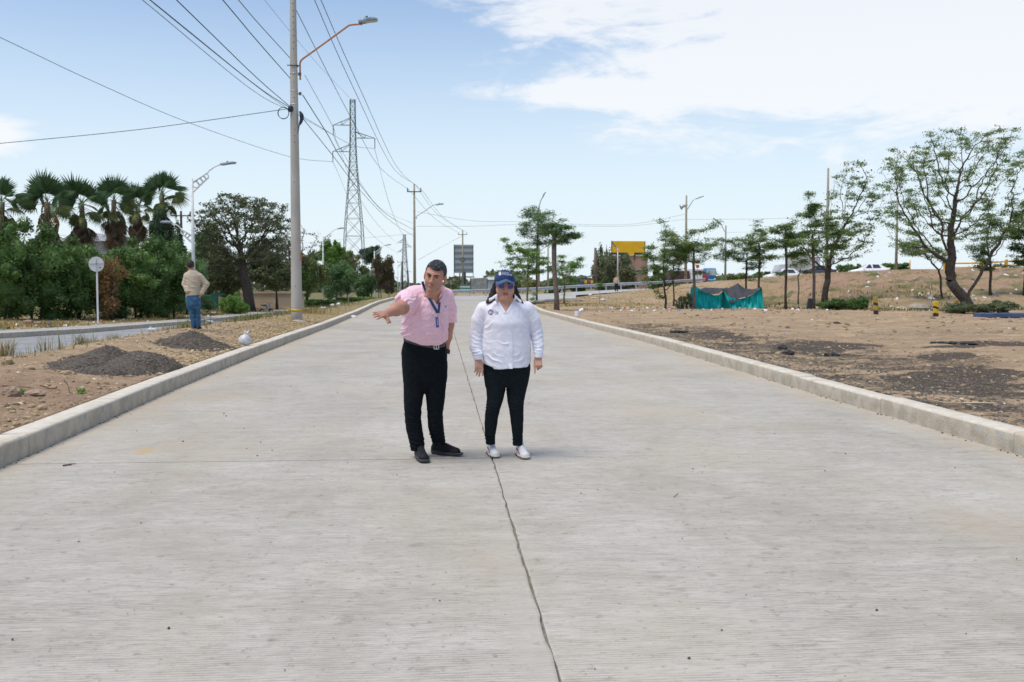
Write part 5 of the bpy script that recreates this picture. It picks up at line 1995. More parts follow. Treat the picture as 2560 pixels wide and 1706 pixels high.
# black net over the top, sagging between its props and hanging in front in the middle
rows = []
us2 = np.linspace(1746, 1904, 60)
front = np.interp(us2, [1746, 1760, 1785, 1797, 1806, 1812, 1818, 1835, 1842, 1850, 1866, 1885, 1899, 1904], [727, 733, 736, 734, 727, 740, 756, 757, 750, 745, 742, 735, 723, 720])
ridge = np.interp(us2, [1746, 1760, 1808, 1826, 1838, 1845, 1850, 1862, 1880, 1904], [725, 719, 721, 719, 712, 708, 713, 721, 724, 719])
for f in np.linspace(0, 1, 12):
    vv = front + (ridge - front) * f
    dy = -.28 + 1.9 * f + .03 * np.sin(us2 * .5 + f * 4)
    rows.append(np.array([tl(u_, v_ + 2.0 * math.sin(math.pi * f) * math.sin(u_ * .05), y_) for u_, v_, y_ in zip(us2, vv, dy)]))
mb = MB()
mb.grid(np.array(rows))
mb.obj('black_sheet', btarp, tent, smooth=True)
for u_, v_, y_ in ((1732, 713, .05), (1808, 724, 0), (1902, 718, .05), (1845, 707, 1.6)):
    p1 = tl(u_, v_, y_)
    mb = MB()
    mb.tube([[p1[0], p1[1], -.1], p1], .03, 6)
    mb.obj('prop', bark, tent)

# ---- vehicles
glass_m = mat('car_glass', (.03, .04, .05), rough=.08, spec=.8)
tyre_m = black_m
rim_m = mat('wheel_rim', (.45, .45, .46), rough=.35, metal=.7)
red_l = mat('tail_light', (.45, .02, .02), rough=.25)
amber = mat('head_light', (.75, .75, .72), rough=.15)
chrome = mat('bumper_black', (.05, .05, .055), rough=.5)


def wheel(parent, c, r=.31):
    mb = MB()
    t2 = np.linspace(0, 2 * math.pi, 17)[:-1]
    mb.tube(np.stack([c[0] + (r - .07) * np.cos(t2), 0 * t2 + c[1], c[2] + (r - .07) * np.sin(t2)], -1), .085, 8, closed=True)
    wh = mb.obj('wheel', tyre_m, parent, smooth=True)
    mb = MB()
    mb.tube([[c[0], c[1] - .06, c[2]], [c[0], c[1] + .06, c[2]]], [r * .62, r * .62], 12)
    mb.obj('rim', rim_m, wh)


def loft_x(mb, secs):
    """secs: list of (x, [(y,z)...]) closed loops along the car"""
    G = np.array([[[x_, y_, z_] for y_, z_ in loop] + [[x_, loop[0][0], loop[0][1]]] for x_, loop in secs])
    mb.grid(G)
    for g, fl in ((G[0][:-1], 0), (G[-1][:-1], 1)):
        n = len(g)
        T_ = [(i, (i + 1) % n, n) for i in range(n)]
        mb.add(list(g) + [g.mean(0)], [], T_ if fl else [q_[::-1] for q_ in T_])


def saloon(label, loc, rz, paint):
    root = thing('saloon_car', label, 'car', loc, rz)
    # +X is forward
    def loop(hw, zb, zt):
        return [(-hw * .92, zb), (hw * .92, zb), (hw, zb + .12), (hw, (zb + zt) / 2), (hw * .96, zt - .05), (hw * .84, zt), (-hw * .84, zt), (-hw * .96, zt - .05), (-hw, (zb + zt) / 2), (-hw, zb + .12)]
    mb = MB()
    loft_x(mb, [(-2.15, loop(.70, .35, .90)), (-2.08, loop(.80, .25, .98)), (-1.6, loop(.85, .22, 1.0)), (-1.0, loop(.86, .2, .96)), (.6, loop(.86, .2, .93)), (1.2, loop(.85, .2, .88)), (1.8, loop(.80, .22, .76)), (2.12, loop(.66, .28, .60))])
    mb.obj('body', paint, root, smooth=True)
    def cab(hw, z0, z1, hw2):
        return [(-hw, z0), (hw, z0), (hw2 + .02, z1 - .06), (hw2 - .08, z1), (-hw2 + .08, z1), (-hw2 - .02, z1 - .06)]
    mb = MB()
    loft_x(mb, [(-1.72, cab(.74, .93, 1.0, .70)), (-1.05, cab(.80, .93, 1.40, .60)), (-.5, cab(.81, .92, 1.45, .60)), (.15, cab(.81, .9, 1.43, .60)), (1.05, cab(.76, .86, .92, .72))])
    mb.obj('roof', paint, root, smooth=False)
    for s_ in (-1, 1):
        for (x0, x1, x2, x3) in ((-.95, -.35, -.28, -1.05), (-.24, .45, .10, -.20)):
            mb = MB()
            mb.add([[x0 if x0 > -.9 else -1.15, s_ * .815, .98], [x1, s_ * .815, .97], [x2, s_ * .665, 1.36], [x3 + .12, s_ * .665, 1.35]], [(0, 1, 2, 3)] if s_ < 0 else [(3, 2, 1, 0)])
            mb.xf(None, (0, s_ * .006, 0))
            mb.obj('side_window', glass_m, root)
        for x_ in (-1.35, 1.32):
            wheel(root, (x_, s_ * .76, .30))
        mb = MB()
        mb.box((-2.08, s_ * .62, .80), (.14, .34, .18), bev=.03)
        mb.obj('tail_light', red_l, root)
        mb = MB()
        mb.box((2.0, s_ * .58, .62), (.18, .28, .13), bev=.03)
        mb.obj('headlight', amber, root)
        mb = MB()
        mb.box((.62, s_ * .93, .98), (.12, .16, .12), bev=.02)
        mb.obj('wing_mirror', paint, root)
    mb = MB()
    mb.add([[-1.66, -.62, 1.02], [-1.66, .62, 1.02], [-1.12, .52, 1.385], [-1.12, -.52, 1.385]], [(0, 3, 2, 1)])
    mb.xf(None, (-.012, 0, .012))
    mb.obj('rear_window', glass_m, root)
    mb = MB()
    mb.add([[.98, -.66, .95], [.98, .66, .95], [.24, .52, 1.40], [.24, -.52, 1.40]], [(0, 1, 2, 3)])
    mb.xf(None, (.012, 0, .014))
    mb.obj('windscreen', glass_m, root)
    return root


white_p = mat('white_car_paint', (.78, .79, .80), rough=.25, spec=.6)
p = pp(2172, 686, 106)
saloon('white saloon car driving left along the top of the bank', (p[0], 106, 2.42), math.radians(163), white_p)
p = pp(1958, 690, 108)
saloon('white car half hidden behind the crest near the slim trees', (p[0], 108, 1.9), math.radians(176), white_p)
p = pp(2040, 688, 112)
saloon('dark grey car behind the multi-trunk tree on the upper road', (p[0], 112, 2.35), math.radians(178), mat('dark_car_paint', (.06, .07, .09), rough=.3))
# pale box truck behind them
p = pp(2000, 690, 119)
tr = thing('box_truck', 'pale grey box truck on the upper road behind the slim trees', 'truck', (p[0], 119, 1.9))
mb = MB()
mb.box((.3, 0, 1.9), (3.6, 2.1, 2.4), bev=.05)
mb.obj('cargo_box', mat('truck_box', (.55, .52, .52), (.48, .46, .46), scale=.6, rough=.6), tr)
mb = MB()
loft_x(mb, [(-3.2, [(-.9, .5), (.9, .5), (.95, 1.2), (.9, 1.3), (-.9, 1.3), (-.95, 1.2)]), (-2.9, [(-.95, .5), (.95, .5), (1, 1.5), (.85, 2.1), (-.85, 2.1), (-1, 1.5)]), (-1.6, [(-.95, .5), (.95, .5), (1, 1.5), (.9, 2.2), (-.9, 2.2), (-1, 1.5)])])
mb.obj('cab', mat('truck_cab', (.5, .5, .52), rough=.4), tr)
for x_ in (-2.5, 1.2):
    for s_ in (-1, 1):
        wheel(tr, (x_, s_ * .9, .42), .42)
# lorry: white cab and maroon trailer, left of the bus
p = pp(1738, 706, 150)
lo_ = thing('lorry', 'white lorry cab with maroon trailer left of the blue bus', 'truck', (p[0], 150, p[2] - .3))
mb = MB()
mb.box((0, 0, 1.35), (2.0, 2.3, 2.1), bev=.12, taper=.95)
cb = mb.obj('cab', mat('white_cab', (.75, .75, .74), rough=.35), lo_)
for y_, x_ in ((-1.18, -.35), (-1.18, .45)):
    mb = MB()
    mb.box((x_, y_, 1.75), (.55 if x_ < 0 else .4, .05, .62), bev=.01)
    mb.obj('window', glass_m, cb)
mb = MB()
mb.box((-2.7, 0, 1.25), (3.0, 2.3, 1.5), bev=.03)
mb.obj('trailer', mat('maroon_trailer', (.09, .03, .05), (.06, .03, .04), scale=2, rough=.6), lo_)
for x_ in (-3.4, -.2):
    for s_ in (-1, 1):
        wheel(lo_, (x_, s_ * 1.0, .45), .45)
mb = MB()
mb.box((1.25, -.9, 1.0), (.9, .8, .9), bev=.12)
mb.obj('red_bumper', mat('red_panel', (.42, .03, .07), rough=.4), lo_)
# bus seen from the front
p = pp(1777, 706, 178)
bus = thing('bus', 'blue and white bus coming towards the camera behind the guardrail', 'bus', (p[0], 178, p[2]))
blue = mat('bus_blue', (.01, .19, .42), rough=.3)
mb = MB()
mb.box((0, 4, 1.35), (2.0, 8, 2.4), bev=.16)
mb.obj('body', blue, bus)
mb = MB()
mb.box((.0, -.03, 1.78), (1.72, .08, 1.12), bev=.02)
mb.obj('windscreen', mat('bus_screen', (.45, .50, .52), (.55, .6, .62), scale=1, rough=.15), bus)
for s_ in (-.75, .75):
    mb = MB()
    mb.box((s_, -.04, .62), (.3, .08, .22), bev=.03)
    mb.obj('headlight', amber, bus)
    wheel(bus, (s_ * 1.15, 1.2, .4), .42)
    mb = MB()
    mb.box((s_ * 1.45, -.15, 1.5), (.12, .2, .4), bev=.03)
    mb.obj('mirror', chrome, bus)
mb = MB()
mb.box((0, -.035, .42), (1.9, .07, .16), bev=.02)
mb.obj('bumper', mat('bus_white', (.6, .68, .75), rough=.4), bus)
p = pp(1744, 667, 146)
mb = MB()
mb.tube([[0, 0, -2.2], [0, 0, .2]], .03, 6)
fl = thing('flag', 'small orange-red flag flying above the white lorry cab', 'flag', p)
mb.obj('pole', dark_st, fl)
mb = MB()
mb.grid(np.array([[[x_, .05 * math.sin(x_ * 9), z_] for z_ in (.25, -.2)] for x_ in np.linspace(-.28, .28, 8)]))
mb.obj('cloth', mat('orange_cloth', (.65, .10, .04), rough=.8), fl)


def motorbike(label, u, vb, d, rz, c_):
    b_ = pp(u, vb, d)
    b_[2] = gz(b_[0], d)
    root = thing('motorbike', label, 'motorcycle', b_, rz)
    for x_ in (-.62, .62):
        wheel(root, (x_, 0, .3), .3)
    mb = MB()
    mb.ball((.15, 0, .82), (.28, .14, .14), 10, 6)
    mb.tube([[-.5, 0, .85], [.15, 0, .72], [.5, 0, 1.0], [.62, 0, .3]], .04, 6)
    mb.tube([[-.62, 0, .3], [0, 0, .4], [.15, 0, .7]], .06, 6)
    mb.obj('frame', mat('bike_' + label.split()[0], c_, rough=.4), root, smooth=True)
    mb = MB()
    mb.box((-.3, 0, .87), (.62, .22, .1), bev=.04)
    mb.obj('seat', black_m, root)
    mb = MB()
    mb.tube([[.42, -.33, 1.08], [.5, 0, 1.02], [.42, .33, 1.08]], .018, 6)
    mb.obj('handlebar', dark_st, root)
    return root


motorbike('silver motorbike parked under the trees left of the concrete pole', 665, 770, 86, 1.1, (.35, .36, .38))
motorbike('dark motorbike parked by the clipped hedge', 897, 767, 112, .9, (.03, .03, .05))

# ------------------------------------------------------------------ heaps, stones, rubbish
gravel_m = mat('dark_gravel', (.075, .060, .048), (.14, .115, .092), scale=30, rough=.95, bump=1.0, bscale=70, lo=.4, hi=.6)
peb_m = mat('grey_pebbles', (.10, .085, .075), (.20, .17, .14), scale=3, rough=.9, island=.55)
tan_m = mat('tan_stone', (.48, .36, .22), (.36, .27, .18), scale=6, rough=.9, bump=.5, island=.25)
pale_m = mat('pale_pebbles', (.50, .41, .29), (.34, .26, .18), scale=1.0, rough=.9, island=.4)
_ico = None


def ico():
    global _ico
    if _ico is None:
        g = (1 + 5 ** .5) / 2
        V = np.array([(-1, g, 0), (1, g, 0), (-1, -g, 0), (1, -g, 0), (0, -1, g), (0, 1, g), (0, -1, -g), (0, 1, -g), (g, 0, -1), (g, 0, 1), (-g, 0, -1), (-g, 0, 1)], float)
        V /= np.linalg.norm(V[0])
        F = np.array([(0, 11, 5), (0, 5, 1), (0, 1, 7), (0, 7, 10), (0, 10, 11), (1, 5, 9), (5, 11, 4), (11, 10, 2), (10, 7, 6), (7, 1, 8), (3, 9, 4), (3, 4, 2), (3, 2, 6), (3, 6, 8), (3, 8, 9), (4, 9, 5), (2, 4, 11), (6, 2, 10), (8, 6, 7), (9, 8, 1)])
        _ico = (V, F)
    return _ico


def stones_mesh(name, C, r, rng, m, flat=.65):
    V0, F0 = ico()
    n = len(C)
    S_ = r[:, None, None] * (np.array([1, 1, flat]) * (.7 + .6 * rng.random((n, 1, 3))))
    V = V0[None] * (1 + .28 * (rng.random((n, 12, 1)) - .5)) * S_
    a = rng.random(n) * 6.283
    ca_, sa_ = np.cos(a)[:, None], np.sin(a)[:, None]
    X_ = V[..., 0] * ca_ - V[..., 1] * sa_
    Y_ = V[..., 0] * sa_ + V[..., 1] * ca_
    V = np.stack([X_, Y_, V[..., 2]], -1) + C[:, None, :]
    F = F0[None] + (np.arange(n) * 12)[:, None, None]
    return mk_mesh(name, V.reshape(-1, 3), [F.reshape(-1, 3)], m)


def heap(label, boxpx, hgt, seed, shape):
    u0, v0, u1, v1 = boxpx
    cx_, cy_ = gp((u0 + u1) / 2, v0 * .42 + v1 * .58, .22)
    wx = (u1 - u0) / 2 * cy_ / 2489
    ya, yb = gp(0, v1, .2)[1], gp(0, v0, .2 + hgt)[1]
    wy = max((yb - ya) / 2, .7)
    cy_ = (ya + yb) / 2
    cx_ = gp((u0 + u1) / 2, 714 + 1.28 * 2489 / cy_, .22)[0]
    root = thing('gravel_heap', label, 'heap', (cx_, cy_, gz(cx_, cy_)))
    n = 90
    g = np.linspace(-1.15, 1.15, n)
    U, V = np.meshgrid(g, g, indexing='ij')
    x_, y_ = U * wx, V * wy
    h = shape(U, V) * hgt
    e = 1 - np.sqrt(U ** 2 + V ** 2) + .12 * fbm(U * 3 + seed, V * 3, seed)
    h = np.minimum(h, np.clip(e, -.1, 1) * hgt * 2.2)
    h = h + .02 * fbm(x_ * 9, y_ * 9, seed + 2) + .012 * fbm(x_ * 30, y_ * 30, seed + 5)
    z_ = tz(cx_ + x_, cy_ + y_) - root.location[2] + h
    z_ = np.where(e < 0, z_ - .12, z_)
    mb = MB()
    mb.grid(np.stack([x_, y_, z_], -1))
    mb.obj('pile', gravel_m, root, smooth=True)
    r_ = np.random.default_rng(seed)
    m_ = 3600
    uu, vv = r_.random(m_) * 2.2 - 1.1, r_.random(m_) * 2.2 - 1.1
    k = (uu ** 2 + vv ** 2) < 1.05 + .3 * r_.random(m_)
    uu, vv = uu[k], vv[k]
    iu, iv = ((uu + 1.15) / 2.3 * (n - 1)).astype(int), ((vv + 1.15) / 2.3 * (n - 1)).astype(int)
    zz = np.maximum(z_[iu, iv], tz(cx_ + uu * wx, cy_ + vv * wy) - root.location[2])
    C_ = np.stack([uu * wx, vv * wy, zz + .003], -1)
    o = link('gravel', stones_mesh('gravel', C_, .007 + .012 * r_.random(len(C_)) ** 2, r_, peb_m), root)
    o['kind'] = 'stuff'


heap('larger dark gravel heap with two humps on the median', (178, 874, 464, 946), .23, 3,
     lambda U, V: np.maximum(np.exp(-((U - .38) / .42) ** 2 - (V / .55) ** 2), .95 * np.exp(-((U + .30) / .36) ** 2 - ((V - .1) / .55) ** 2)) * .95 + .12)
heap('smaller dark gravel heap near the white bag', (410, 834, 588, 884), .28, 9, lambda U, V: np.exp(-((U + .05) / .55) ** 2 - (V / .6) ** 2))

rngs = np.random.default_rng(21)
# pebbles along the right kerb, thin out away from it
n = 12000
y = 5.5 + 26 * rngs.random(n) ** 1.5
x = XR(y) + .28 + np.abs(rngs.normal(size=n)) * 2.2 * np.interp(y, [5, 30], [1.0, .7])
C = np.stack([x, y, tz(x, y)], -1)
link('gravel', stones_mesh('gravel', C, .008 + .022 * rngs.random(n) ** 3, rngs, peb_m), kind='stuff')
n = 5200
y = 5.5 + 34 * rngs.random(n) ** 1.3
x = XR(y) + .28 + rngs.random(n) ** 1.2 * 14
C = np.stack([x, y, tz(x, y)], -1)
link('pale_gravel', stones_mesh('pale_gravel', C, .006 + .022 * rngs.random(n) ** 5, rngs, pale_m), kind='stuff')
# stones on the median
n = 5200
y = 7.5 + 24 * rngs.random(n) ** 1.4
x = XL(y) - .24 - rngs.random(n) ** 1.3 * 4.6
C = np.stack([x, y, tz(x, y)], -1)
link('pale_gravel', stones_mesh('pale_gravel', C, .006 + .028 * rngs.random(n) ** 5, rngs, pale_m), kind='stuff')
n = 1600                                                  # heavier gravel band between the heaps
y = 15 + 22 * rngs.random(n)
x = XL(y) - .27 - np.abs(rngs.normal(size=n)) * .7
C = np.stack([x, y, tz(x, y) + .01], -1)
link('pale_gravel', stones_mesh('pale_gravel', C, .014 + .04 * rngs.random(n) ** 3, rngs, tan_m), kind='stuff')
clod_m = mat('earth_crumbs', (.36, .26, .17), (.20, .14, .09), scale=1.2, rough=.95, island=.4)
n = 9000
y = 6 + 50 * rngs.random(n) ** 1.4
x = XR(y) + .3 + rngs.random(n) * (8 + y * .55)
k = fbm(x * .5, y * .9, 91) > rngs.random(n) * .6 - .25
C = np.stack([x, y, tz(x, y)], -1)[k]
link('earth_crumbs', stones_mesh('earth_crumbs', C, (.010 + .045 * rngs.random(len(C)) ** 4) * (1 + C[:, 1] / 40), rngs, clod_m), kind='stuff')
n = 5000
y = 7 + 26 * rngs.random(n) ** 1.4
x = XL(y) - .3 - rngs.random(n) * 4.8
k = fbm(x * .9, y * .9, 92) > rngs.random(n) * .6 - .3
C = np.stack([x, y, tz(x, y)], -1)[k]
link('earth_crumbs', stones_mesh('earth_crumbs', C, .008 + .04 * rngs.random(len(C)) ** 4, rngs, clod_m), kind='stuff')
# grit on the road
n = 300
y = 3.6 + 22 * rngs.random(n) ** 1.3
x = XL(y) + (XR(y) - XL(y)) * np.where(rngs.random(n) < .35, rngs.random(n) ** 3 * .5, rngs.random(n))
C = np.stack([x, y, ZR(y) + .004], -1)
link('grit', stones_mesh('grit', C, .003 + .006 * rngs.random(n) ** 3, rngs, mat('road_grit', (.06, .055, .055), (.11, .09, .075), scale=2, rough=.9)), kind='stuff')
n = 500                                                   # crumbs in the gutter of both kerbs
y = 4 + 22 * rngs.random(n)
sd_ = rngs.random(n) < .5
x = np.where(sd_, XL(y) + .01 + .05 * rngs.random(n) ** 2, XR(y) - .01 - .05 * rngs.random(n) ** 2)
C = np.stack([x, y, ZR(y) + .003], -1)
link('grit', stones_mesh('grit', C, .004 + .009 * rngs.random(n) ** 2, rngs, peb_m), kind='stuff')


def rock(label, u, v, wpx, seed, z=.22, m=None, flat=.62, group=None, name='rock'):
    x0, y0 = gp(u, v, z)
    r_ = wpx * y0 / 2489 / 2
    g = np.random.default_rng(seed)
    mb = MB()
    mb.ball((0, 0, 0), (r_, r_ * .8, r_ * flat), 12, 8, jit=.16, rng=g)
    return mb.obj(name, m or tan_m, None, smooth=False, label=label, cat='rock', group=group, loc=(x0, y0 + r_ * .5, gz(x0, y0 + r_ * .5) + r_ * flat * .45), rz=g.random() * 6)


rock('smooth tan boulder at the left edge of the median', 15, 926, 32, 1, flat=.75)
rock('flat tan rock left of the larger gravel heap', 164, 944, 34, 2, flat=.4)
rock('crumbly tan clod touching the larger gravel heap', 210, 930, 24, 3)
rock('brown earth clod in the washed-out hollow at the left edge', 26, 1012, 44, 4, z=.13, m=mat('earth_clod', (.38, .28, .20), (.28, .20, .14), scale=12, rough=.95, bump=.8), flat=.8)
rock('wide brown earth ledge lump above the loose stones', 82, 1003, 64, 5, z=.15, m=MATS['earth_clod'], flat=.32)
for k, (u, v, s_, lb) in enumerate([(56, 1017, 16, 'pointed pale stone just below the brown earth ledge'), (52, 1027, 14, 'small pale stone under the pointed one below the ledge'), (77, 1022, 17, 'rounded stone below the middle of the brown ledge'),
                                    (103, 1026, 25, 'largest loose pale stone right of the earth ledge'), (86, 1031, 13, 'small tan stone touching the largest loose stone'), (30, 1036, 18, 'ochre stone below the earth clod'),
                                    (88, 1040, 17, 'flat stone below the largest loose stone'), (60, 1046, 13, 'small stone midway between ledge and kerb'), (10, 1060, 16, 'stone at the very left edge near the kerb top'),
                                    (38, 1062, 22, 'wide pale stone near the kerb at the left'), (72, 1058, 18, 'orange-tan stone closest to the kerb top'), (20, 1051, 12, 'tiny stone left of the wide pale stone'), (105, 1010, 15, 'brownish stone at the right end of the ledge')]):
    rock(lb, u, v, s_, 40 + k, z=.19, group='loose stones by the left kerb')
for k, (u, v, s_, lb) in enumerate([(243, 960, 14, 'larger of two pale stones below the gravel heap'), (258, 964, 11, 'smaller of two pale stones below the gravel heap'), (268, 973, 9, 'tiny pale stone close to the left kerb'), (325, 941, 11, 'ochre stone sitting on the front of the gravel heap')]):
    rock(lb, u, v, s_, 60 + k, z=.2, group='small stones by the gravel heap')
asm = mat('asphalt_chunk', (.045, .04, .038), (.07, .06, .055), scale=20, rough=.95, bump=.8)
rock('dark asphalt chunk, upper of the two lying together on the lot', 1958, 868, 28, 71, m=asm, flat=.6)
rock('dark asphalt chunk, lower of the two lying together on the lot', 1974, 880, 32, 72, m=asm, flat=.5)
rock('pale stone left of the two asphalt chunks', 1945, 882, 14, 73)
rock('pink brick fragment on the gravel at the right', 2331, 983, 13, 74, m=mat('brick_bit', (.5, .24, .18), rough=.9))
rock('pale lump on the brown gravel near the right kerb', 2107, 944, 13, 75)
rock('flat pale stone lying on the brown gravel', 2103, 930, 26, 76, flat=.35)
rock('round pale stone below the pink brick fragment', 2290, 976, 11, 77)
rock('dark stone lying alone on the pale track', 2094, 811, 20, 78, m=asm, flat=.4)
for k, (u, v, dd_, s_, lb) in enumerate([(2255, 752, 52, 40, 'big flat pale rock on the slope behind the upright bollard'), (2300, 740, 55, 60, 'long pale slab of rock left of the crooked trunk'), (2230, 738, 56, 16, 'rounded pale boulder near the leaning bollard'), (2345, 745, 54, 36, 'pale rock just left of the crooked trunk')]):
    p = pp(u, v, dd_)
    g = np.random.default_rng(90 + k)
    mb = MB()
    r_ = s_ * px(dd_) / 2
    mb.ball((0, 0, 0), (r_, r_ * .8, r_ * (.35 if s_ > 20 else .8)), 12, 8, jit=.2, rng=g)
    mb.obj('rock', mat('slope_rock', (.50, .42, .32), (.38, .30, .22), scale=3, rough=.9, bump=.4), None, label=lb, cat='rock', loc=(p[0], dd_, gz(p[0], dd_) + .08))
# black torn debris on the lot
for k, (u, v, w_, lb) in enumerate([(2350, 862, 70, 'black torn plastic strip, left part, on the dark gravel'), (2420, 866, 50, 'black torn plastic strip, right part, on the dark gravel'), (2078, 884, 26, 'thin black plastic scrap below the asphalt chunks'), (1700, 830, 60, 'black crumpled scrap beside the right kerb, far part')]):
    x0, y0 = gp(u, v, .2)
    g = np.random.default_rng(120 + k)
    mb = MB()
    for q_ in range(5):
        mb.ball((g.normal() * w_ * y0 / 2489 * .28, g.normal() * .06, .02), (w_ * y0 / 2489 * .18, .1, .035), 8, 5, jit=.4, rng=g)
    mb.obj('plastic_scrap', black_m, None, label=lb, cat='rubbish', loc=(x0, y0, gz(x0, y0) + .01))

# twigs
tw = mat('dry_twig', (.16, .10, .065), (.10, .065, .04), scale=9, rough=.9)
for k, (u0, v0, u1, v1, lb) in enumerate([(5, 967, 84, 970, 'long thin twig lying across the near median'), (100, 963, 152, 967, 'short twig right of the long one on the near median'), (-10, 1070, 60, 1073, 'twig lying by the kerb top at the left edge'), (160, 952, 182, 972, 'forked twig beside the tiny green plant'), (158, 1163, 190, 1158, 'little twig lying on the concrete near the left kerb')]):
    za = .24 if k < 4 else .012
    a = np.array([*gp(u0, v0, za), 0])
    b = np.array([*gp(u1, v1, za), 0])
    P_ = np.array([a + (b - a) * f for f in np.linspace(0, 1, 6)])
    P_[:, 2] = (tz(P_[:, 0], P_[:, 1]) + .012) if k < 4 else .008
    P_[1:5, :2] += np.random.default_rng(k).normal(size=(4, 2)) * .012
    mb = MB()
    mb.tube(P_, [.008, .007, .006, .005, .004, .003], 5)
    mb.obj('twig', tw, None, label=lb, cat='twig')
x0, y0 = gp(1690, 1240, 0)
mb = MB()
mb.tube([[x0 - .03, y0 - .06, .004], [x0, y0, .008], [x0 + .03, y0 + .06, .004]], .0022, 4)
mb.obj('straw', tw, None, label='dark straw lying on the concrete right of the woman', cat='straw')
x0, y0 = gp(2460, 1005, .2)
mb = MB()
mb.tube([[x0 - .22, y0 + .06, gz(x0, y0) + .03], [x0, y0, gz(x0, y0) + .035], [x0 + .14, y0 - .02, gz(x0, y0) + .03]], [.012, .01, .006], 5)
mb.obj('stick', mat('pale_stick', (.5, .40, .26), rough=.8), None, label='pale stick lying on the gravel at the right', cat='stick')

bagm = mat('white_bag', (.80, .79, .77), (.66, .66, .67), scale=5, rough=.45, bump=.8, bscale=14, translucent=.15)


def bag(label, u, v, wpx, hpx, seed, z=.2, d=None, m=None, knot=True, group=None, name='rubbish_bag'):
    if d is None:
        x0, y0 = gp(u, v, z)
    else:
        x0, y0 = pp(u, v, d)[0], d
    s_ = y0 / 2489
    g = np.random.default_rng(seed)
    mb = MB()
    rx, rz_ = wpx * s_ / 2, hpx * s_ / 2
    n1, n2 = 22, 14
    P_ = []
    for j in range(n2 + 1):
        ph = -math.pi / 2 + math.pi * j / n2
        for i in range(n1 + 1):
            th_ = 2 * math.pi * i / n1
            rr = 1 + .16 * math.sin(3 * th_ + seed) * math.cos(ph) + .10 * math.sin(5 * th_ + 3 * ph * (seed % 4 + 1)) + .07 * math.sin(11 * th_ + 5 * ph)
            sq = .82 if ph < 0 else 1
            P_.append([rx * rr * math.cos(ph) * math.cos(th_), rx * .8 * rr * math.cos(ph) * math.sin(th_), rz_ * .85 * (math.sin(ph) * sq) * (1 if not knot else 1) + rz_ * .7])
    mb.grid(np.array(P_).reshape(n2 + 1, n1 + 1, 3))
    if knot:
        ox = rx * (.35 if seed % 2 else -.3)
        for q_ in range(3):
            e = np.array([ox + g.normal() * rx * .25, g.normal() * .02, rz_ * (1.9 + .25 * g.random())])
            mb.tube([[ox * .8, 0, rz_ * 1.2], (np.array([ox, 0, rz_ * 1.45]) + e) / 2, e], [rx * .32, rx * .16, rx * .03], 6)
    return mb.obj(name, m or bagm, None, smooth=True, label=label, cat='rubbish bag', group=group, loc=(x0, y0, (gz(x0, y0) if d is not None or z > .1 else z) - .01), rz=.4 * g.normal())


bag('knotted white plastic bag on the left kerb beside the small gravel heap', 612, 861, 34, 38, 3, z=.22)
bag('pale blue and white bag leaning on the knotted white bag', 637, 859, 28, 24, 4, z=.22, knot=False, m=mat('blue_white_bag', (.66, .72, .80), (.30, .38, .62), scale=9, rough=.45, bump=.5, lo=.55, hi=.62))
bag('round white bag on the left kerb top in the distance', 884, 786, 22, 17, 6, z=.2, knot=False)
bag('white crumpled bag lying in the weeds right of the concrete pole', 808, 787, 20, 9, 8, d=52, knot=False)
bag('pale bag in the weeds left of the dark-clothed person', 832, 779, 12, 10, 9, d=60, knot=False)
bag('pale bag in the weeds below the dark-clothed person', 847, 779, 11, 11, 10, d=60, knot=False)
bag('crumpled white and blue bag on the far pavement left of the round sign', 79, 819, 38, 17, 11, d=37.5, knot=False)
bag('white bag on the far pavement right of the round sign', 381, 799, 28, 13, 12, d=46)
bag('white bag on the far pavement near the large tree', 585, 791, 14, 9, 13, d=60)
bag('white half of the pair of bags behind the weeds', 638, 783, 11, 9, 14, d=66, knot=False)
bag('orange half of the pair of bags behind the weeds', 648, 784, 9, 8, 15, d=66, knot=False, m=mat('orange_bag', (.6, .25, .16), rough=.5))
bag('white bag on the dry grass beside the sapling', 1476, 735, 9, 7, 16, d=93, knot=False)
bag('flat white paper scrap on the dry grass below the sapling', 1484, 750, 13, 4, 17, d=84, knot=False)
bag('blue and white scrap beside the sapling foot', 1508, 757, 12, 8, 18, d=76, knot=False, m=MATS['blue_white_bag'])
bag('flat white scrap on the dry grass left of the tent', 1525, 772, 12, 4, 19, d=57, knot=False)
bag('white rubbish on the bank right of the green shrubs', 2168, 733, 11, 6, 20, d=66, knot=False)
bag('second white rubbish lump on the bank right of the green shrubs', 2183, 732, 11, 5, 21, d=66, knot=False)
bag('white flat board scrap on the bank above the pale rocks', 2302, 709, 19, 6, 22, d=74, knot=False)
for k, (u, v, w_, h_) in enumerate([(1444, 792, 17, 12), (1452, 789, 11, 12)]):
    x0, y0 = gp(u, v, .19)
    mb = MB()
    s_ = y0 / 2489
    mb.tube([[0, 0, 0], [0, 0, h_ * s_]] if k == 0 else [[-.05, 0, .06], [.12, -.03, .14]], [w_ * s_ * .42] * 2, 14)
    mb.obj('bucket', mat('white_plastic', (.74, .75, .76), (.62, .63, .64), scale=8, rough=.5), None, smooth=False, label=['white container standing on the right kerb', 'white container lying against the standing one on the right kerb'][k],
           cat='container', loc=(x0, y0 + .05, ZR(y0) + .19 + .08 * k))
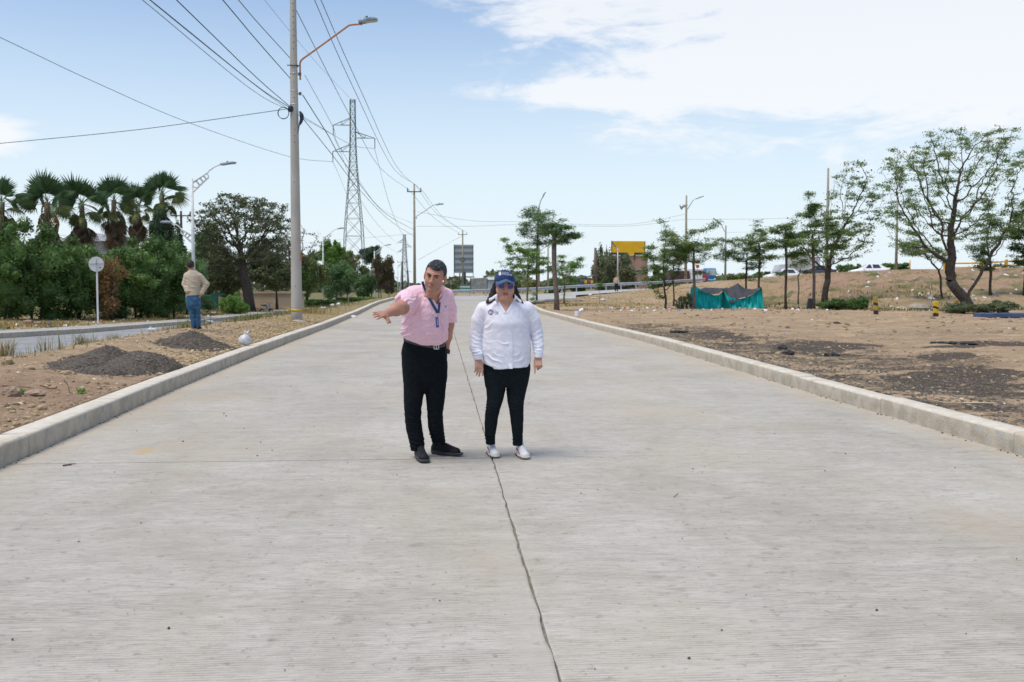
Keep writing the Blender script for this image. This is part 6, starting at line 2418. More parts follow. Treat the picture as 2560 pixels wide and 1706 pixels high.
# rubbish pile on the far pavement
pile = [('grey rubbish sack at the left of the rubbish pile', 513, 782, 20, 17, (.13, .15, .17)), ('pale cloth bundle at the right end of the rubbish pile', 541, 788, 22, 17, (.55, .54, .50)),
        ('black rubbish bag at the far right of the rubbish pile', 556, 790, 16, 7, (.02, .02, .025)), ('white trousers draped on the rubbish pile', 518, 791, 26, 7, (.62, .62, .65)),
        ('orange rag in the rubbish pile', 531, 787, 8, 12, (.65, .16, .07)), ('bluish bag left of the man in the beige jacket', 463, 794, 14, 12, (.20, .32, .36)),
        ('light blue scrap on the far pavement left of the man', 437, 793, 15, 5, (.30, .50, .62)), ('small red scrap on the far pavement left of the man', 444, 794, 5, 5, (.7, .04, .04)),
        ('pink rag under the grey sack of the rubbish pile', 503, 792, 10, 7, (.5, .22, .2)), ('yellow scrap on the verge behind the pavement', 352, 786, 9, 5, (.7, .55, .06)),
        ('blue cloth on the verge left of the round sign', 122, 790, 16, 9, (.08, .13, .22)), ('brown sack on the verge at the left', 70, 790, 26, 14, (.34, .22, .16)), ('second brown sack on the verge at the left', 95, 789, 22, 11, (.38, .24, .15))]
for k, (lb, u, v, w_, h_, c_) in enumerate(pile):
    bag(lb, u, v, w_, h_, 130 + k, d=52 if u > 400 else 46, m=mat('rubbish_%d' % k, c_, tuple(a * .6 for a in c_), scale=9, rough=.7), knot=False, name='rubbish')
p = pp(524, 790, 51)
box_ = thing('white_crate', 'white open picture-like box standing in the rubbish pile', 'box', (p[0], 51, gz(p[0], 51)))
mb = MB()
mb.box((0, 0, .24), (.34, .10, .36), R=rotm('Y', .08), bev=.01)
mb.obj('frame', mat('white_plastic', (.74, .75, .76)), box_)
mb = MB()
mb.box((.0, -.056, .24), (.22, .01, .22), R=rotm('Y', .08))
mb.obj('inner_panel', mat('box_inner', (.10, .22, .30), (.05, .08, .05), scale=10, rough=.6), box_)

# small litter nobody could count
def litter(name, xy, s0, s1, cols, seed):
    g = np.random.default_rng(seed)
    z = tz(xy[:, 0], xy[:, 1]) + .02
    n = len(xy)
    C_ = np.stack([xy[:, 0], xy[:, 1], z], -1)
    nrm = unit(g.normal(size=(n, 3)) * .6 + [0, -.5, 1])
    a = unit(np.cross(nrm, g.normal(size=(n, 3))))
    b = np.cross(nrm, a)
    s_ = (s0 + (s1 - s0) * g.random(n) ** 3)[:, None]
    V = np.stack([C_ - a * s_, C_ - b * s_ * .6 + nrm * s_ * .3, C_ + a * s_, C_ + b * s_ * .6], 1).reshape(-1, 3)
    o = np.arange(n)[:, None] * 4
    Q = np.array([[0, 1, 2, 3]]) + o
    me = mk_mesh(name, V, [Q], [mat('litter_%d' % i, c_, rough=.6) for i, c_ in enumerate(cols)], midx=g.choice(len(cols), n, p=[.5] + [.5 / (len(cols) - 1)] * (len(cols) - 1)))
    link(name, me, kind='stuff')


LC = [(.70, .70, .70), (.45, .40, .34), (.10, .18, .35), (.50, .10, .08), (.05, .28, .22), (.05, .05, .05), (.5, .38, .12)]
g = np.random.default_rng(33)
n = 700
y = 56 + 34 * g.random(n)
tq = .40 + .22 * g.random(n) ** .7
k = fbm(tq * 40, y * .3, 7) > -.1
litter('litter', np.stack([tq * y, y], -1)[k], .05, .28, LC, 1)
n = 420
y = 50 + 8 * g.random(n)
tq = .16 + .45 * g.random(n)
litter('litter', np.stack([tq * y, y], -1), .03, .16, LC, 2)
n = 420
y = 36 + 50 * g.random(n)
litter('litter', np.stack([LF(y) - 1.4 - np.abs(g.normal(size=n)) * 3.5, y], -1), .03, .16, LC, 3)
n = 120
y = 8 + 50 * g.random(n)
litter('litter', np.stack([XR(y) + .4 + 14 * g.random(n), y], -1), .01, .05, LC, 4)
# ------------------------------------------------------------------ people: smooth volumes turned into one surface each
class Field:
    def __init__(s, lo, hi, res):
        s.lo = np.array(lo, float)
        s.res = res
        s.n = np.ceil((np.array(hi) - s.lo) / res).astype(int) + 1
        s.D = np.full(s.n, 1.0, np.float32)
        s.ax = [s.lo[i] + res * np.arange(s.n[i]) for i in range(3)]

    def blk(s, lo, hi):
        a = np.clip(np.floor((np.array(lo) - s.lo) / s.res).astype(int), 0, s.n)
        b = np.clip(np.ceil((np.array(hi) - s.lo) / s.res).astype(int) + 1, 0, s.n)
        sl = tuple(slice(a[i], b[i]) for i in range(3))
        X = s.ax[0][sl[0]][:, None, None]
        Y = s.ax[1][sl[1]][None, :, None]
        Z = s.ax[2][sl[2]][None, None, :]
        return sl, X, Y, Z

    def put(s, sl, d, k):
        D = s.D[sl]
        if k > 0:
            h = np.maximum(k - np.abs(D - d), 0) / k
            s.D[sl] = np.minimum(D, d) - h * h * k * .25
        else:
            s.D[sl] = np.minimum(D, d)

    def carve(s, sl, d, k=.004):
        D = s.D[sl]
        e = -d
        h = np.maximum(k - np.abs(D - e), 0) / k
        s.D[sl] = np.maximum(D, e) + h * h * k * .25

    def cap(s, a, b, ra, rb=None, k=.01, sub=False):
        a, b = np.array(a, float), np.array(b, float)
        rb = ra if rb is None else rb
        m_ = max(ra, rb) + k + 3 * s.res
        sl, X, Y, Z = s.blk(np.minimum(a, b) - m_, np.maximum(a, b) + m_)
        v = b - a
        L2 = v @ v + 1e-12
        t_ = np.clip(((X - a[0]) * v[0] + (Y - a[1]) * v[1] + (Z - a[2]) * v[2]) / L2, 0, 1)
        d_ = np.sqrt((X - a[0] - v[0] * t_) ** 2 + (Y - a[1] - v[1] * t_) ** 2 + (Z - a[2] - v[2] * t_) ** 2) - (ra + (rb - ra) * t_)
        (s.carve if sub else s.put)(sl, d_, k)

    def chain(s, pts, rad, k=.01):
        for i in range(len(pts) - 1):
            s.cap(pts[i], pts[i + 1], rad[i], rad[i + 1], k)

    def ell(s, c, r, k=.01, R=None, sub=False, clip=None):
        c, r = np.array(c, float), np.array(r, float)
        m_ = r.max() + k + 3 * s.res
        sl, X, Y, Z = s.blk(c - m_, c + m_)
        x, y, z = X - c[0], Y - c[1], Z - c[2]
        if R is not None:
            R = np.asarray(R)
            x, y, z = R[0, 0] * x + R[1, 0] * y + R[2, 0] * z, R[0, 1] * x + R[1, 1] * y + R[2, 1] * z, R[0, 2] * x + R[1, 2] * y + R[2, 2] * z
        k0 = np.sqrt((x / r[0]) ** 2 + (y / r[1]) ** 2 + (z / r[2]) ** 2)
        k1 = np.sqrt((x / r[0] ** 2) ** 2 + (y / r[1] ** 2) ** 2 + (z / r[2] ** 2) ** 2) + 1e-9
        d_ = k0 * (k0 - 1) / k1
        if clip is not None:
            d_ = np.maximum(d_, clip(x, y, z))
        (s.carve if sub else s.put)(sl, d_, k)

    def loft(s, rows, k=.02, p=2.0, zpad=0.0):
        """rows: (z, cx, cy, rx, ry)"""
        rows = np.array(sorted(rows), float)
        z0, z1 = rows[0, 0], rows[-1, 0]
        zz = np.arange(z0 - .1, z1 + .1, .004)
        q = [np.interp(zz, rows[:, 0], rows[:, i]) for i in range(1, 5)]
        ker = np.ones(9) / 9
        q = [np.convolve(np.pad(a, 4, 'edge'), ker, 'valid') for a in q]
        m_ = .03 + k
        lo = [min(rows[:, 1] - rows[:, 3]) - m_, min(rows[:, 2] - rows[:, 4]) - m_, z0 - m_]
        hi = [max(rows[:, 1] + rows[:, 3]) + m_, max(rows[:, 2] + rows[:, 4]) + m_, z1 + m_]
        sl, X, Y, Z = s.blk(lo, hi)
        cx_, cy_, rx, ry = [np.interp(Z, zz, a) for a in q]
        x, y = (X - cx_) / rx, (Y - cy_) / ry
        e = (np.abs(x) ** p + np.abs(y) ** p) ** (1 / p)
        d_ = (e - 1) * np.minimum(rx, ry) * (.75 + .25 * np.maximum(rx, ry) / np.minimum(rx, ry) * np.abs(x) / (e + 1e-6))
        dz_ = np.maximum(z0 - Z, Z - z1)
        s.put(sl, np.maximum(d_, dz_), k)

    def cut(s, fn, k=.003):
        X, Y, Z = s.ax[0][:, None, None], s.ax[1][None, :, None], s.ax[2][None, None, :]
        s.D = np.maximum(s.D, fn(X, Y, Z).astype(np.float32))

    def front(s, x, z, side=-1):
        """y of the surface met from the camera side"""
        i = np.clip(np.round((np.asarray(x) - s.lo[0]) / s.res).astype(int), 0, s.n[0] - 1)
        k = np.clip(np.round((np.asarray(z) - s.lo[2]) / s.res).astype(int), 0, s.n[2] - 1)
        col = s.D[i, :, k]
        ins = col < 0
        j = ins.argmax(-1)
        ok = ins.any(-1)
        return np.where(ok, s.ax[1][j] - s.res * .5, np.nan)

    def mesh(s, name, mats, disp=None, midx=None, smooth_it=1):
        D = s.D
        D[0], D[-1] = 1, 1
        D[:, 0], D[:, -1] = 1, 1
        D[:, :, 0], D[:, :, -1] = 1, 1
        S = D < 0
        cnt = np.zeros(np.array(D.shape) - 1, np.uint8)
        for dx_ in (0, 1):
            for dy_ in (0, 1):
                for dz_ in (0, 1):
                    cnt += S[dx_:D.shape[0] - 1 + dx_, dy_:D.shape[1] - 1 + dy_, dz_:D.shape[2] - 1 + dz_]
        I = np.argwhere((cnt > 0) & (cnt < 8))
        idx = np.full(cnt.shape, -1, np.int32)
        idx[I[:, 0], I[:, 1], I[:, 2]] = np.arange(len(I))
        acc = np.zeros((len(I), 3))
        num = np.zeros(len(I))
        for ax in range(3):
            o1, o2 = [a for a in range(3) if a != ax]
            for a in (0, 1):
                for b in (0, 1):
                    p0 = I.copy()
                    p0[:, o1] += a
                    p0[:, o2] += b
                    p1 = p0.copy()
                    p1[:, ax] += 1
                    d0 = D[p0[:, 0], p0[:, 1], p0[:, 2]]
                    d1 = D[p1[:, 0], p1[:, 1], p1[:, 2]]
                    c_ = (d0 < 0) != (d1 < 0)
                    d0c, d1c = np.clip(d0, -s.res * 1.5, s.res * 1.5), np.clip(d1, -s.res * 1.5, s.res * 1.5)
                    t_ = np.where(c_, d0c / (d0c - d1c + 1e-12), 0)
                    pt = p0.astype(float)
                    pt[:, ax] += t_
                    acc[c_] += pt[c_]
                    num[c_] += 1
        V = s.lo + s.res * acc / np.maximum(num, 1)[:, None]
        F = []
        for ax in range(3):
            o1, o2 = [(1, 2), (2, 0), (0, 1)][ax]
            sl0 = [slice(1, -1)] * 3
            sl0[ax] = slice(0, -1)
            sl1 = [slice(1, -1)] * 3
            sl1[ax] = slice(1, None)
            a, b = S[tuple(sl0)], S[tuple(sl1)]
            E_ = np.argwhere(a != b)
            if len(E_) == 0:
                continue
            sgn = a[E_[:, 0], E_[:, 1], E_[:, 2]]
            base = E_ + 1
            base[:, ax] -= 1

            def at(d1_, d2_):
                q = base.copy()
                q[:, o1] += d1_
                q[:, o2] += d2_
                return idx[q[:, 0], q[:, 1], q[:, 2]]
            q = np.stack([at(-1, -1), at(0, -1), at(0, 0), at(-1, 0)], -1)
            q = np.where(sgn[:, None], q, q[:, ::-1])
            F.append(q)
        F = np.concatenate(F)
        F = F[(F >= 0).all(1)]
        for _ in range(smooth_it):                        # one relaxing pass
            A = np.zeros_like(V)
            C_ = np.zeros(len(V))
            for i in range(4):
                for j in (1, 3):
                    np.add.at(A, F[:, i], V[F[:, (i + j) % 4]])
                    np.add.at(C_, F[:, i], 1)
            V = V * .5 + .5 * A / np.maximum(C_, 1)[:, None]
        if disp is not None:
            fn_ = np.cross(V[F[:, 2]] - V[F[:, 0]], V[F[:, 3]] - V[F[:, 1]])
            N_ = np.zeros_like(V)
            for i in range(4):
                np.add.at(N_, F[:, i], fn_)
            N_ = unit(N_)
            V = V + N_ * disp(V, N_)[:, None]
        mi = None
        if midx is not None:
            mi = midx(V[F].mean(1))
        return mk_mesh(name, V, [F], mats, mi, True)


def skinmat(name, a, b, lip):
    return mat(name, a, b, scale=14, rough=.5, sss=.12, bump=.15, bscale=120, col3=tuple(x_ * .8 for x_ in a), scale3=5), mat(name + '_lip', lip, rough=.5)


def folds(terms):
    """wrinkles: list of (centre, radius, direction, wavelength, amplitude, warp)"""
    def f(V, N):
        out = np.zeros(len(V))
        for c_, R_, dr, wl, am, wp in terms:
            c_, dr = np.array(c_), np.array(dr, float)
            dr = dr / np.linalg.norm(dr)
            q = V - c_
            w_ = np.exp(-((q / np.array(R_)) ** 2).sum(1))
            other = np.cross(dr, [0, 1, 0])
            ph = (q @ dr) / wl * 6.283 + wp * np.sin((q @ other) / (wl * 2.1) * 6.283 + 1.0) + .8 * np.sin(q @ np.array([9, 23, 17.]))
            s_ = (1 - np.abs(np.sin(ph * .5))) ** 2
            mod = .35 + .9 * np.abs(np.sin(q @ np.array([19., 11., 13.]) + 2) * np.sin(q @ np.array([8., 15., 27.]) + am * 900))
            out += am * 1.5 * w_ * mod * (s_ * 1.6 - .45)
        n_ = np.sin(V[:, 0] * 47 + 2 * np.sin(V[:, 2] * 31)) * np.sin(V[:, 2] * 39 + 2 * np.sin(V[:, 0] * 23 + V[:, 1] * 31))
        return out + .0014 * n_
    return f


def rot(roll=0, yaw=0, pitch=0):
    return np.array(Matrix.Rotation(math.radians(yaw), 3, 'Z') @ Matrix.Rotation(math.radians(roll), 3, 'Y') @ Matrix.Rotation(math.radians(pitch), 3, 'X'))


def head(F, c, R, s=1.0, fem=False, wide=1.0):
    """local frame: x to the picture's right, y to the back, z up, origin between the ears"""
    def L(p):
        return np.array(c) + R @ (np.array(p, float) * s * np.array([wide, 1, 1]))

    def E(p, r, k=.012, sub=False, Rl=None):
        F.ell(L(p), np.array(r) * s * np.array([wide, 1, 1]), k * s, R if Rl is None else R @ Rl, sub)
    E((0, .018, .035), (.074, .094, .085), .02)
    E((0, -.020, .022), (.066, .068, .078), .02)
    E((0, -.028, -.035), (.056 if not fem else .062, .060, .066), .025)
    for sx in (-1, 1):
        E((sx * .036, -.040, -.030), (.030, .036, .042) if not fem else (.034, .038, .044), .02)      # cheeks
        E((sx * .040, -.004, -.060), (.019, .038, .028), .025)                # jaw corners
        E((sx * .0800, .014, -.006), (.011, .021, .036), .006)                # ears
        F.cap(L((sx * .010, -.084, .034)), L((sx * .046, -.073, .038)), .010 * s, .008 * s, .014 * s)   # brow ridge
        F.ell(L((sx * .0315, -.089, .013)), np.array([.0165, .014, .0125]) * s, .008 * s, R, True)       # eye sockets
        F.ell(L((sx * .031, -.0735, .012)), np.array([.0135, .0135, .0115]) * s, .003 * s, R)
        E((sx * .0135, -.0965, -.026), (.0085, .010, .0075), .006)            # nostril wings
    E((0, -.070, -.090), (.026 if not fem else .022, .020, .020), .02)         # chin
    if fem:
        E((0, -.040, -.105), (.045, .045, .025), .03)
    F.cap(L((0, -.088, .022)), L((0, -.107, -.022)), .0085 * s, .0125 * s, .010 * s)                 # nose
    F.cap(L((-.021, -.0865, -.0555)), L((0, -.0945, -.0530)), .0045 * s, .0070 * s, .006 * s)          # lips
    F.cap(L((.021, -.0865, -.0555)), L((0, -.0945, -.0530)), .0045 * s, .0070 * s, .006 * s)
    F.cap(L((-.014, -.0865, -.0650)), L((.014, -.0865, -.0650)), .0065 * s, .0065 * s, .007 * s)
    F.cap(L((-.02, -.0975, -.0595)), L((.02, -.0975, -.0595)), .0022 * s, .0022 * s, .002, sub=True)
    return L


def hand(F, wpt, d, sd, nrm, s=1.0, curls=(.3, .4, .5, .6), thumb=(.5, .4), lens=(.072, .080, .074, .058), spread=.05, k=.006):
    """wpt: wrist, d: towards the fingers, sd: from index to little finger, nrm: palm side"""
    d, sd, nrm = [np.array(a, float) / np.linalg.norm(a) for a in (d, sd, nrm)]
    sd = unit((sd - d * (sd @ d))[None])[0]
    nn_ = np.cross(d, sd)
    nrm = nn_ if nn_ @ nrm > 0 else -nn_
    wpt = np.array(wpt, float)
    pl = .085 * s
    offs = [-.030, -.010, .010, .028]
    for o in offs:
        F.cap(wpt + sd * o * .6 * s, wpt + d * pl + sd * o * s, .0155 * s, .0115 * s, .012 * s)
    F.cap(wpt + d * .02 * s - sd * .018 * s + nrm * .008, wpt + d * .05 * s - sd * .028 * s + nrm * .008, .017 * s, .014 * s, .012 * s)
    tips = []
    for i, o in enumerate(offs):
        p = wpt + d * pl * (1, 1.03, .99, .92)[i] + sd * o * s
        dv = d + sd * (i - 1.5) * spread
        dv /= np.linalg.norm(dv)
        a = 0
        for j, f in enumerate((.45, .31, .24)):
            a += curls[i] * (1.0, 1.15, .8)[j]
            q = dv * math.cos(a) + nrm * math.sin(a)
            r0, r1 = (.0098 - .001 * j) * s * (.88 if i == 3 else 1), (.0090 - .001 * j) * s * (.88 if i == 3 else 1)
            e = p + q * lens[i] * f * s
            F.cap(p, e, r0, r1, .003)
            p = e
        tips.append(p)
    p = wpt + d * .030 * s - sd * .026 * s + nrm * .006
    t1 = -sd * math.sin(thumb[0]) + d * math.cos(thumb[0]) + nrm * .25
    t1 /= np.linalg.norm(t1)
    e = p + t1 * .042 * s
    F.cap(p, e, .0145 * s, .0115 * s, .010 * s)
    t2 = t1 * math.cos(thumb[1]) + (d * .6 + nrm * .5) * math.sin(thumb[1])
    t2 /= np.linalg.norm(t2)
    F.cap(e, e + t2 * .032 * s, .0112 * s, .0095 * s, .004 * s)
    return tips


def strip(F, pts, width, off, m, name, parent, lift=None, n=30, thick=.0015):
    """ribbon draped on the front of a field; pts (x,z)"""
    P_ = sm([(p[0], 0, p[1]) for p in pts], 8)
    x, z = P_[:, 0], P_[:, 2]
    y = F.front(x, z)
    y = np.where(np.isnan(y), np.nanmin(y), y)
    y = np.convolve(np.pad(y, 2, 'edge'), np.ones(5) / 5, 'valid')
    t_ = np.gradient(np.stack([x, z], -1), axis=0)
    t_ /= np.linalg.norm(t_, axis=1)[:, None] + 1e-9
    nx_, nz_ = -t_[:, 1], t_[:, 0]
    rows = []
    for f, o in ((-.5, .002), (-.5, -off), (0, -off - .001), (.5, -off), (.5, .002)):
        rows.append(np.stack([x + nx_ * width * f, y + o, z + nz_ * width * f], -1))
    mb = MB()
    G = np.stack(rows, 1)
    mb.grid(G)
    return mb.obj(name, m, parent, smooth=False)


def decal(F, cx_, cz_, shape, m, name, parent, off=.002):
    """flat outline (list of (x,z) offsets) draped on the field's front"""
    pts = np.array(shape, float) + [cx_, cz_]
    c_ = pts.mean(0)
    n = len(pts)
    allp = np.vstack([pts, (pts + c_) / 2, c_[None]])
    y = F.front(allp[:, 0], allp[:, 1])
    y = np.where(np.isnan(y), np.nanmean(y), y) - off
    V = np.stack([allp[:, 0], y, allp[:, 1]], -1)
    Q = [(i, (i + 1) % n, n + (i + 1) % n, n + i) for i in range(n)]
    T = [(n + i, n + (i + 1) % n, 2 * n) for i in range(n)]
    mb = MB()
    mb.add(V, Q, T)
    return mb.obj(name, m, parent)


def rows_px(tab):
    """(v, uL, uR, depth, ry) -> loft rows"""
    out = []
    for v, a, b, d_, ry in tab:
        p, q = pp(a, v, d_), pp(b, v, d_)
        out.append((p[2], (p[0] + q[0]) / 2, d_, (q[0] - p[0]) / 2, ry))
    return out


def shoe(FU, FS, heel, toe, ank, s=1.0):
    heel, toe, ank = [np.array(a, float) for a in (heel, toe, ank)]
    dv = toe - heel
    L = np.linalg.norm(dv)
    dv /= L
    z0 = heel[2]
    side = np.array([-dv[1], dv[0], 0])
    # sole
    X, Y = FS.ax[0][:, None, None], FS.ax[1][None, :, None]
    Z = FS.ax[2][None, None, :]
    a, b = heel + dv * .036 * s, toe - dv * .036 * s
    v = b - a
    t_ = np.clip(((X - a[0]) * v[0] + (Y - a[1]) * v[1]) / (v @ v), 0, 1)
    r = (.033 + .012 * np.sin(t_ * 3.1) * (t_ > .4) + .004 * t_) * s
    d_ = np.sqrt((X - a[0] - v[0] * t_) ** 2 + (Y - a[1] - v[1] * t_) ** 2) - r
    toe_up = .012 * np.clip((t_ - .8) / .2, 0, 1) ** 2
    d_ = np.maximum(d_ - .3 * (Z - z0 - .015), np.maximum(z0 + toe_up - Z, Z - z0 - .034 * s + .008 * t_))
    FS.D = np.minimum(FS.D, d_.astype(np.float32))
    # upper
    FU.cap(heel + dv * .040 * s + [0, 0, .045 * s], toe - dv * .055 * s + [0, 0, .034 * s], .037 * s, .034 * s, .01)
    FU.ell(toe - dv * .065 * s + [0, 0, .030 * s], (.042 * s,) * 2 + (.030 * s,), .012)
    FU.cap(heel + dv * .042 * s + [0, 0, .05 * s], heel + dv * .055 * s + [0, 0, .100 * s], .037 * s, .034 * s, .012)
    FU.cap(heel + dv * .07 * s + [0, 0, .088 * s], toe - dv * .085 * s + [0, 0, .046 * s], .029 * s, .028 * s, .010)
    FU.cut(lambda X_, Y_, Z_: z0 + .020 * s - Z_)
    return dv, side


cloth_pink = mat('pink_shirt_cloth', (.84, .545, .63), (.80, .505, .595), scale=40, rough=.85, bump=.12, bscale=400, sheen=.3)
cloth_white = mat('white_linen', (.80, .79, .86), (.75, .74, .82), scale=30, rough=.85, bump=.25, bscale=300, sheen=.2)
cloth_black = mat('black_trouser_cloth', (.0055, .008, .010), (.008, .011, .0135), scale=30, rough=.9, bump=.2, bscale=300, spec=.12)
cloth_char = mat('charcoal_trouser_cloth', (.0085, .0125, .0155), (.013, .0175, .021), scale=60, rough=.95, bump=.35, bscale=420, spec=.1)
cloth_beige = mat('beige_jacket_cloth', (.50, .42, .32), (.44, .365, .275), scale=9, rough=.85, bump=.2)
denim = mat('blue_denim', (.030, .095, .18), (.06, .15, .26), scale=12, rough=.9, bump=.3, lo=.4, hi=.7)
navy = mat('navy_strap', (.012, .05, .12), rough=.6)
cap_m = mat('navy_cap_cloth', (.018, .042, .12), (.022, .05, .135), scale=50, rough=.8, bump=.1, bscale=300)
brim_m = mat('cap_brim_cloth', (.05, .105, .21), (.045, .095, .19), scale=50, rough=.75)
hair_m = mat('grey_black_hair', (.018, .022, .028), (.16, .17, .18), scale=55, rough=.6, bump=.6, bscale=160, lo=.50, hi=.72, stretch=(1, .35, 1))
hair_d = mat('dark_brown_hair', (.018, .012, .014), (.045, .028, .026), scale=60, rough=.45, bump=.8, bscale=200, stretch=(1, 1, .12))
gold_m = mat('gold', (.75, .50, .20), rough=.3, metal=.9)
silver_m = mat('buckle_silver', (.6, .6, .58), rough=.25, metal=.9)
belt_m = mat('belt_leather', (.05, .05, .055), rough=.45)
shoe_b = mat('black_trainer', (.008, .009, .011), (.014, .015, .017), scale=60, rough=.6, spec=.25, bump=.2)
sole_b = mat('dark_sole', (.075, .075, .078), (.045, .045, .048), scale=90, rough=.7, stretch=(3, 3, .3))
shoe_w = mat('white_trainer', (.74, .73, .72), (.66, .65, .65), scale=50, rough=.6)
sole_w = mat('cream_sole', (.62, .56, .46), (.55, .48, .38), scale=40, rough=.7)
crim = mat('crimson_stripe', (.40, .01, .06), rough=.6)
eye_w = mat('eye_white', (.55, .5, .47), rough=.3)
iris_m = mat('iris', (.03, .018, .012), rough=.2)
brow_m = mat('eyebrow', (.035, .025, .022), rough=.9)
ink_w = mat('white_embroidery', (.72, .74, .76), rough=.7)
ink_n = mat('navy_embroidery', (.03, .06, .18), rough=.7)


def face_bits(root, c, R, s, wide=1.0, gaze=(0, 0), frown=0.0, brow_m_=None):
    def L(p):
        return np.array(c) + R @ (np.array(p, float) * s * np.array([wide, 1, 1]))
    for sx in (-1, 1):
        mb = MB()
        mb.ball(L((sx * .031, -.0770, .0125)), (.0118 * s, .0115 * s, .0068 * s), 12, 8, R=R)
        e = mb.obj('eye', eye_w, root, smooth=True)
        mb = MB()
        mb.ball(L((sx * .031 + gaze[0], -.0870, .0125 + gaze[1])), (.0056 * s, .0030 * s, .0056 * s), 10, 6, R=R)
        mb.obj('iris', iris_m, e, smooth=True)
        mb = MB()
        pts = [L((sx * (.0115), -.0965, .0265 - frown)), L((sx * .026, -.0945, .0325)), L((sx * .047, -.0815, .0300))]
        mb.tube(sm(pts, 4), np.array([.0042, .0048, .005, .0052, .005, .0045, .004, .003, .002]) * s, 6)
        mb.obj('eyebrow', brow_m_ or brow_m, root, smooth=True)
        mb = MB()
        pts = [L((sx * .018, -.0875, .0150)), L((sx * .031, -.0905, .0205)), L((sx * .0445, -.0815, .0150))]
        mb.tube(sm(pts, 4), .0016 * s, 5)
        mb.obj('eyelid', brow_m, root, smooth=True)


# ============ the man in the pink shirt
man = thing('person', 'man in a pink short-sleeved shirt pointing with an outstretched arm on the road', 'person', (0, 0, 0))
res = .0052
lo, hi = (-.68, 7.75, -.01), (.32, 8.98, 1.78)
B = Field(lo, hi, res)
HC = pp(1087.5, 693, 8.30)
HR = rot(roll=11, yaw=-12, pitch=10)
hs = 1.06
L = head(B, HC, HR, hs, wide=1.02)
neck0 = L((0, .035, -.06))
chest = pp(1074, 752, 8.50)
B.cap(neck0, pp(1079, 742, 8.44), .058, .066, .03)
shR, shL = pp(1024, 741, 8.47), pp(1116, 741, 8.53)
B.cap(shR + [.06, 0, .01], shL - [.05, 0, -.01], .070, .070, .05)
B.loft(rows_px([(742, 1030, 1110, 8.49, .105), (770, 1020, 1113, 8.50, .125), (810, 1012, 1110, 8.56, .13), (850, 1015, 1107, 8.62, .12), (900, 1018, 1104, 8.66, .10), (930, 1022, 1100, 8.66, .085)]), .04)
# pointing arm
elb = pp(1006, 768, 8.20)
wri = pp(967, 784.5, 8.00)
B.cap(shR, elb, .058, .054, .03)
B.chain([elb, (elb * .6 + wri * .4) + [0, 0, .002], wri], [.058, .050, .031], .03)
hand(B, wri, pp(940, 788, 7.90) - wri, np.array([-.22, .75, .50]), np.array([.1, -.5, -.9]), .93, curls=(.10, .06, .05, .04), thumb=(1.25, .2), spread=.10)
tp = wri + (pp(940, 788, 7.90) - wri) * .25
B.cap(tp, pp(969, 799, 7.96), .019, .014, .014)
B.cap(pp(969, 799, 7.96), pp(975.5, 806, 7.95), .0135, .0105, .004)
# other arm goes down into the pocket
eL = pp(1121.5, 812, 8.68)
wL = pp(1113, 872, 8.68)
B.chain([shL, eL, (eL + wL) / 2 + [.002, 0, 0], wL], [.058, .047, .043, .031], .02)
B.cap(wL, pp(1106, 890, 8.68), .033, .03, .02)
# legs (inside the trousers)
for tab in ([(930, 1012, 1056, 8.66, .075), (1010, 1016, 1050, 8.64, .06), (1060, 1020, 1050, 8.66, .055), (1125, 1036, 1056, 8.68, .04)],
            [(930, 1062, 1112, 8.68, .075), (1010, 1070, 1106, 8.68, .06), (1060, 1076, 1104, 8.70, .055), (1108, 1086, 1106, 8.73, .04)]):
    B.loft(rows_px(tab), .03)
skin, lip = skinmat('skin_tan', (.50, .255, .175), (.44, .215, .145), (.40, .17, .13))
stub = mat('stubble_skin', (.42, .235, .175), (.36, .20, .15), scale=30, rough=.6)


def man_mi(C_):
    q = (C_ - HC) @ HR / hs
    li = (np.abs(q[:, 0]) < .023 - .35 * np.abs(q[:, 2] + .0595)) & (q[:, 1] < -.078) & (np.abs(q[:, 2] + .0595) < .0105)
    st_ = (q[:, 2] < -.035) & (q[:, 2] > -.12) & (q[:, 1] < .0) & (np.abs(q[:, 0]) < .07)
    return np.where(li, 1, np.where(st_, 2, 0))


link('body', B.mesh('body', [skin, lip, stub], midx=man_mi), man)
face_bits(man, HC, HR, hs, 1.02, gaze=(.003, 0), frown=.003)
# hair
Hh = Field(HC - .19, HC + .19, .004)


def LH(p):
    return HC + HR @ (np.array(p, float) * hs)


Hh.ell(LH((0, .018, .040)), np.array([.0825, .104, .095]) * hs, .01, HR)
Hh.ell(LH((0, -.035, .083)), np.array([.060, .050, .040]) * hs, .02, HR)
X, Y, Z = Hh.ax[0][:, None, None], Hh.ax[1][None, :, None], Hh.ax[2][None, None, :]
q = [(X - HC[0]) * HR[0, i] + (Y - HC[1]) * HR[1, i] + (Z - HC[2]) * HR[2, i] for i in range(3)]
qx, qy, qz = [a / hs for a in q]
hl = .078 - .30 * np.maximum(np.abs(qx) - .050, 0) - .012 * np.sin(qx * 40 + .6)
facecut = np.where(qy < -.030 - .10 * (.06 - np.abs(qx)), hl - qz, -1)           # keeps the forehead free
side = np.where(qy >= -.03, np.maximum((-.012 - .35 * (qy)) - qz, -1), -1)
ear_ = .030 - np.sqrt((qy - .010) ** 2 + (qz + .005) ** 2) - .0
ear_ = np.where(np.abs(qx) > .06, ear_, -1)
Hh.D = np.maximum(Hh.D, np.maximum(np.maximum(facecut, side), ear_).astype(np.float32) * .8)
link('hair', Hh.mesh('hair', [hair_m], disp=lambda V, N: .0022 * np.sin(V[:, 0] * 190 + 3 * np.sin(V[:, 2] * 60)) * np.sin(V[:, 2] * 170 + V[:, 1] * 120)), man)

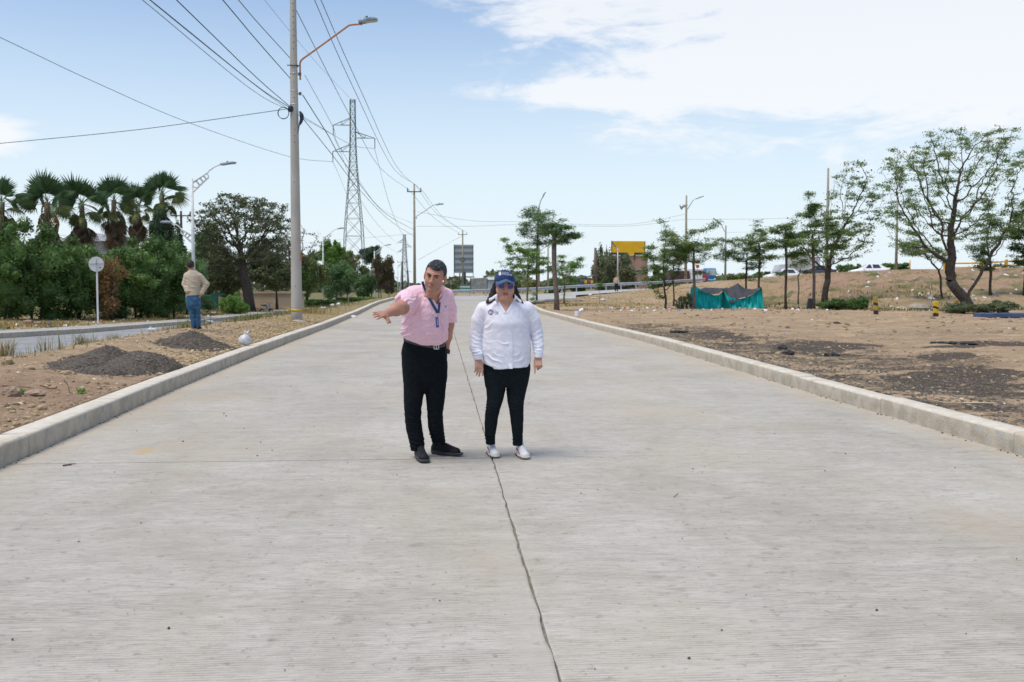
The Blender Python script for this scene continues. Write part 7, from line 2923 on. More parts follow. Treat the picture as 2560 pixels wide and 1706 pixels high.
# shirt
S = Field((-.40, 8.05, .85), (.24, 8.95, 1.62), .005)
S.loft(rows_px([(733, 1034, 1110, 8.49, .085), (742, 1020, 1119, 8.49, .118), (760, 1013, 1121, 8.49, .135), (786, 1006, 1120, 8.50, .148), (806, 1004, 1119, 8.52, .156), (824, 1003, 1120, 8.54, .165), (838, 1001, 1121, 8.56, .168), (850, 1004, 1120, 8.58, .158), (864, 1010, 1116, 8.60, .140), (872, 1014, 1112, 8.61, .135)]), .03, p=2.2)
S.cap(shR + [.07, 0, .01], shL - [.06, 0, -.01], .078, .078, .04)
S.cap(pp(1070, 722, 8.46), pp(1100, 727, 8.46), .055, .050, .05)
slR = shR + (elb - shR) * .74
S.chain([shR + [.02, 0, 0], shR + (slR - shR) * .6, slR + (slR - shR) * .12], [.080, .082, .088], .05)
slL = pp(1124, 803, 8.64)
S.chain([shL, (shL + slL) / 2 + [.006, 0, 0], slL], [.066, .064, .064], .03)
ax_ = unit((slR - shR)[None])[0]
S.cut(lambda X, Y, Z: np.where(X < pp(1003, 760, 8.3)[0], (X - slR[0]) * ax_[0] + (Y - slR[1]) * ax_[1] + (Z - slR[2]) * ax_[2], -1))
za = pp(1124, 807, 8.64)[2]
S.cut(lambda X, Y, Z: np.where(X > pp(1121, 806, 8.6)[0] + .001, za - Z, -1))
hx = [pp(u, 850, 8.5)[0] for u in (995, 1003, 1020, 1054, 1096, 1112, 1124)]
hz = [pp(1050, v, 8.45)[2] for v in (840, 842, 851, 864, 865, 858, 846)]
S.cut(lambda X, Y, Z: np.interp(X, hx, hz) + .05 * np.clip(Y - 8.55, 0, 1) - Z)
vb_ = [pp(u, v, 8.37) for u, v in ((1071, 722), (1093, 764), (1106, 738))]
n0 = pp(1076, 716, 8.4)


def vneck(pa, pb_, pc, ymax):
    """opening between a (left top), b (bottom), c (right top)"""
    def f(X, Y, Z):
        def edge(p, q_):
            dx_, dz_ = q_[0] - p[0], q_[2] - p[2]
            ln_ = math.hypot(dx_, dz_)
            return ((X - p[0]) * dz_ - (Z - p[2]) * dx_) / ln_
        e1 = edge(pa, pb_)                                  # inside when >0 for the left edge going down
        e2 = edge(pb_, pc)
        ins = np.minimum(-e1, -e2)
        return np.where(Y < ymax, ins, -1)
    return f


S.cut(vneck(vb_[0], vb_[1], vb_[2], 8.47))
S.ell(L((0, .02, -.075)), (.062, .075, .06), .006, HR, sub=True)
wrk = folds([
    (pp(1035, 768, 8.4), (.10, .2, .09), (.75, 0, -.6), .042, .0055, .8),
    (pp(1018, 800, 8.4), (.09, .2, .10), (.55, 0, -.85), .050, .0065, .6),
    (pp(1010, 832, 8.4), (.08, .2, .06), (.35, 0, -1), .036, .0075, .5),
    (pp(1060, 822, 8.4), (.14, .2, .12), (.45, 0, -.9), .062, .0036, 1.2),
    (pp(1090, 845, 8.4), (.10, .2, .06), (-.2, 0, 1), .040, .0045, .8),
    (pp(1112, 800, 8.4), (.05, .2, .16), (.8, 0, .4), .045, .0040, .7),
    (pp(1012, 752, 8.3), (.09, .25, .05), (-.4, .2, .9), .032, .0040, .8),
    (pp(1125, 775, 8.6), (.05, .2, .09), (.3, 0, 1), .04, .0035, .6),
    (pp(1085, 785, 8.4), (.12, .2, .12), (.8, 0, .5), .09, .003, 1.5)])
shirt = link('shirt', S.mesh('shirt', [cloth_pink], disp=lambda V, N: 1.5 * wrk(V, N)), man)
# collar, placket, pocket mark
for side_pts in ([(1062, 709), (1066, 722), (1075, 737), (1081, 741)], [(1108, 722), (1106, 732), (1100, 741), (1098, 745)]):
    P_ = [pp(u, v, 8.375 if i > 1 else 8.41) for i, (u, v) in enumerate(side_pts)]
    mb = MB()
    q_ = sm(P_, 5)
    rows_ = [q_ + [0, -.004, .013], q_ + [0, -.012, .004], q_ + [0.0, -.010, -.010], q_ + [0, .01, -.014]]
    mb.grid(np.stack(rows_, 0))
    mb.obj('collar', cloth_pink, shirt, smooth=True)
strip(S, [(pp(u, v, 8.37)[0], pp(u, v, 8.37)[2]) for u, v in ((1093, 768), (1095, 790), (1097, 815), (1100, 835), (1098, 857))], .028, .003, cloth_pink, 'placket', shirt)
decal(S, pp(1115, 767, 8.37)[0], pp(1115, 767, 8.37)[2], [(-.006, .004), (-.006, -.002), (.0, -.005), (.006, -.002), (.006, .004)], ink_n, 'chest_mark', shirt, off=.004)
ly = strip(S, [(pp(u, v, 8.37)[0], pp(u, v, 8.37)[2]) for u, v in ((1056, 704), (1060, 718), (1070, 741), (1084, 765), (1094, 783))], .021, .007, navy, 'lanyard', man)
strip(S, [(pp(u, v, 8.37)[0], pp(u, v, 8.37)[2]) for u, v in ((1101, 736), (1099, 755), (1096, 783))], .019, .010, navy, 'lanyard', man)
bp_ = pp(1093, 806, 8.33)
mb = MB()
mb.box(bp_ + [0, -.014, 0], (.026, .008, .088), R=rotm('Y', -.07), bev=.002)
bd = mb.obj('badge', mat('badge_blue', (.03, .08, .30), rough=.3), man)
mb = MB()
mb.box(bp_ + [.003, -.020, .004], (.010, .003, .05), R=rotm('Y', -.07))
mb.obj('badge_photo', mat('badge_print', (.55, .45, .50), (.2, .1, .12), scale=60, rough=.3), bd)
mb = MB()
mb.tube([pp(1095.5, 783, 8.33), pp(1094.5, 793, 8.33)], .004, 6)
mb.obj('clip', silver_m, bd)

# trousers
T_ = Field((-.34, 8.40, .03), (.20, 8.93, 1.10), .0055)
T_.loft(rows_px([(846, 1011, 1110, 8.62, .128), (862, 1007, 1115, 8.64, .135), (879, 1003, 1118, 8.65, .140), (916, 1005, 1118, 8.67, .142), (940, 1007, 1118, 8.67, .130), (955, 1009, 1116, 8.67, .105)]), .02, p=2.3)
T_.loft(rows_px([(925, 1036, 1090, 8.67, .11), (960, 1042, 1082, 8.67, .085), (975, 1048, 1074, 8.67, .06), (984, 1054, 1067, 8.67, .035)]), .03)
T_.loft(rows_px([(905, 1006, 1060, 8.67, .115), (950, 1008, 1063, 8.66, .105), (970, 1009, 1062, 8.66, .10), (1000, 1009, 1057, 8.65, .092), (1020, 1010, 1054, 8.65, .088), (1048, 1012, 1053, 8.66, .082), (1078, 1016, 1057, 8.67, .078), (1100, 1022, 1061, 8.67, .077), (1126, 1027, 1062, 8.67, .078)]), .012, p=2.2)
T_.loft(rows_px([(905, 1062, 1119, 8.68, .115), (950, 1060, 1117, 8.68, .105), (970, 1061, 1115, 8.68, .10), (1000, 1065.5, 1112, 8.68, .092), (1035, 1068, 1107, 8.68, .084), (1068, 1070, 1109, 8.69, .080), (1086, 1074, 1111, 8.71, .082), (1106, 1080, 1114, 8.73, .080)]), .012, p=2.2)
tz0, tz1 = pp(1010, 846, 8.5)[2], pp(1115, 863, 8.5)[2]
tx0, tx1 = pp(1010, 850, 8.6)[0], pp(1115, 850, 8.6)[0]
T_.cut(lambda X, Y, Z: Z - (tz0 + (tz1 - tz0) * (X - tx0) / (tx1 - tx0)))
wrk = folds([
    (pp(1045, 1110, 8.6), (.09, .2, .07), (.15, 0, 1), .040, .0060, .9),
    (pp(1093, 1092, 8.6), (.09, .2, .05), (-.3, 0, 1), .032, .0075, .9),
    (pp(1030, 1045, 8.6), (.09, .2, .09), (.35, 0, 1), .060, .0045, .9),
    (pp(1090, 1035, 8.6), (.09, .2, .10), (-.45, 0, 1), .060, .0045, .9),
    (pp(1060, 930, 8.6), (.15, .2, .10), (.6, 0, .8), .080, .0035, .9)])
tro = link('trousers', T_.mesh('trousers', [cloth_black], disp=wrk), man)
bl = [(pp(u, v, 8.5)[0], pp(u, v, 8.5)[2]) for u, v in ((1008, 849), (1030, 856), (1055, 862), (1085, 866.5), (1100, 866), (1113, 863))]
Q_ = sm([(a, 0, b) for a, b in bl], 6)
yb = T_.front(Q_[:, 0], Q_[:, 2] - .012)
yb = np.where(np.isnan(yb), 8.60, yb)
mb = MB()
mb.grid(np.stack([np.stack([Q_[:, 0], yb - o, Q_[:, 2] + h], -1) for o, h in ((-.01, .017), (.006, .016), (.007, -.016), (-.01, -.018))], 0))
be = mb.obj('belt', belt_m, man)
mb = MB()
b0_ = pp(1091, 868, 8.50)
b0_[1] = float(np.nanmin(yb)) - .010
for o, sz in (((0, 0, .017), (.044, .006, .006)), ((0, 0, -.017), (.044, .006, .006)), ((-.02, 0, 0), (.006, .006, .036)), ((.02, 0, 0), (.006, .006, .036)), ((.0, -.001, 0), (.006, .005, .034))):
    mb.box(b0_ + np.array(o), sz)
mb.obj('buckle', silver_m, be)
mb = MB()
wc_ = pp(1116, 879, 8.62)
mb.tube([wc_ - [.004, 0, .018], wc_ + [.0, 0, .018]], [.034, .034], 12)
mb.ball(wc_ + [.010, -.028, 0], (.016, .012, .02), 10, 6)
mb.obj('watch', black_m, man, smooth=True)
# shoes
for heel, toe, ank in ((np.array([*gp(1046, 1140, 0), 0]), np.array([*gp(1063, 1159.5, 0), 0]), None), (np.array([*gp(1079, 1134, 0), 0]), np.array([*gp(1155, 1142, 0), 0]), None)):
    dv = toe - heel
    if np.linalg.norm(dv) < .25:
        heel = toe - dv / np.linalg.norm(dv) * .30
    c_ = (heel + toe) / 2
    FU = Field(c_ - [.24, .24, .02], c_ + [.24, .24, .17], .0045)
    FS = Field(c_ - [.24, .24, .02], c_ + [.24, .24, .07], .0045)
    dvn, sdn = shoe(FU, FS, heel, toe, None, 1.12)
    s0 = link('shoe', FU.mesh('shoe', [shoe_b]), man)
    link('sole', FS.mesh('sole', [sole_b], disp=lambda V, N: .0012 * np.sin(V @ np.array([520, 380, 0]))), s0)
    mb = MB()
    for f in (.30, .40, .50, .60):
        a = heel + dvn * (.285 * f) + [0, 0, .118 - .085 * f]
        mb.tube([a - sdn * .022, a + [0, 0, .012], a + sdn * .022], .0032, 5)
    mb.obj('lace', black_m, s0)

# ============ the woman in the white shirt
wom = thing('person', 'woman in a white shirt, navy cap and tinted glasses standing on the road', 'person', (0, 0, 0))
lo, hi = (.22, 8.30, -.01), (1.02, 8.92, 1.68)
B = Field(lo, hi, .0050)
HC = pp(1262, 717, 8.56)
HR = rot(roll=1, yaw=2, pitch=4)
hs = .99
wd = 1.12
L = head(B, HC, HR, hs, fem=True, wide=wd)
B.cap(L((0, .03, -.05)), pp(1264, 758, 8.60), .060, .072, .03)
shR, shL = pp(1211, 775, 8.62), pp(1316, 774, 8.62)
B.cap(shR, shL, .058, .058, .05)
B.loft(rows_px([(750, 1238, 1290, 8.60, .07), (762, 1222, 1306, 8.60, .095), (780, 1219, 1310, 8.60, .125), (800, 1219, 1312, 8.60, .140), (840, 1214, 1318, 8.62, .14), (900, 1214, 1320, 8.64, .14), (955, 1220, 1312, 8.64, .11)]), .04)
eR, wR = pp(1190.5, 835, 8.64), pp(1195, 896, 8.55)
eL, wL = pp(1341.5, 833, 8.64), pp(1346, 892, 8.56)
B.chain([shR, eR, wR], [.05, .042, .028], .02)
B.chain([shL, eL, wL], [.05, .042, .028], .02)
hand(B, wR + [0, 0, .0], pp(1199, 938, 8.50) - wR, np.array([-.85, -.35, 0]), np.array([.3, .9, -.1]), .98, curls=(.02, .28, .36, .42), thumb=(.35, .2), spread=-.01)
hand(B, wL, pp(1345, 932, 8.50) - wL, np.array([.9, -.3, 0]), np.array([-.25, .9, 0]), .95, curls=(.05, .85, .95, 1.0), thumb=(.2, .3), spread=.0)
for tab in ([(930, 1214, 1262, 8.64, .09), (1010, 1222, 1250, 8.62, .06), (1060, 1218, 1240, 8.62, .05), (1112, 1220, 1234, 8.66, .035)],
            [(930, 1268, 1320, 8.64, .09), (1010, 1276, 1306, 8.62, .06), (1060, 1282, 1304, 8.62, .05), (1112, 1286, 1302, 8.65, .035)]):
    B.loft(rows_px(tab), .03)
skin2, lip2 = skinmat('skin_warm', (.54, .305, .215), (.48, .26, .18), (.42, .08, .10))


def wom_mi(C_):
    q = (C_ - HC) @ HR / hs
    li = (np.abs(q[:, 0]) < .024 - .4 * np.abs(q[:, 2] + .0590)) & (q[:, 1] < -.078) & (np.abs(q[:, 2] + .0595) < .0105)
    return np.where(li, 1, 0)


link('body', B.mesh('body', [skin2, lip2], midx=wom_mi), wom)
face_bits(wom, HC, HR, hs, wd)


def LW(p, w_=wd):
    return HC + HR @ (np.array(p, float) * hs * np.array([w_, 1, 1]))


# glasses
gl = MB()
for sx in (-1, 1):
    t2 = np.linspace(0, 2 * math.pi, 25)[:-1]
    a, b = .0275, .0215
    P_ = [LW((sx * .0345 + a * np.sign(math.cos(q_)) * abs(math.cos(q_)) ** .75 / wd * 1.0, -.105 + .012 * abs(math.cos(q_)) * (1 if math.cos(q_) * sx > 0 else 0), .008 + b * np.sign(math.sin(q_)) * abs(math.sin(q_)) ** .8)) for q_ in t2]
    gl.tube(P_, .0013, 5, closed=True)
    gl.tube([LW((sx * .060, -.096, .018)), LW((sx * .078, -.02, .012))], .0013, 5)
gl.tube([LW((-.010, -.106, .014)), LW((0, -.109, .018)), LW((.010, -.106, .014))], .0015, 5)
go = gl.obj('glasses', gold_m, wom, smooth=True)
lens = mat('tinted_lens', (.11, .045, .115), (.035, .03, .30), scale=18, rough=.15, spec=.6)
for sx in (-1, 1):
    P_ = [LW((sx * .0345 + .0265 * np.sign(math.cos(q_)) * abs(math.cos(q_)) ** .75 / wd, -.1045 + .012 * abs(math.cos(q_)) * (1 if math.cos(q_) * sx > 0 else 0), .008 + .0205 * np.sign(math.sin(q_)) * abs(math.sin(q_)) ** .8)) for q_ in t2]
    mb = MB()
    c_ = np.mean(P_, 0) + [0, -.003, 0]
    mb.add(P_ + [c_], [], [(i, (i + 1) % 24, 24) for i in range(24)])
    mb.obj('lens', lens, go, smooth=True)
# hair: behind the head and down on both shoulders
Hh = Field(HC - [.19, .16, .28], HC + [.19, .22, .16], .0045)
Hh.ell(LW((0, .035, .02)), np.array([.090, .090, .098]) * hs, .02, HR)
for sx in (-1, 1):
    Hh.chain([LW((sx * .066, .012, .02)), LW((sx * .080, .020, -.035)), LW((sx * .092, .018, -.08)), LW((sx * (.115), .000, -.122)), LW((sx * .142, -.014, -.142))], [.026, .028, .030, .024, .008], .012)
    Hh.chain([LW((sx * .060, .03, .0)), LW((sx * .070, .04, -.07)), LW((sx * .082, .045, -.13)), LW((sx * .09, .05, -.17))], [.03, .03, .026, .012], .02)
    Hh.chain([LW((sx * .078, .0, .0)), LW((sx * .088, .004, -.06)), LW((sx * .098, .0, -.10)), LW((sx * .12, -.012, -.135))], [.004, .006, .006, .002], .006)
Hh.chain([LW((0, .07, 0)), LW((0, .08, -.1)), LW((0, .09, -.18))], [.07, .07, .04], .02)
Hh.ell(LW((0, -.045, -.03)), np.array([.069, .085, .16]) * hs, .006, HR, sub=True)
link('hair', Hh.mesh('hair', [hair_d], disp=lambda V, N: .0020 * np.sin(V[:, 0] * 420 + 3 * np.sin(V[:, 2] * 14)) + .001 * np.sin(V[:, 0] * 900 + V[:, 1] * 500)), wom)
# cap
Cp = Field(HC - [.15, .22, .04], HC + [.15, .18, .19], .0042)
Cp.ell(LW((0, .020, .050)), np.array([.092, .110, .094]) * hs, .01, HR)
Cp.ell(LW((0, -.030, .085)), np.array([.064, .060, .052]) * hs, .03, HR)
X, Y, Z = Cp.ax[0][:, None, None], Cp.ax[1][None, :, None], Cp.ax[2][None, None, :]
qq = [(X - HC[0]) * HR[0, i] + (Y - HC[1]) * HR[1, i] + (Z - HC[2]) * HR[2, i] for i in range(3)]
edge = (.044 - .10 * (qq[1] < 0) * 0 - .12 * np.clip(qq[1], -.02, .12)) - qq[2]
Cp.D = np.maximum(Cp.D, edge.astype(np.float32))
cp = link('cap', Cp.mesh('cap', [cap_m], disp=lambda V, N: -.0016 * np.exp(-(((V - HC) @ HR)[:, 0] / .0035) ** 2)), wom)
mb = MB()
mb.ball(LW((0, .0, .146)), (.009, .009, .005), 10, 5)
mb.obj('button', cap_m, cp, smooth=True)
rows_ = []
for f in np.linspace(0, 1, 12):
    row = []
    for a in np.linspace(-1, 1, 25):
        th_ = a * 1.22
        x_ = .080 * math.sin(th_)
        y0_ = -.075 * math.cos(th_) + .004
        reach = .066 * (math.cos(a * 1.45) ** .5 if abs(a) < .999 else 0)
        y_ = y0_ - .004 - reach * f
        z_ = .072 - .30 * abs(x_) ** 1.0 * (1 + .1 * f) - 3.6 * x_ * x_ - .020 * f + .004
        row.append(LW((x_, y_ - .012, z_), 1.0 * wd))
    rows_.append(row)
G = np.array(rows_)
mb = MB()
mb.grid(G)
mb.grid((G - HR @ np.array([0, 0, .004]))[:, ::-1])
eg = np.stack([G[-1], G[-1] - HR @ np.array([0, 0, .004])], 0)
mb.grid(eg)
mb.obj('brim', brim_m, cp, smooth=True)
# embroidery on the cap
cx0, cz0 = pp(1250.5, 684, 8.45)[0], pp(1250.5, 684, 8.45)[2]
sh_ = [(-.010, .0145), (.0, .0165), (.011, .0145), (.0115, -.004), (.007, -.013), (0, -.0165), (-.008, -.013), (-.0115, -.004)]
decal(Cp, cx0, cz0, sh_, ink_w, 'shield', cp, off=.004)
decal(Cp, cx0 + .002, cz0, [(-.0015, .010), (.0015, .010), (.0015, -.009), (-.0015, -.009)], cap_m, 'shield_line', cp, off=.0052)
decal(Cp, cx0 + .0205, cz0 + .001, [(-.0009, .012), (.0009, .012), (.0009, -.011), (-.0009, -.011)], ink_w, 'divider', cp, off=.004)
for body, size, ox, oz in (('SOLEDAD', .0185, .024, -.006), ('ALCALDIA DE', .0085, .024, .0085)):
    tm = text_mesh(body, size, ink_w, 0, 'LEFT')
    co = np.zeros(len(tm.vertices) * 3, np.float32)
    tm.vertices.foreach_get('co', co)
    co = co.reshape(-1, 3)
    x_ = cx0 + ox + co[:, 0]
    z_ = cz0 + oz + co[:, 1] * 1.12 - .20 * np.maximum(co[:, 0] - .01, 0) ** 1.2
    y_ = Cp.front(x_, z_)
    y_ = np.where(np.isnan(y_), np.nanmax(y_), y_) - .005
    tm.vertices.foreach_set('co', np.stack([x_, y_, z_], -1).astype(np.float32).ravel())
    tm.update()
    link('lettering', tm, cp)
# earrings
for sx in (-1, 1):
    mb = MB()
    c_ = LW((sx * .076, .006, -.048))
    t2 = np.linspace(0, 2 * math.pi, 17)[:-1]
    mb.tube(np.stack([c_[0] + .0085 * np.cos(t2), c_[1] + .004 * np.sin(t2), c_[2] + .0125 * np.sin(t2)], -1), .0026, 6, closed=True)
    mb.obj('earring', gold_m, wom, smooth=True)

# shirt
S = Field((.24, 8.34, .68), (1.01, 8.92, 1.50), .0050)
S.loft(rows_px([(752, 1234, 1292, 8.60, .075), (760, 1222, 1306, 8.60, .105), (772, 1212, 1316, 8.60, .130), (795, 1211, 1319, 8.60, .155), (808, 1210, 1321, 8.60, .166), (825, 1208, 1323, 8.61, .165), (850, 1205.5, 1326, 8.62, .170), (872, 1204.5, 1327.5, 8.62, .172), (895, 1205.5, 1327, 8.62, .170), (928, 1208, 1326, 8.62, .168)]), .03, p=2.15)
S.cap(shR + [.01, 0, 0], shL - [.01, 0, 0], .068, .068, .05)
S.chain([shR, pp(1198, 800, 8.63), eR, pp(1189, 868, 8.60), wR - (wR - eR) * .06], [.072, .066, .0575, .050, .041], .012)
S.chain([shL, pp(1332, 800, 8.63), eL, pp(1346, 866, 8.60), wL - (wL - eL) * .06], [.072, .066, .0570, .048, .041], .012)
for w_, v_ in ((wR, 899), (wL, 895)):
    zc_ = pp(1200, v_, 8.56)[2]
    S.cut(lambda X, Y, Z, w_=w_, zc_=zc_: np.where(np.abs(X - w_[0]) < .048, zc_ - Z, -1))
    S.cap(w_ + [0, 0, .035], [w_[0], w_[1], zc_ + .002], .0415, .0415, .004)
    S.cut(lambda X, Y, Z, w_=w_, zc_=zc_: np.where(np.abs(X - w_[0]) < .048, zc_ - Z, -1))
hx = [pp(u, 900, 8.5)[0] for u in (1203, 1208, 1232, 1234, 1250, 1270, 1283, 1300, 1318, 1327, 1332)]
hz = [pp(1260, v, 8.46)[2] for v in (900, 911, 920, 924, 924, 923, 921, 921, 920, 911, 900)]
arm_x0, arm_x1 = pp(1207, 880, 8.5)[0], pp(1329.5, 880, 8.5)[0]
S.cut(lambda X, Y, Z: np.where((X > arm_x0) & (X < arm_x1), np.interp(X, hx, hz) - Z, -1))
va, vb_, vc = pp(1240, 742, 8.44), pp(1265, 783, 8.44), pp(1290, 741, 8.44)
S.cut(vneck(va, vb_, vc, 8.60))
S.ell(L((0, .0, -.075)), (.062, .085, .05), .006, HR, sub=True)
tw_ = []
for (u, v, rx_, rz_, dr, wl, am) in [(1195, 848, .05, .075, (.35, 0, 1), .036, .0065), (1192, 880, .05, .04, (-.2, 0, 1), .026, .0055), (1203, 800, .04, .05, (.8, 0, .6), .035, .0035),
                                     (1344, 846, .05, .075, (-.35, 0, 1), .038, .0065), (1347, 876, .05, .03, (.1, 0, 1), .026, .0045), (1332, 800, .04, .05, (.8, 0, -.6), .035, .0035),
                                     (1235, 900, .09, .06, (.5, 0, .8), .055, .0048), (1300, 900, .09, .06, (-.45, 0, .9), .055, .0048), (1222, 815, .05, .05, (-.6, 0, .8), .05, .004),
                                     (1312, 815, .05, .05, (.6, 0, .8), .05, .004), (1262, 860, .14, .05, (.1, 0, 1), .06, .0026), (1240, 775, .05, .06, (.9, 0, .3), .05, .003), (1295, 775, .05, .06, (.9, 0, -.3), .05, .003)]:
    tw_.append((pp(u, v, 8.5), (rx_, .25, rz_), dr, wl, am, .9))
shirt = link('shirt', S.mesh('shirt', [cloth_white], disp=folds(tw_)), wom)
strip(S, [(pp(u, v, 8.45)[0], pp(u, v, 8.45)[2]) for u, v in ((1266, 786), (1270, 805), (1275, 830), (1277, 860), (1277.5, 890), (1277, 922))], .030, .0035, cloth_white, 'placket', shirt)
for v in (797, 818, 839, 860, 882, 903):
    u = float(np.interp(v, [786, 830, 922], [1266, 1275, 1277]))
    p = pp(u, v, 8.45)
    decal(S, p[0], p[2], [(.0045 * math.cos(a), .0045 * math.sin(a)) for a in np.linspace(0, 6.283, 9)[:-1]], mat('shirt_button', (.66, .66, .74), rough=.3), 'button', shirt, off=.0065)
for pts_ in ([(1243, 736), (1237, 739), (1229, 745), (1222, 748)], [(1286, 735), (1290, 740), (1297, 748), (1303, 752)]):
    P_ = [pp(u, v, 8.52 - .03 * i / 3) for i, (u, v) in enumerate(pts_)]
    q_ = sm(P_, 5)
    mb = MB()
    n_ = len(q_)
    f_ = np.linspace(0, 1, n_)[:, None]
    mb.grid(np.stack([q_ + [0, 0, .004], q_ + [0, -.012, .002] - f_ * [0, .006, 0], q_ + [0, -.022, -.020] - f_ * [0, .008, -.004], q_ + [0, -.010, -.024]], 0))
    mb.obj('collar', cloth_white, shirt, smooth=True)
for pts_ in ([(1241, 742), (1247, 754), (1256, 769), (1265, 783)], [(1289, 741), (1283, 754), (1275, 769), (1266, 783)]):
    strip(S, [(pp(u, v, 8.46)[0], pp(u, v, 8.46)[2]) for u, v in [(a + (-2.5 if pts_[0][0] < 1260 else 2.5), b) for a, b in pts_]], .020, .004, cloth_white, 'lapel', shirt)
# chest emblem
ex, ez = pp(1228, 781, 8.45)[0], pp(1228, 781, 8.45)[2]
oct_ = [(.0225 * (1.0 if i % 2 else 1.0) * math.cos(a), .0235 * math.sin(a)) for i, a in enumerate(np.linspace(0, 6.283, 17)[:-1])]
em = decal(S, ex, ez, oct_, ink_n, 'emblem', shirt, off=.004)
decal(S, ex, ez - .001, [(.018 * math.cos(a), .019 * math.sin(a)) for a in np.linspace(0, 6.283, 15)[:-1]], ink_w, 'emblem_ring', em, off=.005)
decal(S, ex, ez - .001, [(.0155 * math.cos(a), .0165 * math.sin(a)) for a in np.linspace(0, 6.283, 15)[:-1]], ink_n, 'emblem_field', em, off=.0058)
decal(S, ex, ez - .002, [(-.0045, -.014), (.0045, -.014), (.0035, .002), (.0065, .004), (0, .0125), (-.0065, .004), (-.0035, .002)], ink_w, 'emblem_figure', em, off=.0066)
for k, (ox, oz, w_, h_, c_) in enumerate([(.034, -.0005, .010, .006, (.75, .32, .18)), (.047, .0015, .013, .005, (.10, .35, .55)), (.047, -.004, .010, .003, (.35, .6, .7)), (.0605, .0045, .006, .005, (.30, .03, .06)), (.060, -.002, .010, .005, (.75, .40, .15)), (.047, -.0105, .036, .0018, (.40, .5, .62))]):
    decal(S, ex + ox, ez + oz, [(-w_ / 2, -h_ / 2), (w_ / 2, -h_ / 2), (w_ / 2, h_ / 2), (-w_ / 2, h_ / 2)], mat('embroidery_%d' % k, c_, rough=.7), 'embroidered_mark', shirt, off=.004)

# trousers
T_ = Field((.30, 8.40, .09), (.90, 8.92, .90), .0055)
T_.loft(rows_px([(895, 1209, 1324, 8.63, .150), (918, 1208, 1326, 8.64, .150), (940, 1209, 1324, 8.64, .145), (955, 1212, 1320, 8.64, .130), (968, 1214, 1317, 8.64, .10)]), .02, p=2.3)
T_.loft(rows_px([(930, 1210, 1262, 8.64, .12), (955, 1212.5, 1265, 8.63, .112), (976, 1216, 1263.5, 8.63, .105), (999, 1217.5, 1258, 8.62, .095), (1022, 1214, 1251, 8.61, .085), (1040, 1212, 1246, 8.62, .078), (1064, 1211, 1243, 8.63, .07), (1092, 1212, 1238, 8.65, .055), (1104, 1214, 1238, 8.66, .050), (1111, 1215, 1238, 8.66, .050)]), .010, p=2.2)
T_.loft(rows_px([(930, 1267, 1323, 8.64, .12), (955, 1266, 1320, 8.63, .112), (976, 1266, 1316, 8.63, .105), (999, 1268, 1311, 8.62, .095), (1022, 1272, 1308.5, 8.61, .085), (1040, 1275, 1309, 8.62, .078), (1064, 1278, 1308, 8.63, .07), (1092, 1281, 1306.5, 8.65, .055), (1106, 1281.5, 1307, 8.65, .050), (1114, 1282, 1306, 8.65, .050)]), .010, p=2.2)
tw_ = []
for (u, v, rx_, rz_, dr, wl, am) in [(1228, 1024, .07, .05, (.25, 0, 1), .030, .0050), (1290, 1022, .07, .05, (-.2, 0, 1), .030, .0050), (1226, 1096, .06, .05, (-.3, 0, 1), .030, .0055), (1294, 1096, .06, .05, (.3, 0, 1), .030, .0055),
                                     (1265, 960, .12, .05, (.2, 0, 1), .05, .003)]:
    tw_.append((pp(u, v, 8.6), (rx_, .25, rz_), dr, wl, am, .9))
link('trousers', T_.mesh('trousers', [cloth_char], disp=folds(tw_)), wom)
for heel, toe in ((gp(1219, 1130, 0), gp(1241, 1147.5, 0)), (gp(1289, 1133, 0), gp(1317, 1150.5, 0))):
    heel, toe = np.array([*heel, 0.0]), np.array([*toe, 0.0])
    dv = toe - heel
    heel = toe - dv / np.linalg.norm(dv) * .262
    c_ = (heel + toe) / 2
    FU = Field(c_ - [.22, .22, .02], c_ + [.22, .22, .16], .0045)
    FS = Field(c_ - [.22, .22, .02], c_ + [.22, .22, .07], .0045)
    dvn, sdn = shoe(FU, FS, heel, toe, None, .99)

    def smi(C_, heel=heel, dvn=dvn, sdn=sdn):
        q_ = C_ - heel
        t_, s_ = q_ @ dvn, q_ @ sdn
        z_ = q_[:, 2]
        line = .030 + .055 * np.clip(1 - t_ / .17, 0, 1)
        return np.where((np.abs(z_ - line) < .0065) & (t_ < .16) & (t_ > .0), 1, 0)
    s0 = link('shoe', FU.mesh('shoe', [shoe_w, crim], midx=smi), wom)
    so_ = link('sole', FS.mesh('sole', [sole_w]), s0)
    mb = MB()
    for sg in (-1, 1):
        for f in np.linspace(.12, .85, 9):
            p = heel + dvn * (.262 * f) + sdn * sg * (.040 + .006 * math.sin(f * 3.1)) + [0, 0, .016]
            mb.ball(p, (.0065, .0065, .005), 6, 4)
    mb.obj('sole_hole', mat('sole_shadow', (.10, .08, .07), rough=.9), so_)
    mb = MB()
    for f in (.30, .38, .46, .54, .62):
        a = heel + dvn * (.262 * f) + [0, 0, .120 - .095 * f]
        mb.tube([a - sdn * .022, a + [0, 0, .010], a + sdn * .022], .0032, 5)
    mb.obj('lace', mat('grey_lace', (.45, .40, .46), rough=.8), s0)

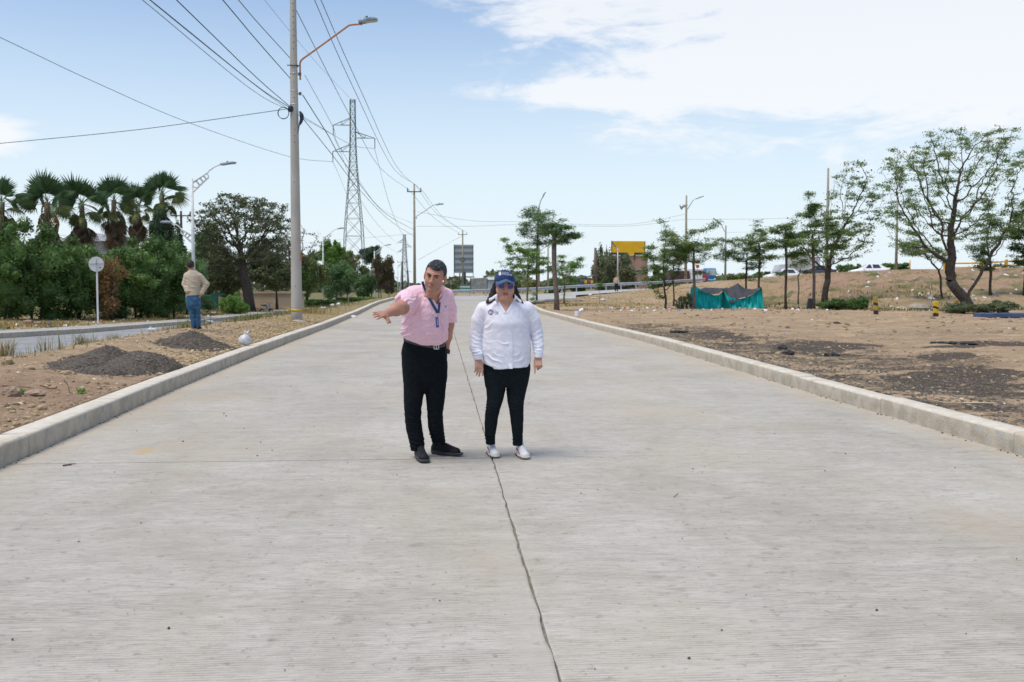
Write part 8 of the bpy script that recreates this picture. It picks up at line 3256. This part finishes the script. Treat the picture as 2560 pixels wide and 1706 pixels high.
# ============ the man in the beige jacket, seen from behind
m3 = thing('person', 'man in a beige jacket and jeans seen from behind with hands on his hips', 'person', (0, 0, 0))
d = 24.6
base3 = pp(490, 826, d)
zg = gz(base3[0], d)
d3 = lambda v: d
B = Field((pp(452, 700, d)[0] - .05, d - .45, zg - .05), (pp(530, 700, d)[0] + .05, d + .45, 2.25), .010)
HC = pp(476.5, 665, d)
HR = rot(roll=2, yaw=180 + 12, pitch=6)
head(B, HC, HR, 1.04)
B.cap(HC + [0, 0, -.05], pp(478, 682, d), .06, .07, .03)
B.loft(rows_px([(684, 466, 502, d, .10), (700, 466, 501, d, .12), (740, 468, 500, d, .11), (770, 470, 500, d, .11)]), .04)
for tab in ([(765, 468, 485, d, .08), (800, 478, 487, d, .045), (822, 481, 488, d, .035)], [(765, 487, 499, d, .07), (800, 492, 499, d + .03, .04), (822, 493, 499, d + .03, .035)]):
    B.loft(rows_px(tab), .03)
B.chain([pp(467, 692, d), pp(463, 712, d), pp(468, 731, d - .12)], [.05, .045, .03], .02)
B.chain([pp(501, 694, d), pp(517, 712, d + .05), pp(502, 738, d - .05)], [.05, .045, .03], .02)
hand(B, pp(466, 731, d - .14), (1, .1, -.1), (0, .2, -1), (0, 1, 0), 1.0, curls=(.3, .3, .3, .3), k=.01)
hand(B, pp(503, 738, d - .05), (-.5, .3, -.8), (0, 1, -.2), (-1, 0, 0), 1.0, curls=(.3, .3, .3, .3), k=.01)
link('body', B.mesh('body', [mat('skin_brown', (.40, .21, .14), (.34, .17, .115), scale=12, rough=.6)]), m3)
Hh = Field(HC - .16, HC + .18, .007)
Hh.ell(HC + np.array([0, -.012, .042]), (.090, .108, .100), .01)
Hh.cut(lambda X, Y, Z: (HC[2] + .01 + .5 * np.clip(Y - HC[1], -.0, .2)) - Z + .0 * X)
Hh.ell(HC + np.array([0, -.03, .01]), (.077, .075, .07), .02)
link('hair', Hh.mesh('hair', [mat('cropped_hair', (.025, .02, .02), (.05, .04, .035), scale=40, rough=.9)]), m3)
S = Field((pp(452, 700, d)[0] - .05, d - .45, zg + .6), (pp(530, 700, d)[0] + .05, d + .45, 2.1), .010)
S.loft(rows_px([(674, 474, 486, d, .07), (680, 468, 496, d, .11), (690, 464, 503, d, .14), (705, 465, 503, d, .15), (722, 467, 502, d, .145), (738, 465, 501, d, .15), (750, 464, 500, d, .15)]), .03, p=2.2)
S.chain([pp(468, 690, d), pp(463, 710, d), pp(468, 729, d - .12)], [.085, .078, .052], .03)
S.chain([pp(499, 692, d), pp(515.5, 711, d + .04), pp(504, 734, d - .04)], [.085, .072, .052], .03)
S.cut(lambda X, Y, Z: np.interp(X, [pp(u, 740, d)[0] for u in (462, 470, 500)], [pp(480, v, d)[2] for v in (750, 741, 738)]) - Z)
link('jacket', S.mesh('jacket', [cloth_beige], disp=folds([(pp(482, 715, d), (.2, .3, .2), (.5, 0, .8), .11, .008, .9), (pp(466, 718, d), (.08, .3, .2), (.3, 0, 1), .08, .009, .9), (pp(510, 715, d), (.12, .3, .18), (.6, 0, .8), .08, .009, .9)])), m3)
T_ = Field((pp(456, 700, d)[0] - .05, d - .35, zg - .02), (pp(510, 700, d)[0] + .05, d + .35, zg + 1.05), .010)
T_.loft(rows_px([(736, 467, 500, d, .13), (750, 464, 502, d, .15), (764, 466, 502, d, .14), (772, 468, 500, d, .11)]), .03, p=2.3)
T_.loft(rows_px([(758, 466, 486, d, .12), (777, 471, 488, d, .10), (800, 476, 490, d, .085), (822, 479, 491.5, d, .08)]), .02)
T_.loft(rows_px([(758, 484, 502, d, .12), (777, 487, 501, d + .03, .10), (800, 489, 502, d + .03, .085), (821, 491, 502, d + .03, .08)]), .02)
link('jeans', T_.mesh('jeans', [denim], disp=folds([(pp(485, 790, d), (.2, .3, .3), (.3, 0, 1), .10, .007, .9), (pp(485, 815, d), (.2, .3, .1), (-.2, 0, 1), .06, .008, .9)])), m3)
for u in (486, 496):
    FU = Field(pp(u, 824, d) - [.2, .25, .12], pp(u, 824, d) + [.2, .25, .15], .010)
    h_ = pp(u, 825, d - .08)
    h_[2] = zg
    FU.cap(h_ + [0, .04, .045], h_ + [-.01, .22, .04], .042, .038, .02)
    link('shoe', FU.mesh('shoe', [shoe_b]), m3)


def far_person(label, u, vtop, vb, d, top_c, leg_c, skin_c=(.35, .19, .13), arm=.0):
    b_ = pp(u, vb, d)
    H_ = pp(u, vtop, d)[2] - b_[2]
    s = H_ / 1.72
    root = thing('person', label, 'person', b_)
    F = Field((-.4, -.3, -.02), (.4, .3, H_ + .05), .018)
    F.ell((0, 0, 1.60 * s), (.075, .09, .115), .03)
    F.cap((0, .01, 1.3 * s), (0, 0, 1.52 * s), .06, .05, .02)
    for sx in (-1, 1):
        F.cap((sx * .10, 0, .9 * s), (sx * .10, 0, .06), .07, .045, .03)
        F.chain([(sx * .19, 0, 1.40 * s), (sx * .25, .02, 1.12 * s), (sx * (.25 - arm * .1), -.08, .86 * s)], [.045, .04, .03], .02)
        F.cap((sx * .25, -.08, .86 * s), (sx * .24, -.1, .78 * s), .035, .025, .02)
    F.loft([(.85 * s, 0, 0, .13, .09), (1.1 * s, 0, 0, .14, .10), (1.4 * s, 0, 0, .17, .10)], .05)
    link('body', F.mesh('body', [mat('skin_far', skin_c, rough=.6)]), root)
    G = Field((-.45, -.3, .7), (.45, .3, H_), .018)
    G.loft([(.86 * s, 0, 0, .17, .13), (1.1 * s, 0, 0, .18, .14), (1.36 * s, 0, 0, .21, .13), (1.45 * s, 0, 0, .13, .09)], .04)
    for sx in (-1, 1):
        G.chain([(sx * .18, 0, 1.38 * s), (sx * .25, .02, 1.12 * s), (sx * (.26 - arm * .1), -.07, .90 * s)], [.07, .065, .05], .03)
    link('jacket', G.mesh('jacket', [mat('top_%d' % int(u), top_c, tuple(a * .85 for a in top_c), scale=6, rough=.8)]), root)
    G = Field((-.3, -.3, -.02), (.3, .3, 1.0), .018)
    for sx in (-1, 1):
        G.cap((sx * .09, 0, .84 * s), (sx * .105, 0, .10), .10, .065, .02)
        G.cap((sx * .105, .02, .05), (sx * .11, -.12, .045), .05, .045, .01)
    link('trousers', G.mesh('trousers', [mat('leg_%d' % int(u), leg_c, rough=.85)]), root)
    G = Field((-.12, -.14, 1.5 * s), (.12, .14, H_ + .05), .014)
    G.ell((0, .015, 1.635 * s), (.085, .098, .098), .01)
    G.ell((0, -.09, 1.58 * s), (.07, .07, .09), .01, sub=True)
    link('hair', G.mesh('hair', [mat('cropped_hair', (.025, .02, .02))]), root)
    return root


far_person('distant man in a beige jacket standing at the edge of the far road', 1541, 688, 730.5, 104, (.52, .42, .29), (.015, .02, .03))
far_person('distant person in dark clothes on the verge beside the small round sign', 845, 739, 769, 112, (.035, .03, .035), (.05, .10, .11))
far_person('distant person in black by the third street lamp', 941, 744, 765, 150, (.03, .03, .04), (.03, .03, .035))
